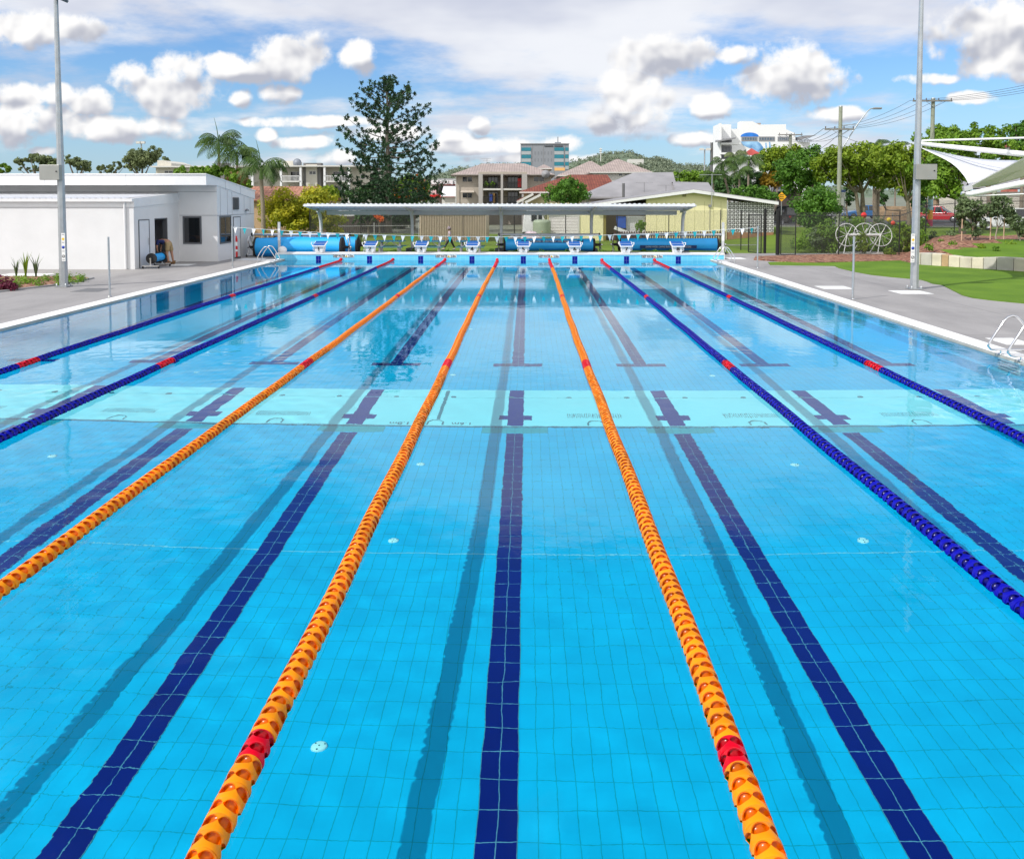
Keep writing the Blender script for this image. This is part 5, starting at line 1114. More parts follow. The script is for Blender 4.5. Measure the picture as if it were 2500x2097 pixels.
def tower():
    Y = 200; X = lambda p: AX(p, Y); Z = lambda p: AZ(p, Y); root = thing('office_tower', 'grey office tower with teal window bands beyond the flats', 'office tower', (X(1330), Y, 0)); g = mat('tower_grey', (.24, .255, .28), .6, var=.05, scale=.3); g2 = mat('tower_panel', (.36, .39, .40), .6, var=.05); tl = mat('teal_glass', (.01, .18, .24), .15, var=.15, scale=.4)
    b = MB(); b.box(X(1271), X(1388.5), Y, Y+16, 0, Z(351.5)); b.build('wall', g, root)
    for (a, c) in ((1273, 1296), (1353, 1376), (1379.5, 1388)):
        for (t, u) in ((361, 369), (378.6, 387), (396.5, 405)):
            b = MB(); b.box(X(a), X(c), Y-.15, Y-.01, Z(u), Z(t)); b.build('window_band', tl, root)
            b = MB(); b.box(X(a), X(c), Y-.1, Y-.01, Z(u+9), Z(u)-.02); b.build('spandrel_panel', g2, root)
    for px in (1299, 1325.7, 1352, 1378): b = MB(); b.box(X(px), X(px)+.12, Y-.05, Y-.005, 4, Z(353)); b.build('seam', midgrey, root)
    b = MB(); b.box(X(1270), X(1389.5), Y-.2, Y+.0-.01, Z(352.5), Z(350.8)); b.build('parapet', midgrey, root)
    b = MB(); b.box(X(1356), X(1371), Y+4, Y+8, Z(351.5), Z(345)); b.tube([(X(1363.8), Y+6, Z(345)), (X(1363.8), Y+6, Z(330))], .12, 6); b.build('roof_plant', g, root)
    rr = R(9); x = 1329
    while x < 1373:
        w = rr.uniform(.8, 2.2); b = MB(); b.box(X(x), X(x+w), Y-.12, Y-.02, Z(358.6), Z(356.6)); b.build('sign_letter', dark, root); x += w+.4+(3 if 1348 < x < 1351 else 0)
    for px in (1305, 1313, 1321, 1329, 1337, 1345):
        for t in (370, 387): b = MB(); b.box(X(px), X(px+2), Y-.03, Y-.008, Z(t+8), Z(t)); b.build('vent_slot', mat('slot_grey', (.19, .2, .22), .6, var=0), root)
    b = MB(); b.box(X(1351), X(1375), Y-8, Y-7, Z(420), Z(413)); b.build('orange_awning', mat('awning_orange', (.75, .42, .15), .6, var=.05), root)
tower()
def hospital():
    Y = 190; X = lambda p: AX(p, Y); Z = lambda p: AZ(p, Y); root = thing('white_hospital', 'bright white multi storey building with a blue mural behind the trees', 'building', (X(1850), Y, 0))
    hw = mat('hospital_white', (.80, .80, .79), .6, var=.02); pr = [(X(1775), 0), (X(1975), 0), (X(1975), Z(349)), (X(1940), Z(347)), (X(1938), Z(327)), (X(1916), Z(317)), (X(1916), Z(305)), (X(1850), Z(306)), (X(1835), Z(298)), (X(1806), Z(298)), (X(1806), Z(316)), (X(1775), Z(316))]
    b = MB(); b.ext(pr, 'y', Y, Y+3); b.box(X(1743.5), X(1775)-.01, Y-3, Y+2, 0, Z(308)); b.build('wall', hw, root)
    b = MB(); b.box(X(1743), X(1747), Y-5, Y-3.01, 0, Z(307)); b.build('fin_wall', hw, root)
    for (t, u) in ((345, 351), (359, 376), (379, 391)): window(root, X(1749), X(1777), Z(u), Z(t), Y-3.01, fm=midgrey, gm=mat('window_grey', (.10, .11, .13), .2, var=.2, scale=.8), mull=7, t=.25)
    b = MB(); b.add([A(1746, 345, Y-7), A(1796, 336, Y-7), A(1796, 335, Y-3), A(1746, 343, Y-3)], [(0, 1, 2, 3)]); o = b.build('awning', midgrey, root); o.modifiers.new('thickness', 'SOLIDIFY').thickness = .3
    for z_ in (354, 377, 393): b = MB(); b.box(X(1744), X(1790), Y-6, Y-3.02, Z(z_+4), Z(z_)); b.build('balcony_slab', hw, root)
    bl = mat('mural_blue', (.02, .18, .62), .6, var=.35, scale=.35); pb = mat('mural_pale_blue', (.07, .32, .74), .6, var=.45, scale=.45, dirt=(.3, .5, .75)); mr = mat('mural_red', (.55, .10, .09), .6, var=.3, scale=.4); mg = mat('mural_green', (.12, .2, .13), .6, var=.4, scale=.6)
    mu = MB(); c = (1828, 335); pts = [(X(c[0]+22*math.cos(a)), Z(c[1]-10*math.sin(a))) for a in [math.pi*k/14 for k in range(15)]]; mu.ext(pts, 'y', Y-.06, Y-.01)
    pts = [(1807, 347), (1848, 347), (1855, 352), (1862, 362), (1858, 371), (1850, 374), (1838, 366), (1826, 362), (1812, 356)]; mu2 = MB(); mu2.ext([(X(a), Z(c_)) for a, c_ in pts], 'y', Y-.05, Y-.01)
    for (a, c_) in ((1866, 350), (1875, 348)): mu2.ext([(X(a), Z(c_)), (X(a+3), Z(c_)), (X(a+5), Z(c_+14)), (X(a+1), Z(c_+16))], 'y', Y-.05, Y-.01)
    o = mu.build('mural_dome', bl, root); o = mu2.build('mural_wash', pb, root)
    mu = MB(); mu.ext([(X(1815), Z(376)), (X(1833), Z(363)), (X(1846), Z(371)), (X(1858), Z(376)), (X(1852), Z(382)), (X(1822), Z(379))], 'y', Y-.055, Y-.01); mu.build('mural_roof', mr, root)
    mu = MB(); mu.ext([(X(1860), Z(382)), (X(1867), Z(370)), (X(1877), Z(382)), (X(1874), Z(383)), (X(1867), Z(374)), (X(1862), Z(384))], 'y', Y-.055, Y-.01); mu.ext([(X(1812), Z(388)), (X(1812), Z(370)), (X(1819), Z(366)), (X(1822), Z(380)), (X(1832), Z(388))], 'y', Y-.05, Y-.01); mu.build('mural_trees', mg, root)
    for (a, c) in ((1808, 1847), (1850, 1889), (1896, 1925)): window(root, X(a), X(c), Z(346), Z(335), Y-.06, fm=midgrey, gm=mat('window_blue_grey', (.09, .14, .19), .15, var=.2, scale=.8), mull=5, t=.25)
    b = MB(); b.ext([(X(1944), Z(336)), (X(1976), Z(335)), (X(1946), Z(344))], 'y', Y-4, Y+8); b.build('roof_canopy', midgrey, root)
    b = MB()
    for k in range(9): b.box(X(1944+k*4), X(1944+k*4)+.08, Y-.3, Y-.2, Z(349), Z(343))
    b.box(X(1942), X(1977), Y-.3, Y-.2, Z(343)-.1, Z(343)); b.build('terrace_railing', midgrey, root)
    for (a, c, t) in ((1835, 1845, 299), (1849, 1864, 299), (1812, 1832, 309)): b = MB(); b.box(X(a), X(c), Y+3, Y+6, Z(312), Z(t)); b.build('roof_plant', mat('plant_brown', (.3, .25, .22), .7, var=.2, scale=.8), root)
hospital()
def shops():
    Y = 112; X = lambda p: AX(p, Y); Z = lambda p: AZ(p, Y); root = thing('shop_building', 'white shop with a REAL ESTATE sign left of the beige flats', 'shop', (X(1085), Y, 0))
    b = MB(); b.box(X(1052), X(1150), Y, Y+10, 0, Z(440)); b.build('wall', offwhite, root)
    b = MB(); b.box(X(1053), X(1150), Y-.4, Y-.01, Z(450.5), Z(441)); b.build('sign_band', white, root)
    text('REAL ESTATE', .72, ink, 'lettering', root, TM(X(1069.5), Y-.42, Z(446.5)), align='LEFT', extrude=.01, sx=1.12)
    window(root, X(1058), X(1148), Z(474), Z(453), Y-.002, fm=midgrey, mull=6, t=.12, name='shop_window'); b = MB(); b.box(X(1054), X(1112), Y-2, Y-.01, Z(482), Z(476)); b.build('red_awning', red, root)
    b = MB(); b.box(X(1056), X(1066), Y-.5, Y-.41, Z(474), Z(452)); b.build('poster_panel', mat('poster_pink', (.6, .5, .5), .6, var=.1), root)
    b = MB(); b.add([A(1076, 481, Y-9), A(1125, 481, Y-9), A(1120, 457, Y-4), A(1083, 457, Y-4)], [(0, 1, 2, 3)]); o = b.build('skillion_roof', white, root); o.modifiers.new('thickness', 'SOLIDIFY').thickness = .1
    b = MB(); b.box(AX(1080, Y-8), AX(1125, Y-8), Y-8.6, Y-4, 0, AZ(482, Y-8)); b.build('annexe_wall', offwhite, root)
    b = MB(); b.box(X(1062), X(1112), Y+3, Y+6, Z(440), Z(435)); b.build('roof_plant', midgrey, root)
shops()
def leftflats():
    Y = 100; X = lambda p: AX(p, Y); Z = lambda p: AZ(p, Y); root = thing('apartment_block', 'cream flats with white railed balconies behind the palms', 'apartments', (X(640), Y, 0))
    cw_ = mat('flats_cream', (.58, .55, .47), .8, var=.05)
    b = MB(); b.box(X(382), X(905), Y, Y+12, 0, Z(407)); b.build('wall', cw_, root)
    b = MB(); b.box(X(376), X(590), Y-.8, Y+12, Z(409), Z(405.5)); b.box(X(590), X(905), Y-2.4, Y+12, Z(409), Z(406)); b.build('roof_slab', offwhite, root)
    b = MB(); b.ext([(X(386), Z(405.5)), (X(386), Z(391)), (X(398), Z(391)), (X(420), Z(398)), (X(420), Z(405.5))], 'y', Y, Y+6); b.box(X(680), X(706), Y+2, Y+6, Z(406), Z(391)); b.build('roof_box', cw_, root)
    for (a, c) in ((540, 566), (748, 790)): b = MB(); b.box(X(a), X(c), Y-1.2, Y-.01, 0, Z(399)); b.box(X(a+5), X(c-8), Y-1.3, Y-1.21, 0, Z(404)); b.build('stair_tower', mat('tower_dark_grey', (.17, .165, .16), .8, var=.05), root)
    b = MB(); b.box(X(755), X(782), Y-1.35, Y-1.31, 0, Z(403)); b.build('tower_panel', cw_, root)
    for (a, c) in ((592, 632), (700, 747), (804, 862)):
        for (t, u) in ((411, 443), (447, 478)):
            window(root, X(a+9), X(c-8), Z(u), Z(t+7), Y-.002, fm=offwhite, mull=1, t=.1, name='glass_door')
            b = MB(); b.box(X(a), X(c), Y-2.3, Y-.01, Z(u+3), Z(u)); b.build('balcony_slab', offwhite, root)
            b = MB(); n = 16
            for k in range(n+1): xx = X(a)+(X(c)-X(a))*k/n; b.box(xx-.02, xx+.02, Y-2.28, Y-2.24, Z(u), Z(u-11))
            b.box(X(a), X(c), Y-2.3, Y-2.2, Z(u-11), Z(u-12.5)); b.build('balcony_railing', white, root)
        for p in (a, c): b = MB(); b.box(X(p)-.12, X(p)+.12, Y-2.3, Y-2.0, 0, Z(409)); b.build('column', white, root)
    for (a, c, t, u) in ((402, 425, 416, 424), (762, 780, 418, 428), (795, 801, 418, 430), (880, 893, 425, 438)): window(root, X(a), X(c), Z(u), Z(t), Y-.002 if a < 700 or a > 790 else Y-1.352, fm=offwhite, mull=1, t=.08)
    b = MB(); b.lathe([(0, -.1), (.12, -.1), (.4, .1), (.55, .3), (.52, .3), (0, .0)], A(724, 398, Y+1), 14, axis='y'); b.tube([A(724, 398, Y+1), A(724, 406, Y+1)], .05, 6); b.build('satellite_dish', mat('dish_grey', (.2, .22, .25), .5, var=0), root)
leftflats()
def brownroof():
    Y = 61; X = lambda p: AX(p, Y); Z = lambda p: AZ(p, Y); root = thing('house', 'house with a terracotta tiled roof behind the yellow green bush', 'house', (X(700), Y, 0), 'houses behind the pool')
    zr = AZ(455, Y+3); ze = Z(490); x0, x1 = X(600), X(790); rx0, rx1 = AX(606, Y+3), AX(774, Y+3)
    b = MB(); b.box(x0+.3, x1-.5, Y+.3, Y+6, 0, ze); b.ext([(Y+.3, ze), (Y+5.7, ze), (Y+3, zr-.25)], 'x', rx1-.5, rx1-.1); b.build('wall', mat('wall_peach', (.50, .33, .20), .8, var=.08), root)
    b = MB(); b.add([(x0, Y, ze), (x1-.1, Y, ze), (rx1, Y+3, zr), (rx0, Y+3, zr), (x1-.1, Y+6, ze), (x0, Y+6, ze)], [(0, 1, 2, 3), (3, 2, 4, 5)]); o = b.build('roof', tile_brown, root); o.modifiers.new('thickness', 'SOLIDIFY').thickness = .1
    b = MB(); b.bar((x1-.05, Y, ze), (rx1+.05, Y+3, zr+.02), .08, .16); b.bar((x1-.05, Y+6, ze), (rx1+.05, Y+3, zr+.02), .08, .16); b.build('barge_board', mat('barge_brown', (.16, .08, .05), .6, var=0), root)
brownroof()
def righthouses():
    Y = 96; X = lambda p: AX(p, Y); Z = lambda p: AZ(p, Y); root = thing('boarded_house', 'pale weatherboard house behind the parked cars at the right', 'house', (X(2420), Y, .6))
    wb = mat('weatherboard', (.58, .54, .45), .8, var=.05); b = MB()
    n = 12; prof = []
    for k in range(n): z0 = .5+k*.28; prof += [(Y-.05, z0), (Y, z0+.27)]
    b.ext(prof+[(Y+8, .5+n*.28), (Y+8, .5)], 'x', X(2378), X(2560)); b.build('boarded_wall', wb, root)
    b = MB(); hip(b, X(2368), X(2580), Y-.6, Y+9, Z(458), X(2420), X(2540), Z(425)); b.build('roof', iron, root); window(root, X(2448), X(2462), Z(500), Z(484), Y-.05, fm=offwhite)
    root = thing('white_roof_house', 'low house with a white roof behind the red car', 'house', (AX(2300, 105), 105, .6)); Y2 = 105
    b = MB(); b.box(AX(2285, Y2), AX(2360, Y2), Y2, Y2+7, 0, AZ(484, Y2)); b.build('wall', mat('brick_tan', (.42, .28, .17), .9, var=.15, scale=2), root)
    b = MB(); hip(b, AX(2282, Y2), AX(2372, Y2), Y2-.5, Y2+8, AZ(484, Y2), AX(2296, Y2+4), AX(2340, Y2+4), AZ(458, Y2+4)); b.build('roof', mat('roof_pale', (.62, .63, .65), .5, var=.05), root)
    root = thing('red_brick_tower', 'small red brick tower with a red pyramid roof above the shade sail', 'tower', (AX(2468, 130), 130, 0)); Y3 = 130; a, c = AX(2460, Y3), AX(2484, Y3)
    b = MB(); b.box(a, c, Y3, Y3+2, 0, AZ(371, Y3)); b.build('brick_shaft', mat('brick_red', (.42, .12, .09), .85, var=.15, scale=2), root); b = MB(); b.box(a+.15-.5, c-.5, Y3-.1, Y3+2, AZ(371, Y3)+.002, AZ(361, Y3)); b.build('white_belvedere', white, root)
    b = MB(); hip(b, a-.7, c-.1, Y3-.5, Y3+2.4, AZ(360, Y3), (a+c)/2-.5, (a+c)/2-.3, AZ(351, Y3+1)); b.build('roof', tile_red, root)
    root = thing('grey_roof_hut', 'dark roofed carport behind the yellow warning sign', 'carport', (AX(1915, 88), 88, .3)); Y4 = 88
    b = MB(); b.box(AX(1903, Y4), AX(1950, Y4), Y4, Y4+6, .2, AZ(468, Y4)); b.build('wall', mat('carport_brown', (.09, .07, .06), .8, var=.1), root); b = MB(); hip(b, AX(1897, Y4), AX(1956, Y4), Y4-.4, Y4+7, AZ(465, Y4), AX(1912, Y4), AX(1940, Y4), AZ(452, Y4)); b.build('roof', iron, root)
righthouses()
def caravan():
    Y = 59; X = lambda p: AX(p, Y); Z = lambda p: AZ(p, Y); root = thing('caravan', 'white caravan with dark windows parked under the canopy by the garage', 'caravan', (X(1300), Y, 0)); x0, x1 = X(1275), X(1330)
    b = MB(); b.ext([(x0, .55), (x1, .55), (x1, Z(516)+.1), (x1-.3, Z(514)+.3), (x0+.5, Z(514)+.3), (x0+.1, Z(530))], 'y', Y, Y+2.2); bevel(b.build('body', white, root), .05)
    b = MB(); b.box(x0+.02, x1-.02, Y+.05, Y+2.1, .32, .545); b.build('chassis', dark, root); window(root, X(1297), X(1311), Z(541), Z(523), Y, fm=greyframe, mull=0); b = MB(); b.box(X(1314), X(1323), Y-.02, Y-.002, .6, Z(522)); b.build('door', darkglass, root)
    b = MB(); b.lathe([(0, -.1), (.3, -.1), (.32, 0), (0, 0)], (X(1290), Y-.02, .3), 16, axis='y'); b.build('wheel', rubber, root)
    # things heaped in front
    rr = R(6)
    tank = MB(); prof = [(.0, 0), (.62, 0)]+[(.62+.03*(k % 2), .06+.1*k) for k in range(14)]+[(.5, 1.5), (0, 1.52)]
    tank.lathe(prof, (X(1322), Y-1.4, 0), 20); tag(tank.build('water_tank', mat('tank_green', (.30, .36, .25), .6, var=.05)), 'ribbed pale green water tank beside the white garage door', 'tank')
    b = MB(); b.bar(A(1321, 567, 57), A(1331, 545, 57.4), .2, .06); tag(b.build('plank', mat('plank_tan', (.55, .36, .18), .8, var=.1)), 'tan plank leaning on the pale green tank', 'plank')
    def heap(name, label, px, py, sx, sz, m, sd):
        r2 = R(sd); c = A(px, py, 56.5); b = MB(); seg = 14; rows_ = [(1, 0), (1.02, .3), (.8, .65), (.4, .93), (0, 1)]; vs = []
        for (r, h) in rows_:
            for k in range(seg): a = 6.283*k/seg; w = 1+r2.uniform(-.14, .14); vs.append((c.x+sx*r*w*math.cos(a), 56.5+sx*.6*r*w*math.sin(a), h*sz+r2.uniform(-.04, .04)*sz))
        b.add(vs, [(i*seg+k, i*seg+(k+1) % seg, (i+1)*seg+(k+1) % seg, (i+1)*seg+k) for i in range(4) for k in range(seg)], 0, True); tag(b.build(name, m), label, 'covered heap')
    heap('covered_heap', 'pinkish tarpaulin over a heap in front of the caravan', 1296, 560, .75, .75, mat('tarp_pink', (.55, .45, .48), .6, var=.3, scale=3), 1)
    heap('covered_heap', 'grey heap of scrap on the grass left of the pink tarpaulin', 1258, 560, .5, .5, mat('tarp_grey', (.2, .2, .21), .7, var=.5, scale=5), 2)
caravan()
# ------------------------------------------------------------------ far hill
def hills():
    rid = [(700, 486), (940, 470), (1000, 455), (1053, 430), (1090, 416), (1128, 407), (1180, 402), (1265, 397), (1330, 400), (1390, 393), (1440, 384), (1471, 376), (1490, 371), (1534, 368), (1558, 378), (1585, 388), (1602, 383), (1624, 388), (1659, 399), (1690, 400), (1716, 404), (1745, 410), (1800, 425), (1900, 440), (2050, 455), (2400, 470), (2700, 480)]
    Y = 700; rr = R(12); b = MB(); n = len(rid); rows_ = [(-120, .0), (-90, .35), (-50, .7), (-20, .93), (0, 1), (60, .8), (200, .3), (350, 0)]; vs = []
    for dy, f in rows_:
        for px, py in rid: c = A(px, py+5, Y); vs.append((c.x, Y+dy, max(4.2, 4.2+(c.z-4.2)*f)+(rr.uniform(-1, 1) if 0 < f < 1 else 0)))
    b.add(vs, [(j*n+i, j*n+i+1, (j+1)*n+i+1, (j+1)*n+i) for j in range(len(rows_)-1) for i in range(n-1)], 0, True)
    hm = mat('hill_haze_green', (.12, .16, .10), .9, var=.25, scale=.05); tag(b.build('hill', hm), kind='structure')  # distance haze greyed into the hill and leaf colours
    lf = MB(); L_hill = leafmat('leaf_hill_haze', (.13, .17, .12), (.27, .31, .20), .2); cl = []
    for _ in range(1500):
        i = rr.randrange(n-1); f = rr.random(); px = rid[i][0]+(rid[i+1][0]-rid[i][0])*f; py = rid[i][1]+(rid[i+1][1]-rid[i][1])*f; dy = rr.uniform(-115, 8); ff = 1+dy/125*.95 if dy < 0 else 1; ff = max(0, min(1, ff)); ff = ff**.6
        c = A(px, py+4, Y); cl.append((Vector((c.x, Y+dy, 4.2+(c.z-4.2)*ff+rr.uniform(0, 1.0))), rr.uniform(1.3, 3.2)))
    leaves(lf, cl, 30000, 1.5, rr, up=.5); tag(lf.build('hill_forest', L_hill, fix=False), 'distant grey green wooded hill on the skyline', 'forest', kind='stuff')
hills()
hb = MB(); p = A(1553, 393, 640); hb.box(p.x-6, p.x+6, 640, 650, p.z-3, p.z+1.2); tag(hb.build('hillside_building', offwhite), 'long white building low on the wooded hill', 'building')
def radio_mast(px, y0, y1, Y, lab, head=True):
    root = thing('radio_mast', lab, 'mast', (AX(px, Y), Y, AZ(y1, Y))); x = AX(px, Y); b = MB(); b.tube([(x, Y, AZ(y1, Y)), (x, Y, AZ(y0, Y))], .3, 6); b.build('shaft', offwhite, root)
    for k in range(3): b = MB(); b.tube([(x-.9, Y, AZ(y0+3+k*5, Y)), (x+.9, Y, AZ(y0+3+k*5, Y))], .4, 6); b.build('antenna_panel', offwhite, root)
radio_mast(1466, 362, 395, 560, 'white radio mast standing on the shoulder of the hill')
def flood(px, y0, y1, Y, lab, w=8):
    root = thing('floodlight_pole', lab, 'floodlight pole', (AX(px, Y), Y, 0), 'distant floodlight poles'); x = AX(px, Y); z = AZ(y0, Y); b = MB(); b.tube([(x, Y, 0), (x, Y, z)], .12, 6); b.build('shaft', steel, root)
    b = MB(); b.bar((x-w*Y/F, Y, z), (x+w*Y/F, Y, z), .12, .12); b.build('crossbar', steel, root)
    for s in (-1, 1): b = MB(); b.box(x+s*w*Y/F-.4, x+s*w*Y/F+.4, Y-.4, Y, z-.1, z+.3); b.build('lamp_head', offwhite, root)
flood(1719, 367, 470, 150, 'slim pole with two white floodlights left of the white hospital'); flood(348, 349, 425, 140, 'pole with two floodlights on the left skyline over the gum tree', 5)
# ------------------------------------------------------------------ power poles and wires
pole_g = mat('timber_pole', (.27, .29, .22), .9, var=.15, scale=6); wire_m = mat('wire_dark', (.05, .05, .06), .6, var=0)
def power_pole(px, y0, Y, lab, arm=None, r=.16, painted=False, m=None, base=None):
    x = AX(px, Y); zb = gz(x, Y) if base is None else base; zt = AZ(y0, Y); root = thing('power_pole', lab, 'power pole', (x, Y, zb), 'timber power poles')
    b = MB(); b.tube([(x, Y, zb-.1), (x, Y, zt)], [r*1.15, r*.85], 10); b.build('shaft', m or pole_g, root)
    b = MB(); b.lathe([(0, .04), (r*.9, .03), (r*.92, -.04)], (x, Y, zt), 10); b.build('cap', steel, root)
    if arm:
        (a, c, py) = arm; z = AZ(py, Y); b = MB(); b.bar((AX(a, Y), Y-.2, z), (AX(c, Y), Y-.2, z), .1, .12); b.build('crossarm', mat('arm_grey', (.22, .21, .19), .8, var=.1), root)
        n = 4
        for k in range(n): xx = AX(a+2+(c-a-4)*k/(n-1), Y); b = MB(); b.lathe([(.02, 0), (.05, .04), (.03, .1), (.055, .14), (0, .2)], (xx, Y-.2, z+.06), 8); b.build('insulator', mat('insulator_brown', (.12, .08, .06), .4, var=0), root)
        for s in (-1, 1): b = MB(); b.bar((x+s*.7, Y-.2, z-.02), (x, Y-.2, z-.5), .03, .03); b.build('arm_brace', steel, root)
    if painted:
        for (t, u, c, nm) in ((488, 513, (.30, .50, .62), 'blue'), (513, 536, (.75, .32, .03), 'orange'), (536, 552, (.5, .05, .12), 'crimson')):
            b = MB(); b.tube([(x, Y, AZ(u, Y)+.004), (x, Y, AZ(t, Y))], r*1.18, 12, caps=False); b.build('painted_band', mat('pole_'+nm, c, .6, var=.12), root)
    return root, x
pA, xA = power_pole(2048, 262, 64, 'timber power pole carrying a crossarm and a street lamp on a long bracket', (2008, 2079, 318))
b = MB(); Y = 64; b.tube([A(2050, 372, Y), A(2092, 306, Y), A(2118, 272, Y), A(2126, 266, Y), A(2136, 265, Y)], .045, 7); b.tube([A(2050, 307, Y), A(2090, 304, Y), A(2094, 308, Y)], .03, 6); br_ = b.build('lamp_bracket', steel, pA)
b = MB(); q = A(2142, 265, Y); b.box(q.x-.32, q.x+.32, Y-.15, Y+.15, q.z-.08, q.z+.06); o = b.build('lamp_head', midgrey, br_); bevel(o, .04)
pB, xB = power_pole(2272, 243, 68, 'tall timber power pole behind the right light mast, painted in coloured bands low down', (2220, 2315, 250), painted=True, r=.17)
pC, xC = power_pole(1927, 328, 96, 'timber power pole rising in front of the white hospital', (1897, 1955, 331), r=.2)
power_pole(1736, 349, 150, 'plain dark pole left of the white hospital', None, r=.3, m=mat('pole_dark', (.12, .12, .12), .8, var=.1)); power_pole(2428, 455, 76, 'timber pole stump end rising behind the white parked car', None, r=.2)
def wire(lab, pts, sag, r=.012, n=24, group='overhead wires'):
    b = MB(); a, c = Vector(pts[0]), Vector(pts[1]); b.tube([a.lerp(c, k/n)-Vector((0, 0, sag*4*(k/n)*(1-k/n))) for k in range(n+1)], r, 4, caps=False); o = b.build('overhead_wire', wire_m, fix=False); tag(o, lab, 'wire', group)
fr_ = ['outermost wire', 'second wire', 'third wire', 'innermost wire']
for k in range(4):
    f = k/3; a = A(2222+f*91, 246, 68); c = A(2010+f*66, 315, 64); wire('%s of four between the lamp bearing pole and the banded pole' % fr_[k], (a, c), .45, .016)
    wire('%s of four leaving the banded pole over the shade sail' % fr_[k], (a, A(2640+f*20, 176+f*14, 60)), .35, .016); wire('%s of four from the lamp bearing pole towards the hospital' % fr_[k], (c, A(1899+f*54, 329, 96)), .9, .018)
wire('service wire slanting down left from the lamp bearing pole', (A(2046, 330, 64), A(1988, 372, 60)), .1, .016); wire('service wire slanting down right from the lamp bearing pole to the palms', (A(2050, 330, 64), A(2135, 356, 90)), .15, .016)
# ------------------------------------------------------------------ fences
def chainmat():
    m = bpy.data.materials.new('chain_link'); m.use_nodes = True; nt = m.node_tree; N = nt.nodes; L = nt.links; p = N['Principled BSDF']; p.inputs['Base Color'].default_value = (.06, .06, .06, 1); p.inputs['Roughness'].default_value = .5
    tc = N.new('ShaderNodeTexCoord'); sp = N.new('ShaderNodeSeparateXYZ'); L.new(tc.outputs['Object'], sp.inputs[0]); outs = []
    def M(op, a, b=0.):
        n = N.new('ShaderNodeMath'); n.operation = op
        for i, v in enumerate((a, b)):
            if isinstance(v, float): n.inputs[i].default_value = v
            else: L.new(v, n.inputs[i])
        return n.outputs[0]
    for sg in (1., -1.):
        d = M('ADD', M('MULTIPLY', M('ADD', sp.outputs[0], sp.outputs[1]), 1/.055), M('MULTIPLY', sp.outputs[2], sg/.055)); outs.append(M('LESS_THAN', M('FRACT', d), .13))
    mk = M('MAXIMUM', outs[0], outs[1]); t = N.new('ShaderNodeBsdfTransparent'); s = N.new('ShaderNodeMixShader'); L.new(mk, s.inputs[0]); L.new(t.outputs[0], s.inputs[1]); L.new(p.outputs[0], s.inputs[2]); L.new(s.outputs[0], N['Material Output'].inputs[0]); return m
chain = chainmat()
def chainfence(lab, pts, h, spacing=3.3, rail=True, m=black, r=.03, z0=None, mesh=True, group='wire fences', mid=False):
    P = [Vector(p) for p in pts]; root = thing('wire_fence', lab, 'fence', P[0], group)
    for a, c in zip(P, P[1:]):
        L_ = (c-a).length; n = max(1, round(L_/spacing))
        for k in range(n+(1 if (c-P[-1]).length < 1e-6 else 0)): q = a.lerp(c, k/n); b = MB(); b.tube([q-Vector((0, 0, .1)), q+Vector((0, 0, h))], r, 8); b.build('fence_post', m, root)
        if rail: b = MB(); b.tube([a+Vector((0, 0, h-.25)), c+Vector((0, 0, h-.25))], r*.6, 6); b.build('top_rail', m, root)
        if mid: b = MB(); b.tube([a+Vector((0, 0, .08)), c+Vector((0, 0, .08))], r*.6, 6); b.build('bottom_rail', m, root)
        if mesh:
            d = (c-a).normalized(); off = Vector((-d.y, d.x, 0))*.0; b = MB(); b.add([a+Vector((0, 0, .03)), c+Vector((0, 0, .03)), c+Vector((0, 0, h-.04)), a+Vector((0, 0, h-.04))], [(0, 1, 2, 3)]); b.build('wire_mesh', chain, root, fix=False)
    return root
chainfence('long black chain link fence on the grass behind the canopy', [(AX(756, 51.5), 51.5, 0), (AX(1760, 51.5), 51.5, 0), (AX(1869, 44.3), 44.3, 0.02)], 2.3, rail=False)
chainfence('black chain link fence right of the gate, in front of the garden shrubs', [(AX(1904, 42.6), 42.6, .02), (AX(2198, 42.0), 42.0, .06), (AX(2262, 45.2), 45.2, .55), (AX(2395, 50), 50, .8), (AX(2640, 50), 50, .8)], 2.3)
def gate(px0, px1, Y0, Y1, lab, h=2.05):
    a = Vector((AX(px0, Y0), Y0, .08)); c = Vector((AX(px1, Y1), Y1, .08)); root = thing('gate_leaf', lab, 'gate', a, 'black gate leaves')
    for q in (a, c): b = MB(); b.tube([q, q+Vector((0, 0, h))], .028, 8); b.build('gate_stile', black, root)
    for z in (0, h*.52, h): b = MB(); b.tube([a+Vector((0, 0, z)), c+Vector((0, 0, z))], .022, 8); b.build('gate_rail', black, root)
    b = MB(); b.add([a, c, c+Vector((0, 0, h)), a+Vector((0, 0, h))], [(0, 1, 2, 3)]); b.build('wire_mesh', chain, root, fix=False)
gate(1829, 1860, 44.6, 43.6, 'open left leaf of the tall black gate, in front of the breeze block screen'); gate(1908, 1944, 42.4, 42.2, 'right leaf of the tall black gate, next to the double post')
for px, Y, lab in ((1869, 43.9, 'thick black gate post left of the opening'), (1899, 42.5, 'thick black gate post right of the opening, outer of two')):
    b = MB(); x = AX(px, Y); b.box(x-.06, x+.06, Y-.06, Y+.06, 0, 2.45); tag(bevel(b.build('gate_post', black), .005), lab, 'gate post', 'gate posts')
chainfence('low white topped fence along the street in front of the red car', [(AX(2180, 72), 72, .55), (AX(2355, 70), 70, .6)], 1.25, spacing=4.2, m=mat('fence_grey', (.45, .45, .45), .5, var=0))
chainfence('low grey wire fence in front of the pine trunk', [(AX(800, 60), 60, 0), (AX(1022, 62), 62, 0)], 1.2, spacing=4.5, m=mat('fence_grey', (.45, .45, .45), .5, var=0))
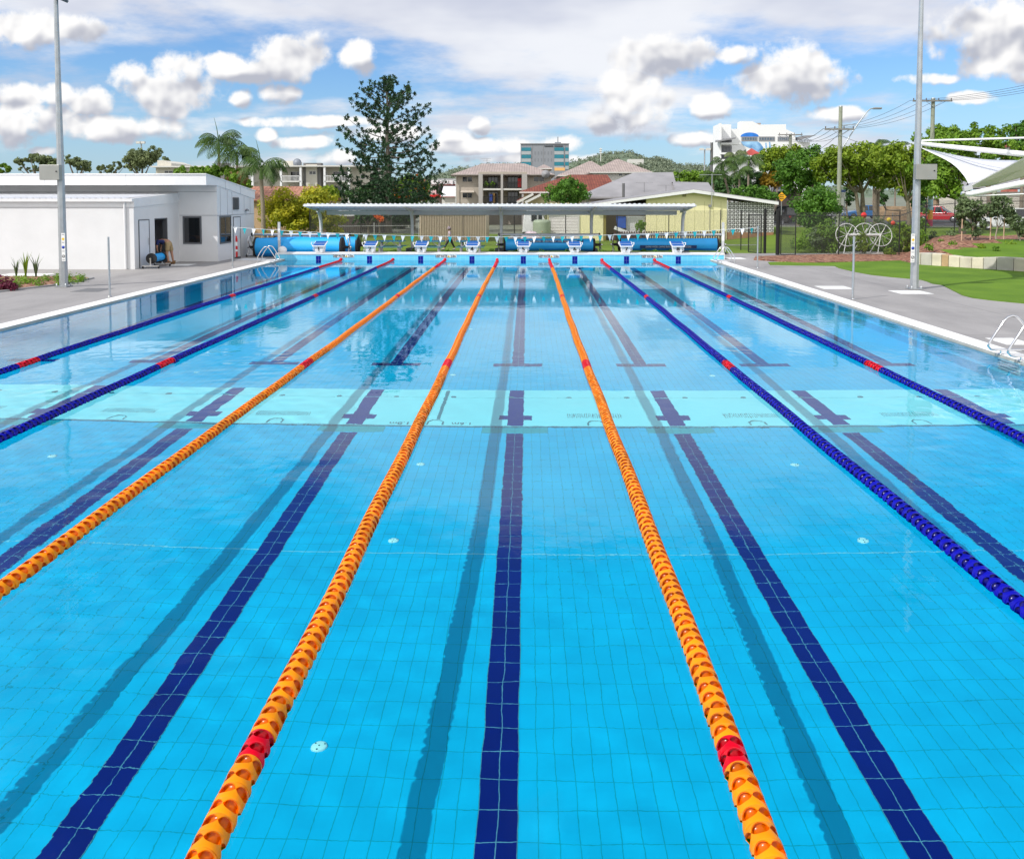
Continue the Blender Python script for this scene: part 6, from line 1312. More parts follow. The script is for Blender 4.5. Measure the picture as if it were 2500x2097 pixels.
b = MB(); b.box(AX(1700, 52.6), AX(1905, 52.6), 52.4, 52.7, -.05, .03); tag(b.build('mowing_strip', concrete), kind='structure')
# paling fence and outbuilding at left under the canopy
def paling():
    Y = 72; root = thing('paling_fence', 'dark timber paling fence under the left of the canopy', 'fence', (AX(850, Y), Y, 0)); rr = R(4); tm = mat('paling_dark', (.07, .055, .045), .9, var=.3, scale=3)
    for k in range(36): x = AX(790+k*4.6, Y); b = MB(); b.box(x, x+.15, Y, Y+.03, 0, rr.uniform(1.25, 1.5)); b.build('paling', tm, root)
    b = MB(); b.box(AX(790, Y), AX(956, Y), Y+.031, Y+.1, .9, 1.0); b.build('rail', tm, root)
    root = thing('grey_outbuilding', 'grey outbuilding with a white roof under the left of the canopy', 'outbuilding', (AX(860, 80), 80, 0)); b = MB(); b.box(AX(826, 80), AX(886, 80), 80, 86, 0, AZ(525, 80)); b.build('wall', mat('wall_tan_grey', (.3, .26, .2), .8, var=.1), root)
    b = MB(); b.add([(AX(822, 80), 79.4, AZ(526, 80)), (AX(892, 80), 79.4, AZ(526, 80)), (AX(888, 86), 86, AZ(512, 86)), (AX(826, 86), 86, AZ(512, 86))], [(0, 1, 2, 3)]); o = b.build('roof', offwhite, root); o.modifiers.new('thickness', 'SOLIDIFY').thickness = .1
paling()
# ------------------------------------------------------------------ shade sail
def sail():
    root = thing('shade_sail', 'big white tensioned shade sail with white steel booms at the right edge', 'shade sail', A(2700, 560, 29.)); m = mat('sail_white', (.80, .80, .80), .55, var=.02); ml = plastic('sail_membrane', (.84, .83, .83), .25); P = A
    def sheet(T, U, name, n=14):
        def bez(q, t): q = [Vector(v) for v in q]; 
        def cat(q, t):
            q = [Vector(v) for v in q]; s = t*(len(q)-1); i = min(int(s), len(q)-2); f = s-i; p0 = q[max(i-1, 0)]; p1 = q[i]; p2 = q[i+1]; p3 = q[min(i+2, len(q)-1)]
            return .5*((2*p1)+(p2-p0)*f+(2*p0-5*p1+4*p2-p3)*f*f+(3*p1-p0-3*p2+p3)*f**3)
        vs = [];
        for j in range(n+1):
            a = cat(T, j/n); c = cat(U, j/n)
            for i in range(9): f = i/8; q = a.lerp(c, f); vs.append(q)
        b = MB(); b.add(vs, [(j*9+i, j*9+i+1, (j+1)*9+i+1, (j+1)*9+i) for j in range(n) for i in range(8)], 0, True); o = b.build(name, ml, root); s = o.modifiers.new('thickness', 'SOLIDIFY'); s.thickness = .008
    sheet([P(2248, 361, 31), P(2330, 379, 31.3), P(2405, 390, 31.8), P(2487, 392.5, 32.5)], [P(2248, 362, 31), P(2318, 396, 30.2), P(2352, 428, 29.2), P(2367, 456, 28)], 'sail_panel')
    sheet([P(2367, 456, 28), P(2425, 424, 28.6), P(2487, 392, 29.6), P(2640, 300, 31)], [P(2369, 459, 28), P(2425, 452, 32), P(2487, 436, 35), P(2640, 400, 38)], 'sail_underside')
    b = MB(); b.tube([P(2246, 351, 31), P(2500, 377, 29.6), P(2760, 400, 28)], [.07, .105, .13], 12); b.build('boom', m, root)
    b = MB(); b.tube([P(2250, 344, 31), P(2500, 337, 30), P(2760, 330, 29)], .035, 8); b.tube([P(2247, 346, 31), P(2247, 362, 31)], .06, 8); b.build('stay_tube', m, root)
    b = MB(); b.tube([P(2347, 473, 28), P(2368, 474, 28), P(2500, 447, 27.6), P(2760, 395, 27)], [.06, .095, .105, .115], 12); b.build('boom', m, root)
    b = MB(); b.tube([P(2370, 479, 28), P(2500, 474, 27.6), P(2760, 466, 27)], .022, 8); b.build('stay_tube', m, root)
    b = MB(); b.bar(P(2352, 462, 28), P(2372, 457, 28), .12, .16); b.lathe([(0, -.06), (.07, -.06), (.07, 0)], P(2350, 472, 27.95), 10, axis='y'); b.build('corner_shackle', chrome, root)
    b = MB(); q = P(2760, 395, 27); b.tube([(q.x, q.y, 0), (q.x, q.y, 6)], .16, 12); b.build('mast', m, root)
sail()
# ------------------------------------------------------------------ cars
tyre = rubber; rimm = mat('rim_grey', (.35, .35, .37), .3, metal=.7, var=0)
def car(lab, pos, rz, paint, L_=4.4, Wd=1.8, H=1.6, wagon=True, name='parked_car'):
    "length along local X, nose at +X"
    root = thing(name, lab, 'car', pos, 'parked cars', rz); l = L_/2; w = Wd/2
    lo = [(-l, .45), (-l, .8), (-l+.05, .98), (-.9*l+.1, 1.0), (l*.42, .98), (l*.88, .82), (l, .66), (l, .42), (l-.15, .28), (-l+.15, .28)]
    def loft(prof, w0, w1, zmid, name_, m, inset=.0):
        b = MB(); secs = [(-w0, .93), (-w1*1.0, 1), (w1, 1), (w0, .93)]
        vs = []; n = len(prof)
        for (yy, s) in [(-w, .96), (-w*.97, 1), (w*.97, 1), (w, .96)]:
            for (x, z) in prof: vs.append((x*s, yy*(1-.10*max(0, (z-.75))), z))
        fs = [(j*n+i, j*n+(i+1) % n, (j+1)*n+(i+1) % n, (j+1)*n+i) for j in range(3) for i in range(n)]+[tuple(range(n))[::-1], tuple(range(3*n, 4*n))]
        b.add(vs, fs); o = b.build(name_, m, root, w=False); bevel(o, .04, 2); return o
    loft(lo, w, w, 0, 'body', paint)
    rf = l*.42; rb = -l*.93 if wagon else -l*.7
    cab = [(rb, 1.0), (rb+.25, 1.3), (rb+.45, H-.03), (-l*.1, H), (rf-.75, H-.06), (rf, 1.0)]; n = len(cab); b = MB(); vs = []
    for sgn in (-1, 1):
        for (x, z) in cab: vs.append((x, sgn*(w*.96-.32*(z-1.0)/(H-1.0)*.6), z-.02 if z == 1.0 else z))
    b.add(vs, [(i, (i+1) % n, n+(i+1) % n, n+i) for i in range(n)]+[tuple(range(n))[::-1], tuple(range(n, 2*n))]); o = b.build('glasshouse', darkglass, root, w=False); bevel(o, .03, 2)
    b = MB(); b.prism([(rb+.35, -w*.80), (rf-.78, -w*.76), (rf-.78, w*.76), (rb+.35, w*.80)], H-.045, H+.03); bevel(b.build('roof_panel', paint, root, w=False), .03)
    for xx in (rb+.35, -.15*l, rf-.4):
        for sgn in (-1, 1): b = MB(); b.bar((xx-.05, sgn*(w*.965), .99), (xx+(.0 if xx != rf-.4 else -.33), sgn*(w*.80), H-.03), .09, .05); b.build('pillar', paint, root, w=False)
    for xx in (-l*.62, l*.62):
        for sgn in (-1, 1):
            b = MB(); b.lathe([(.20, -.11), (.31, -.11), (.335, -.06), (.335, .06), (.31, .11), (.20, .11)], (xx, sgn*(w-.08), .335), 20, axis='y'); t_ = b.build('wheel', tyre, root, w=False)
            b = MB(); b.lathe([(0, .0), (.19, .0), (.21, .02*1)], (xx, sgn*(w+.035), .335), 14, axis='y'); b.build('rim', rimm, t_, w=False)
    for sgn in (-1, 1):
        b = MB(); b.box(l*.93-.05, l*.985, sgn*w*.62-.2, sgn*w*.62+.2, .66, .78); b.build('headlight', mat('lamp_glass', (.7, .72, .75), .1, var=0), root, w=False)
        b = MB(); b.box(-l-.01, -l+.04, sgn*w*.72-.12, sgn*w*.72+.12, .72, .92); b.build('tail_light', red, root, w=False)
        b = MB(); b.box(rf-.35, rf-.2, sgn*w-.0, sgn*(w+.17), 1.0, 1.13); b.build('mirror', paint, root, w=False)
    b = MB(); b.box(l-.02, l+.012, -.45, .45, .42, .62); b.build('grille', black, root, w=False); b = MB(); b.box(l+.013, l+.02, -.22, .22, .36, .47); b.build('number_plate', signw, root, w=False)
    return root
carred = mat('car_red', (.55, .005, .02), .22, var=.02, spec=.6); carwhite = mat('car_white', (.72, .73, .74), .25, var=.02); carsilver = mat('car_silver', (.42, .43, .44), .25, metal=.4, var=.02); carblue = mat('car_blue', (.03, .13, .32), .25, var=.05); carblack = mat('car_black', (.02, .02, .022), .2, var=0)
car('glossy red hatchback parked across the street, facing right towards the pool', (AX(2296, 83), 83, .64), math.radians(-38), carred)
car('white parked car behind the staked saplings at the right edge', (AX(2462, 63), 63, .63), math.radians(180-22), carwhite, L_=4.7, H=1.62)
car('silver grey car parked left of the blue one behind the street trees', (AX(2045, 100), 100, .63), math.radians(5), carsilver); car('blue car parked behind the pale stems of the street trees', (AX(2108, 98), 98, .63), math.radians(175), carblue)
car('black car parked under the yellow warning sign', (AX(1918, 80), 80, .5), math.radians(100), carblack, H=1.8)
# ------------------------------------------------------------------ signs by the street
def signs():
    Y = 68; x = AX(1908, Y); root = thing('warning_sign', 'yellow diamond traffic lights ahead sign left of the round bush', 'road sign', (x, Y, gz(x, Y))); b = MB(); b.tube([(x, Y, 0), (x, Y, AZ(470, Y))], .03, 6); b.build('post', steel, root)
    c = A(1908, 481, Y); d = .40; b = MB(); b.ext([(c.x, c.z+d), (c.x+d, c.z), (c.x, c.z-d), (c.x-d, c.z)], 'y', Y-.06, Y-.04); o = b.build('sign_face', mat('sign_amber', (.85, .42, .01), .5, var=0), root)
    for dx in (-.11, 0, .11):
        for dz in (-.16, 0, .16):
            if abs(dx)+abs(dz) < .3: b = MB(); b.lathe([(0, -.01), (.045, -.01), (.045, 0)], (c.x+dx, Y-.061, c.z+dz), 10, axis='y'); b.build('sign_dot', ink, o)
    Y = 74; x = AX(2055, Y); root = thing('notice_board', 'white notice board with a blue header behind the shrubs', 'notice board', (x, Y, .5)); b = MB(); b.box(AX(2048, Y), AX(2063, Y), Y-.05, Y, AZ(485, Y), AZ(465, Y)); o = b.build('board', signw, root)
    b = MB(); b.box(AX(2047.5, Y), AX(2063.5, Y), Y-.06, Y-.051, AZ(470, Y), AZ(464, Y)); b.build('header', mat('header_blue', (.1, .15, .4), .5, var=0), o)
    for k in range(4): b = MB(); b.box(AX(2051, Y), AX(2059, Y), Y-.056, Y-.051, AZ(474+k*2.6, Y), AZ(473.4+k*2.6, Y)); b.build('text_line', midgrey, o)
    for p in (2049, 2062): b = MB(); b.tube([(AX(p, Y), Y+.03, .5), (AX(p, Y), Y+.03, AZ(466, Y))], .04, 6); b.build('post', steel, root)
    Y = 90; b = MB(); b.box(AX(2138, Y), AX(2215, Y), Y, Y+.6, .5, AZ(504, Y)); tag(b.build('stone_wall', mat('stone_tan', (.40, .28, .17), .9, var=.25, scale=2)), 'low tan stone wall across the street beneath the trees', 'wall')
    root = thing('play_balls', '', '', (0, 0, 0)) if False else None
    for px, py, Y_, c, lab in ((2109, 526, 47, (.75, .01, .01), 'red round play disc above the fence rail'), (2180, 545, 46, (.6, .06, .03), 'orange red play disc low behind the white reels'), (2170, 537, 47, (.6, .45, .02), 'yellow play disc behind the white reels')):
        q = A(px, py, Y_); b = MB(); b.lathe([(0, -.04), (.12 if py > 530 else .16, -.03), (.13 if py > 530 else .17, 0), (0, .03)], q, 14, axis='y'); o = b.build('play_disc', mat('disc_'+str(py), c, .5, var=0)); tag(o, lab, 'play disc', 'round play discs'); b = MB(); b.tube([(q.x, q.y+.04, 0), (q.x, q.y+.04, q.z)], .015, 5); b.build('stake', black, o, w=False)
signs()
# ------------------------------------------------------------------ white rope reels
def reels():
    Y = 43.6; root = thing('rope_reel_trolley', 'white steel trolley of big spoked rope reels behind the right fence', 'reel trolley', (AX(2108, Y), Y, .05)); wm = mat('reel_white', (.66, .66, .64), .4, var=.03); rad = 27*Y/F
    for px, py in ((2068, 574), (2112, 573), (2150, 574)):
        c = A(px, py, Y+(.3 if px == 2112 else 0)); n = 28; b = MB(); b.tube([(c.x+rad*math.cos(6.2832*k/n), c.y+.12*math.sin(6.2832*k/n), c.z+rad*math.sin(6.2832*k/n)) for k in range(n+1)], .022, 6, caps=False)
        for k in range(4): a = k*math.pi/4+.3; b.tube([(c.x-rad*math.cos(a), c.y, c.z-rad*math.sin(a)), (c.x+rad*math.cos(a), c.y, c.z+rad*math.sin(a))], .013, 5)
        b.build('reel_wheel', wm, root)
    a = A(2068, 574, Y-.1); c = A(2150, 574, Y-.1); b = MB(); b.tube([a, c], .07, 10); b.build('drum', wm, root)
    for px in (2068, 2108, 2150):
        q = A(px, 574, Y-.2); b = MB()
        for s in (-1, 1): b.tube([q+Vector((.2, 0, .35)), q, Vector((q.x-.35, q.y+s*.5, .08))], .022, 6)
        b.build('trolley_leg', wm, root)
    b = MB(); b.tube([(a.x-.4, Y-.7, .1), (c.x+.3, Y-.7, .1)], .025, 6); b.tube([(a.x-.4, Y+.3, .1), (c.x+.3, Y+.3, .1)], .025, 6); b.build('base_bar', wm, root)
reels()
# ------------------------------------------------------------------ plants of the beds
SH = 'shrubs in the mulch beds'
def shrub(lab, px, py0, py1, w, Y, lm, seed, n=900, size=.12, z=None, trunk=.02, group=SH):
    cy = (py0+py1)/2; return tree('garden_shrub', lab, px, Y, [(px, cy, w, (py1-py0)/2*.9), (px+w*.3, cy+(py1-py0)*.15, w*.7, (py1-py0)*.3)], lm, n, size, trunk, seed=seed, z0=z, cat='shrub', group=group, per=16, clump=.42, limbs=4)
L_grey = leafmat('leaf_grey_green', (.07, .11, .05), (.18, .25, .10), .3)
for a in [('feathery shrub behind the first panel right of the gate', 2022, 540, 612, 30, 44.4, L_mid, 51, 2600), ('leafy shrub between the gate leaf and the white reels', 2000, 548, 615, 22, 44.6, L_grey, 52, 1800), ('pale bushy shrub growing up through the white reels', 2104, 568, 618, 15, 42.9, L_lime, 53, 900),
          ('tall grassy shrub behind the white reels, left', 2078, 528, 600, 32, 46, L_mid, 54, 2600), ('dark grassy shrub behind the white reels, right', 2160, 535, 606, 32, 46.5, L_grey, 55, 2600), ('bright shrub just left of the right light mast', 2208, 540, 612, 20, 44.2, L_lime, 56, 1600),
          ('shrub just right of the right light mast by the fence corner', 2246, 500, 590, 16, 46, L_mid, 57, 1600), ('low clump of shrubs behind the fence brace', 2305, 565, 602, 36, 46.8, L_grey, 58, 1800), ('low green ground plant under the white reels', 2170, 606, 622, 14, 42.6, L_lime, 59, 400)]:
    shrub(*a, z=.05 if a[1] < 2230 else .6)
b = MB(); rr = R(8); cl = []
for _ in range(170): px = rr.uniform(1945, 2260); Yq = rr.uniform(44.5, 49); q = G(px, 600); cl.append((Vector((AX(px, Yq), Yq, rr.uniform(.1, 1.1))), rr.uniform(.25, .5)))
leaves(b, cl, 15000, .14, rr); tag(b.build('undergrowth', L_mid, fix=False), 'tangle of green undergrowth behind the right fence', 'undergrowth', kind='stuff')
def sapling(lab, px, Y, z, crown, stakes, seed, n=1500):
    root = tree('sapling', lab, px, Y, crown, L_grey, n, .16, .035, seed=seed, z0=z, per=20, clump=.34, limbs=6, group='staked saplings on the bank', bark=mat('sapling_bark', (.35, .30, .24), .9, var=.1)); sm_ = mat('stake_tan', (.55, .38, .26), .8, var=.1)
    for (a, t, u) in stakes:
        x = AX(a, Y-.1); b = MB(); b.tube([(x, Y-.1, AZ(u, Y-.1)), (x+.02, Y-.1, AZ(t, Y-.1))], .028, 6); tag(b.build('stake', sm_), 'tan stake %s' % {2350: 'left of the bushy sapling', 2420: 'left of the right hand sapling', 2453: 'right of the right hand sapling', 2376: 'slanting beside the bushy sapling'}[a], 'stake', 'tan tree stakes')
sapling('bushy sapling with drooping leaves, left one on the bank', 2385, 42.2, .75, [(2368, 512, 30, 28), (2382, 542, 22, 32), (2352, 550, 14, 20), (2360, 500, 22, 12)], [(2350, 535, 596), (2376, 552, 590)], 61, 2300)
sapling('slender sapling held by stakes, right one on the bank', 2436, 41.8, .72, [(2440, 500, 26, 26), (2425, 515, 22, 16), (2462, 530, 22, 20)], [(2420, 530, 597), (2453, 532, 595)], 62, 1700)
sapling('drooping sapling at the right edge of the bank', 2490, 41.0, .7, [(2482, 545, 18, 22), (2500, 560, 22, 20)], [], 63, 900)
GP = 'small ground plants in the mulch'
for i, (px, Yq, lab, s, mm) in enumerate([(2328, 39.8, 'small green tuft on the mulch bank right of the light mast', .22, L_mid), (2300, 41.5, 'smaller tuft near the fence corner on the mulch bank', .18, L_mid), (2400, 38.2, 'low yellow green plant in the middle of the mulch bank', .18, L_lime), (2468, 39.2, 'leafy lime plant at the right of the mulch bank', .3, L_lime), (2270, 38.2, 'low plant on the mulch just right of the light mast', .2, L_mid), (2435, 36.9, 'little plant near the turf edge of the mulch bank', .15, L_mid)]):
    x = AX(px, Yq); b = MB(); zq = .62+.1*(Yq-36)/6; leaves(b, [(Vector((x, Yq, zq+.1)), s), (Vector((x+s*.6, Yq, zq)), s*.7)], 140, .11, R(i+90)); tag(b.build('ground_plant', mm, fix=False), lab, 'plant', GP)
for i, px in enumerate([905, 960, 1012, 1090, 1200, 1262, 1322, 1385, 1398, 1470, 1530, 1572, 1600, 1640]):
    Yq = 42.6+.25*(i % 3); x = AX(px, Yq); b = MB(); leaves(b, [(Vector((x, Yq, .20)), .17), (Vector((x+.15, Yq, .14)), .14), (Vector((x-.12, Yq, .12)), .13)], 150, .10, R(i+120))
    nb = ['left of block 2', 'below the first picnic table', 'by the dark plinth at block 3', 'by the walking person', 'left of block 5', 'right of block 5', 'under the middle roll', 'left of block 6', 'just left of block 6', 'between the two right rolls', 'left under the right roll', 'under the banner of the right roll', 'right under that banner', 'beside block 8'][i]
    tag(b.build('ground_plant', L_deep, fix=False), 'small dark bushy plant behind the far wall, '+nb, 'plant', 'low plants behind the far wall')
b = MB(); b.prism([(AX(870, 42.5), 42.2), (9.4, 42.2), (9.4, 43.3), (AX(870, 42.5), 43.3)], .03, .07); tag(b.build('garden_bed', mulch), kind='structure')
def spiky(px, py, n, h, lab, seed, mm):
    q = G(px, py, .09); rr = R(seed); root = thing('strap_leaf_plant', lab, 'plant', q, 'strap leaf plants in the left bed')
    for _ in range(n):
        a = rr.random()*6.28; l = h*rr.uniform(.6, 1.05); t = rr.uniform(.08, .34); d = Vector((math.cos(a), math.sin(a), 0)); s_ = Vector((-d.y, d.x, 0))*.03; m_ = q+d*t*.45*l+Vector((0, 0, l*.62)); e = q+d*t*1.3*l+Vector((0, 0, l)); b = MB(); b.add([q-s_, q+s_, m_+s_*.8, m_-s_*.8, e], [(0, 1, 2, 3), (3, 2, 4)]); b.build('leaf', mm, root, fix=False)
spiky(40, 676, 11, .8, 'slender strap leaf plant, left of three in the left bed', 1, L_grey); spiky(63, 677, 13, .95, 'broad green strap leaf plant, middle of three in the left bed', 2, L_lime); spiky(88, 676, 11, .85, 'dark strap leaf plant, right of three in the left bed', 3, L_grey)
b = MB(); rr = R(77); cl = []
for _ in range(90): px = rr.uniform(-60, 190); py = rr.uniform(676, 702); q = G(px, py, .1); 
for _ in range(70):
    px = rr.uniform(-80, 205); t = max(0., min(1., (px+10)/215)); py = rr.uniform(677, 706-16*t); q = G(px, py, .1); cl.append((q+Vector((0, 0, .04)), rr.uniform(.08, .24)))
leaves(b, cl, 3800, .07, rr, up=1.2); tag(b.build('ground_cover', L_mid, fix=False), 'patchy yellow green ground cover in the left mulch bed', 'ground cover', kind='stuff')
q = G(8, 706, .1); b = MB(); leaves(b, [(q+Vector((0, 0, .12)), .34), (q+Vector((-.5, .1, .1)), .3), (q+Vector((.28, 0, .06)), .2)], 900, .10, R(5)); tag(b.build('purple_plant', L_purple, fix=False), 'low dark purple leaved plant at the left edge', 'plant')
# ------------------------------------------------------------------ bollard, small roller
q = G(577, 630, .05); root = thing('bollard', 'red and white striped bollard by the left wall of the building', 'bollard', q)
b = MB(); b.lathe([(0, .05), (.2, .05), (.22, 0)], q, 16); b.build('rubber_base', rubber, root)
for (z0, z1, m_) in ((.05, .32, red), (.32, .42, signw), (.42, .60, red), (.60, .80, signw), (.80, .98, red)): b = MB(); b.lathe([(.075, z0), (.07, z1)], q, 14); b.build('stripe_band', m_, root)
b = MB(); b.lathe([(.07, .98), (.05, 1.0), (.05, 1.05), (.06, 1.09), (0, 1.1)], q, 14); b.build('top_knob', red, root)
def small_roller():
    a = Vector((-15.80, 33.75, .47)); c = Vector((-15.88, 34.80, .47)); root = thing('small_cover_roller', 'small blue cover reel with a black end disc on castors, by the doorway', 'cover reel', ((a.x+c.x)/2, (a.y+c.y)/2, .06)); d = (c-a).normalized()
    b = MB(); b.tube([a, c], .17, 20); b.build('cover_roll', coverblue, root); b = MB(); b.tube([a-d*.05, a], .225, 24); b.build('end_disc', rubber, root); b = MB(); b.tube([c, c+d*.05], .225, 24); b.build('end_disc', rubber, root); b = MB(); b.tube([a-d*.16, a], .04, 10); b.build('axle', chrome, root)
    s = Vector((d.y, -d.x, 0))
    for e in (a-d*.12, c+d*.12):
        g = Vector((e.x, e.y, .16)); b = MB(); b.bar(e, g, .05, .05); b.bar(g-s*.34, g+s*.34, .06, .05); b.build('end_frame', chrome, root)
        for t in (-.32, .32): b = MB(); b.lathe([(0, -.02), (.055, -.02), (.055, .02), (0, .02)], g+s*t+Vector((0, 0, -.05)), 10, axis='x'); b.build('castor', rubber, root)
small_roller()
b = MB(); q = G(415, 636, .05); b.box(q.x-.18, q.x+.18, q.y-.1, q.y+.1, .05, .16); b.bar((q.x-.15, q.y, .2), (q.x+.12, q.y, .42), .06, .05); tag(b.build('power_tool', mat('tool_yellow', (.6, .30, .02), .5, var=.3, scale=20)), 'small yellow and black power tool on the ground by the doorway', 'tool')
# ------------------------------------------------------------------ people
def figure(root, joints, bones, radii, m, name, level=2):
    me = bpy.data.meshes.new(name); keys = list(joints); me.from_pydata([joints[k] for k in keys], [(keys.index(a), keys.index(c)) for a, c in bones], []); o = bpy.data.objects.new(name, me); COL.objects.link(o); o.parent = root
    sk = o.modifiers.new('skin', 'SKIN'); sv = me.skin_vertices[0].data
    for i, k in enumerate(keys): r = radii[k]; sv[i].radius = r if isinstance(r, tuple) else (r, r)
    sv[0].use_root = True; ss = o.modifiers.new('smooth', 'SUBSURF'); ss.levels = level; ss.render_levels = level; me.materials.append(m); return o
skin = mat('skin_tan', (.42, .22, .14), .6, var=.05); skinp = mat('skin_fair', (.55, .34, .25), .6, var=.05)
def hand(root, p, d, up, m, s=1.0):
    "palm, four unequal bent fingers and a thumb"
    d = Vector(d).normalized(); side = d.cross(Vector(up)).normalized(); b = MB(); p = Vector(p); b.tube([p, p+d*.045*s, p+d*.09*s], [.026*s, .036*s, .03*s], 8)
    for k, l in enumerate((.07, .078, .073, .058)):
        q = p+d*.085*s+side*(k-1.5)*.019*s; b.tube([q, q+d*l*.5*s, q+d*l*.8*s-Vector(up)*.02*s], [.009*s, .008*s, .007*s], 6)
    q = p+d*.03*s+side*-.03*s; b.tube([q, q+d*.03*s-side*.03*s, q+d*.06*s-side*.035*s], [.011*s, .010*s, .008*s], 6); b.build('hand', m, root, w=False)
def bending_man():
    root = thing('person', 'man in khaki shorts and a navy and yellow shirt bending over in the doorway', 'person', (-16.02, 35.85, .05), rz=0)
    J = {'pelvis': (0, 0, .92), 'waist': (-.06, .02, 1.04), 'chest': (-.30, .04, 1.10), 'neck': (-.47, .05, 1.03), 'head': (-.60, .05, .93), 'crown': (-.66, .05, .84),
         'hipL': (.02, -.10, .88), 'kneeL': (-.02, -.13, .50), 'ankleL': (.06, -.14, .10), 'toeL': (-.10, -.15, .05), 'hipR': (.02, .11, .88), 'kneeR': (.08, .14, .50), 'ankleR': (.14, .15, .10), 'toeR': (-.02, .17, .05),
         'shL': (-.42, -.17, 1.02), 'elL': (-.44, -.20, .76), 'wrL': (-.42, -.14, .54), 'shR': (-.42, .24, 1.02), 'elR': (-.46, .26, .76), 'wrR': (-.46, .2, .54)}
    B = [('pelvis', 'waist'), ('waist', 'chest'), ('chest', 'neck'), ('neck', 'head'), ('head', 'crown'), ('pelvis', 'hipL'), ('hipL', 'kneeL'), ('kneeL', 'ankleL'), ('ankleL', 'toeL'), ('pelvis', 'hipR'), ('hipR', 'kneeR'), ('kneeR', 'ankleR'), ('ankleR', 'toeR'), ('chest', 'shL'), ('shL', 'elL'), ('elL', 'wrL'), ('chest', 'shR'), ('shR', 'elR'), ('elR', 'wrR')]
    Rd = {k: .05 for k in J}; Rd.update(pelvis=(.14, .12), waist=(.14, .12), chest=(.17, .13), neck=.055, head=.09, crown=.085, hipL=.095, hipR=.095, kneeL=.06, kneeR=.06, ankleL=.042, ankleR=.042, toeL=.04, toeR=.04, shL=.06, shR=.06, elL=.042, elR=.042, wrL=.03, wrR=.03)
    figure(root, J, B, Rd, skin, 'body'); khaki = mat('khaki_cloth', (.36, .26, .13), .8, var=.1); navy = mat('navy_shirt', (.02, .03, .13), .8, var=.1); hi = mat('yellow_shirt', (.6, .6, .03), .8, var=.1)
    figure(root, {k: J[k] for k in ('pelvis', 'waist')} | {'a': (.02, -.10, .87), 'b': (.0, -.125, .56), 'c': (.02, .11, .87), 'd': (.07, .14, .56)}, [('pelvis', 'waist'), ('pelvis', 'a'), ('a', 'b'), ('pelvis', 'c'), ('c', 'd')], dict(pelvis=(.155, .135), waist=(.14, .125), a=.115, b=.10, c=.115, d=.10), khaki, 'shorts')
    figure(root, {'w': (-.03, .02, 1.01), 'c': (-.28, .04, 1.11), 'n': (-.43, .05, 1.05), 'sl': (-.40, -.16, 1.03), 'el': (-.43, -.19, .86), 'sr': (-.40, .24, 1.03), 'er': (-.44, .26, .86)}, [('w', 'c'), ('c', 'n'), ('c', 'sl'), ('sl', 'el'), ('c', 'sr'), ('sr', 'er')], dict(w=(.155, .135), c=(.185, .15), n=.08, sl=.085, el=.07, sr=.085, er=.07), navy, 'shirt')
    b = MB(); b.tube([(-.46, -.0, 1.0), (-.40, .02, .93)], [.12, .10], 12); b.build('shirt_yoke', hi, root, w=False)
    b = MB(); b.lathe([(0, .09), (.06, .075), (.095, .02), (.098, -.03), (.09, -.05)], (-.64, .05, .90), 14); b.build('hair', mat('hair_brown', (.06, .035, .02), .8, var=0), root, w=False)
    boot = mat('boot_tan', (.22, .12, .05), .8, var=.1)
    for (x, y) in ((.04, -.145), (.12, .16)): b = MB(); b.tube([(x+.06, y, .16), (x+.06, y, .06), (x-.13, y, .045)], [.06, .065, .045], 10); b.build('boot', boot, root, w=False)
    hand(root, J['wrL'], (-.1, .1, -1), (1, 0, 0), skin); hand(root, J['wrR'], (-.1, 0, -1), (1, 0, 0), skin)
bending_man()
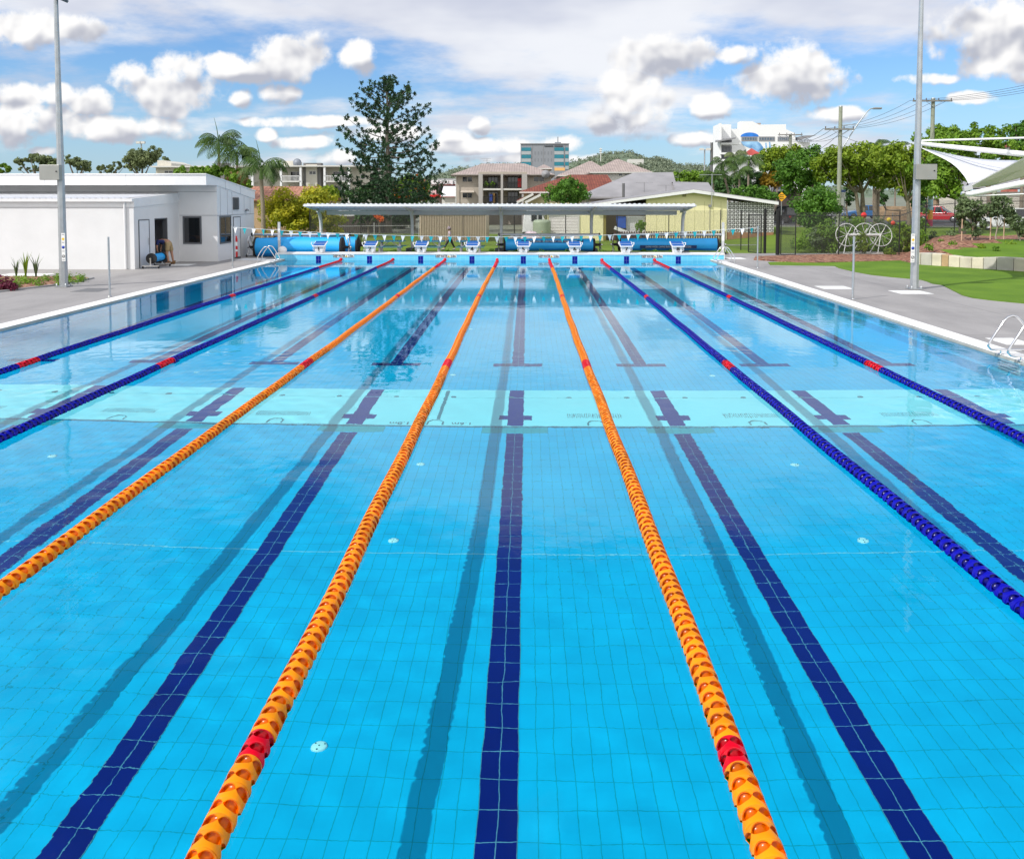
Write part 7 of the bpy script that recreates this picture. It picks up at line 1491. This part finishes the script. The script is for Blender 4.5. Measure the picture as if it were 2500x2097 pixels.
def walker():
    Y = 47.0; x = AX(1098, Y); root = thing('person', 'person in a pale shirt, dark trousers and patterned sun hat walking past the beige shed', 'person', (x, Y, 0)); k = .80
    J = {'pelvis': (0, 0, .90), 'waist': (.0, .0, 1.05), 'chest': (-.03, 0, 1.28), 'neck': (-.04, 0, 1.42), 'head': (-.06, 0, 1.52), 'crown': (-.06, 0, 1.62), 'hipL': (-.02, -.09, .86), 'kneeL': (-.22, -.1, .50), 'ankleL': (-.42, -.1, .12), 'toeL': (-.56, -.1, .08), 'hipR': (.02, .09, .86), 'kneeR': (.17, .1, .48), 'ankleR': (.36, .1, .12), 'toeR': (.24, .1, .05),
         'shL': (-.03, -.18, 1.34), 'elL': (.05, -.23, 1.08), 'wrL': (-.08, -.2, .88), 'shR': (-.03, .18, 1.34), 'elR': (-.08, .22, 1.08), 'wrR': (-.22, .18, .92)}
    B = [('pelvis', 'waist'), ('waist', 'chest'), ('chest', 'neck'), ('neck', 'head'), ('head', 'crown'), ('pelvis', 'hipL'), ('hipL', 'kneeL'), ('kneeL', 'ankleL'), ('ankleL', 'toeL'), ('pelvis', 'hipR'), ('hipR', 'kneeR'), ('kneeR', 'ankleR'), ('ankleR', 'toeR'), ('chest', 'shL'), ('shL', 'elL'), ('elL', 'wrL'), ('chest', 'shR'), ('shR', 'elR'), ('elR', 'wrR')]
    Rd = {q: .05 for q in J}; Rd.update(pelvis=(.13, .11), waist=(.12, .10), chest=(.14, .11), neck=.05, head=.09, crown=.085, hipL=.085, hipR=.085, kneeL=.055, kneeR=.055, ankleL=.04, ankleR=.04, toeL=.035, toeR=.035, shL=.055, shR=.055, elL=.038, elR=.038, wrL=.028, wrR=.028)
    S_ = lambda D: {a: tuple(v*k for v in p) for a, p in D.items()}; T_ = lambda D: {a: (tuple(v*k for v in p) if isinstance(p, tuple) else p*k) for a, p in D.items()}
    figure(root, S_(J), B, T_(Rd), skinp, 'body'); dk = mat('trousers_dark', (.03, .03, .035), .8, var=.1); sh = mat('shirt_pale_pink', (.55, .45, .48), .8, var=.35, scale=9)
    figure(root, S_({q: J[q] for q in ('pelvis', 'waist', 'hipL', 'kneeL', 'hipR', 'kneeR')} | {'al': (-.40, -.1, .17), 'ar': (.34, .1, .17)}), [('pelvis', 'waist'), ('pelvis', 'hipL'), ('hipL', 'kneeL'), ('kneeL', 'al'), ('pelvis', 'hipR'), ('hipR', 'kneeR'), ('kneeR', 'ar')], T_(dict(pelvis=(.145, .125), waist=(.12, .1), hipL=.105, kneeL=.08, al=.065, hipR=.105, kneeR=.08, ar=.065)), dk, 'trousers')
    figure(root, S_({'w': (0, 0, .96), 'c': (-.03, 0, 1.27), 'n': (-.04, 0, 1.38), 'sl': (-.03, -.17, 1.33), 'el': (.04, -.22, 1.12), 'sr': (-.03, .17, 1.33), 'er': (-.07, .21, 1.12)}), [('w', 'c'), ('c', 'n'), ('c', 'sl'), ('sl', 'el'), ('c', 'sr'), ('sr', 'er')], T_(dict(w=(.15, .13), c=(.16, .13), n=.07, sl=.08, el=.06, sr=.08, er=.06)), sh, 'shirt')
    b = MB(); b.lathe([(0, .15*k), (.07*k, .14*k), (.10*k, .08*k), (.105*k, .02*k), (.20*k, -.03*k), (.19*k, -.04*k), (.09*k, 0)], (-.06*k, 0, 1.60*k), 16); b.build('sun_hat', mat('hat_zebra', (.25, .2, .22), .8, var=.7, scale=14), root, w=False)
    b = MB(); b.tube([(-.06*k, .03*k, 1.60*k), (.02*k, .03*k, 1.45*k)], [.10*k, .06*k], 10); b.build('hair', mat('hair_grey', (.2, .17, .15), .8, var=0), root, w=False)
    for p in ((-.44, -.1, .08), (.33, .1, .07)): b = MB(); b.tube([(p[0]*k+.05, p[1]*k, p[2]*k), (p[0]*k-.12, p[1]*k, p[2]*k-.02)], [.045, .04], 8); b.build('shoe', mat('shoe_grey', (.3, .3, .3), .7, var=0), root, w=False)
    hand(root, [v*k for v in J['wrL']], (-.3, 0, -1), (-1, 0, .2), skinp, k); hand(root, [v*k for v in J['wrR']], (-.4, 0, -1), (-1, 0, .2), skinp, k)
walker()
# ------------------------------------------------------------------ sun light through the water surface
try:
    water.cycles.is_caustics_caster = True
    for o in recv: o.cycles.is_caustics_receiver = True
except Exception: pass
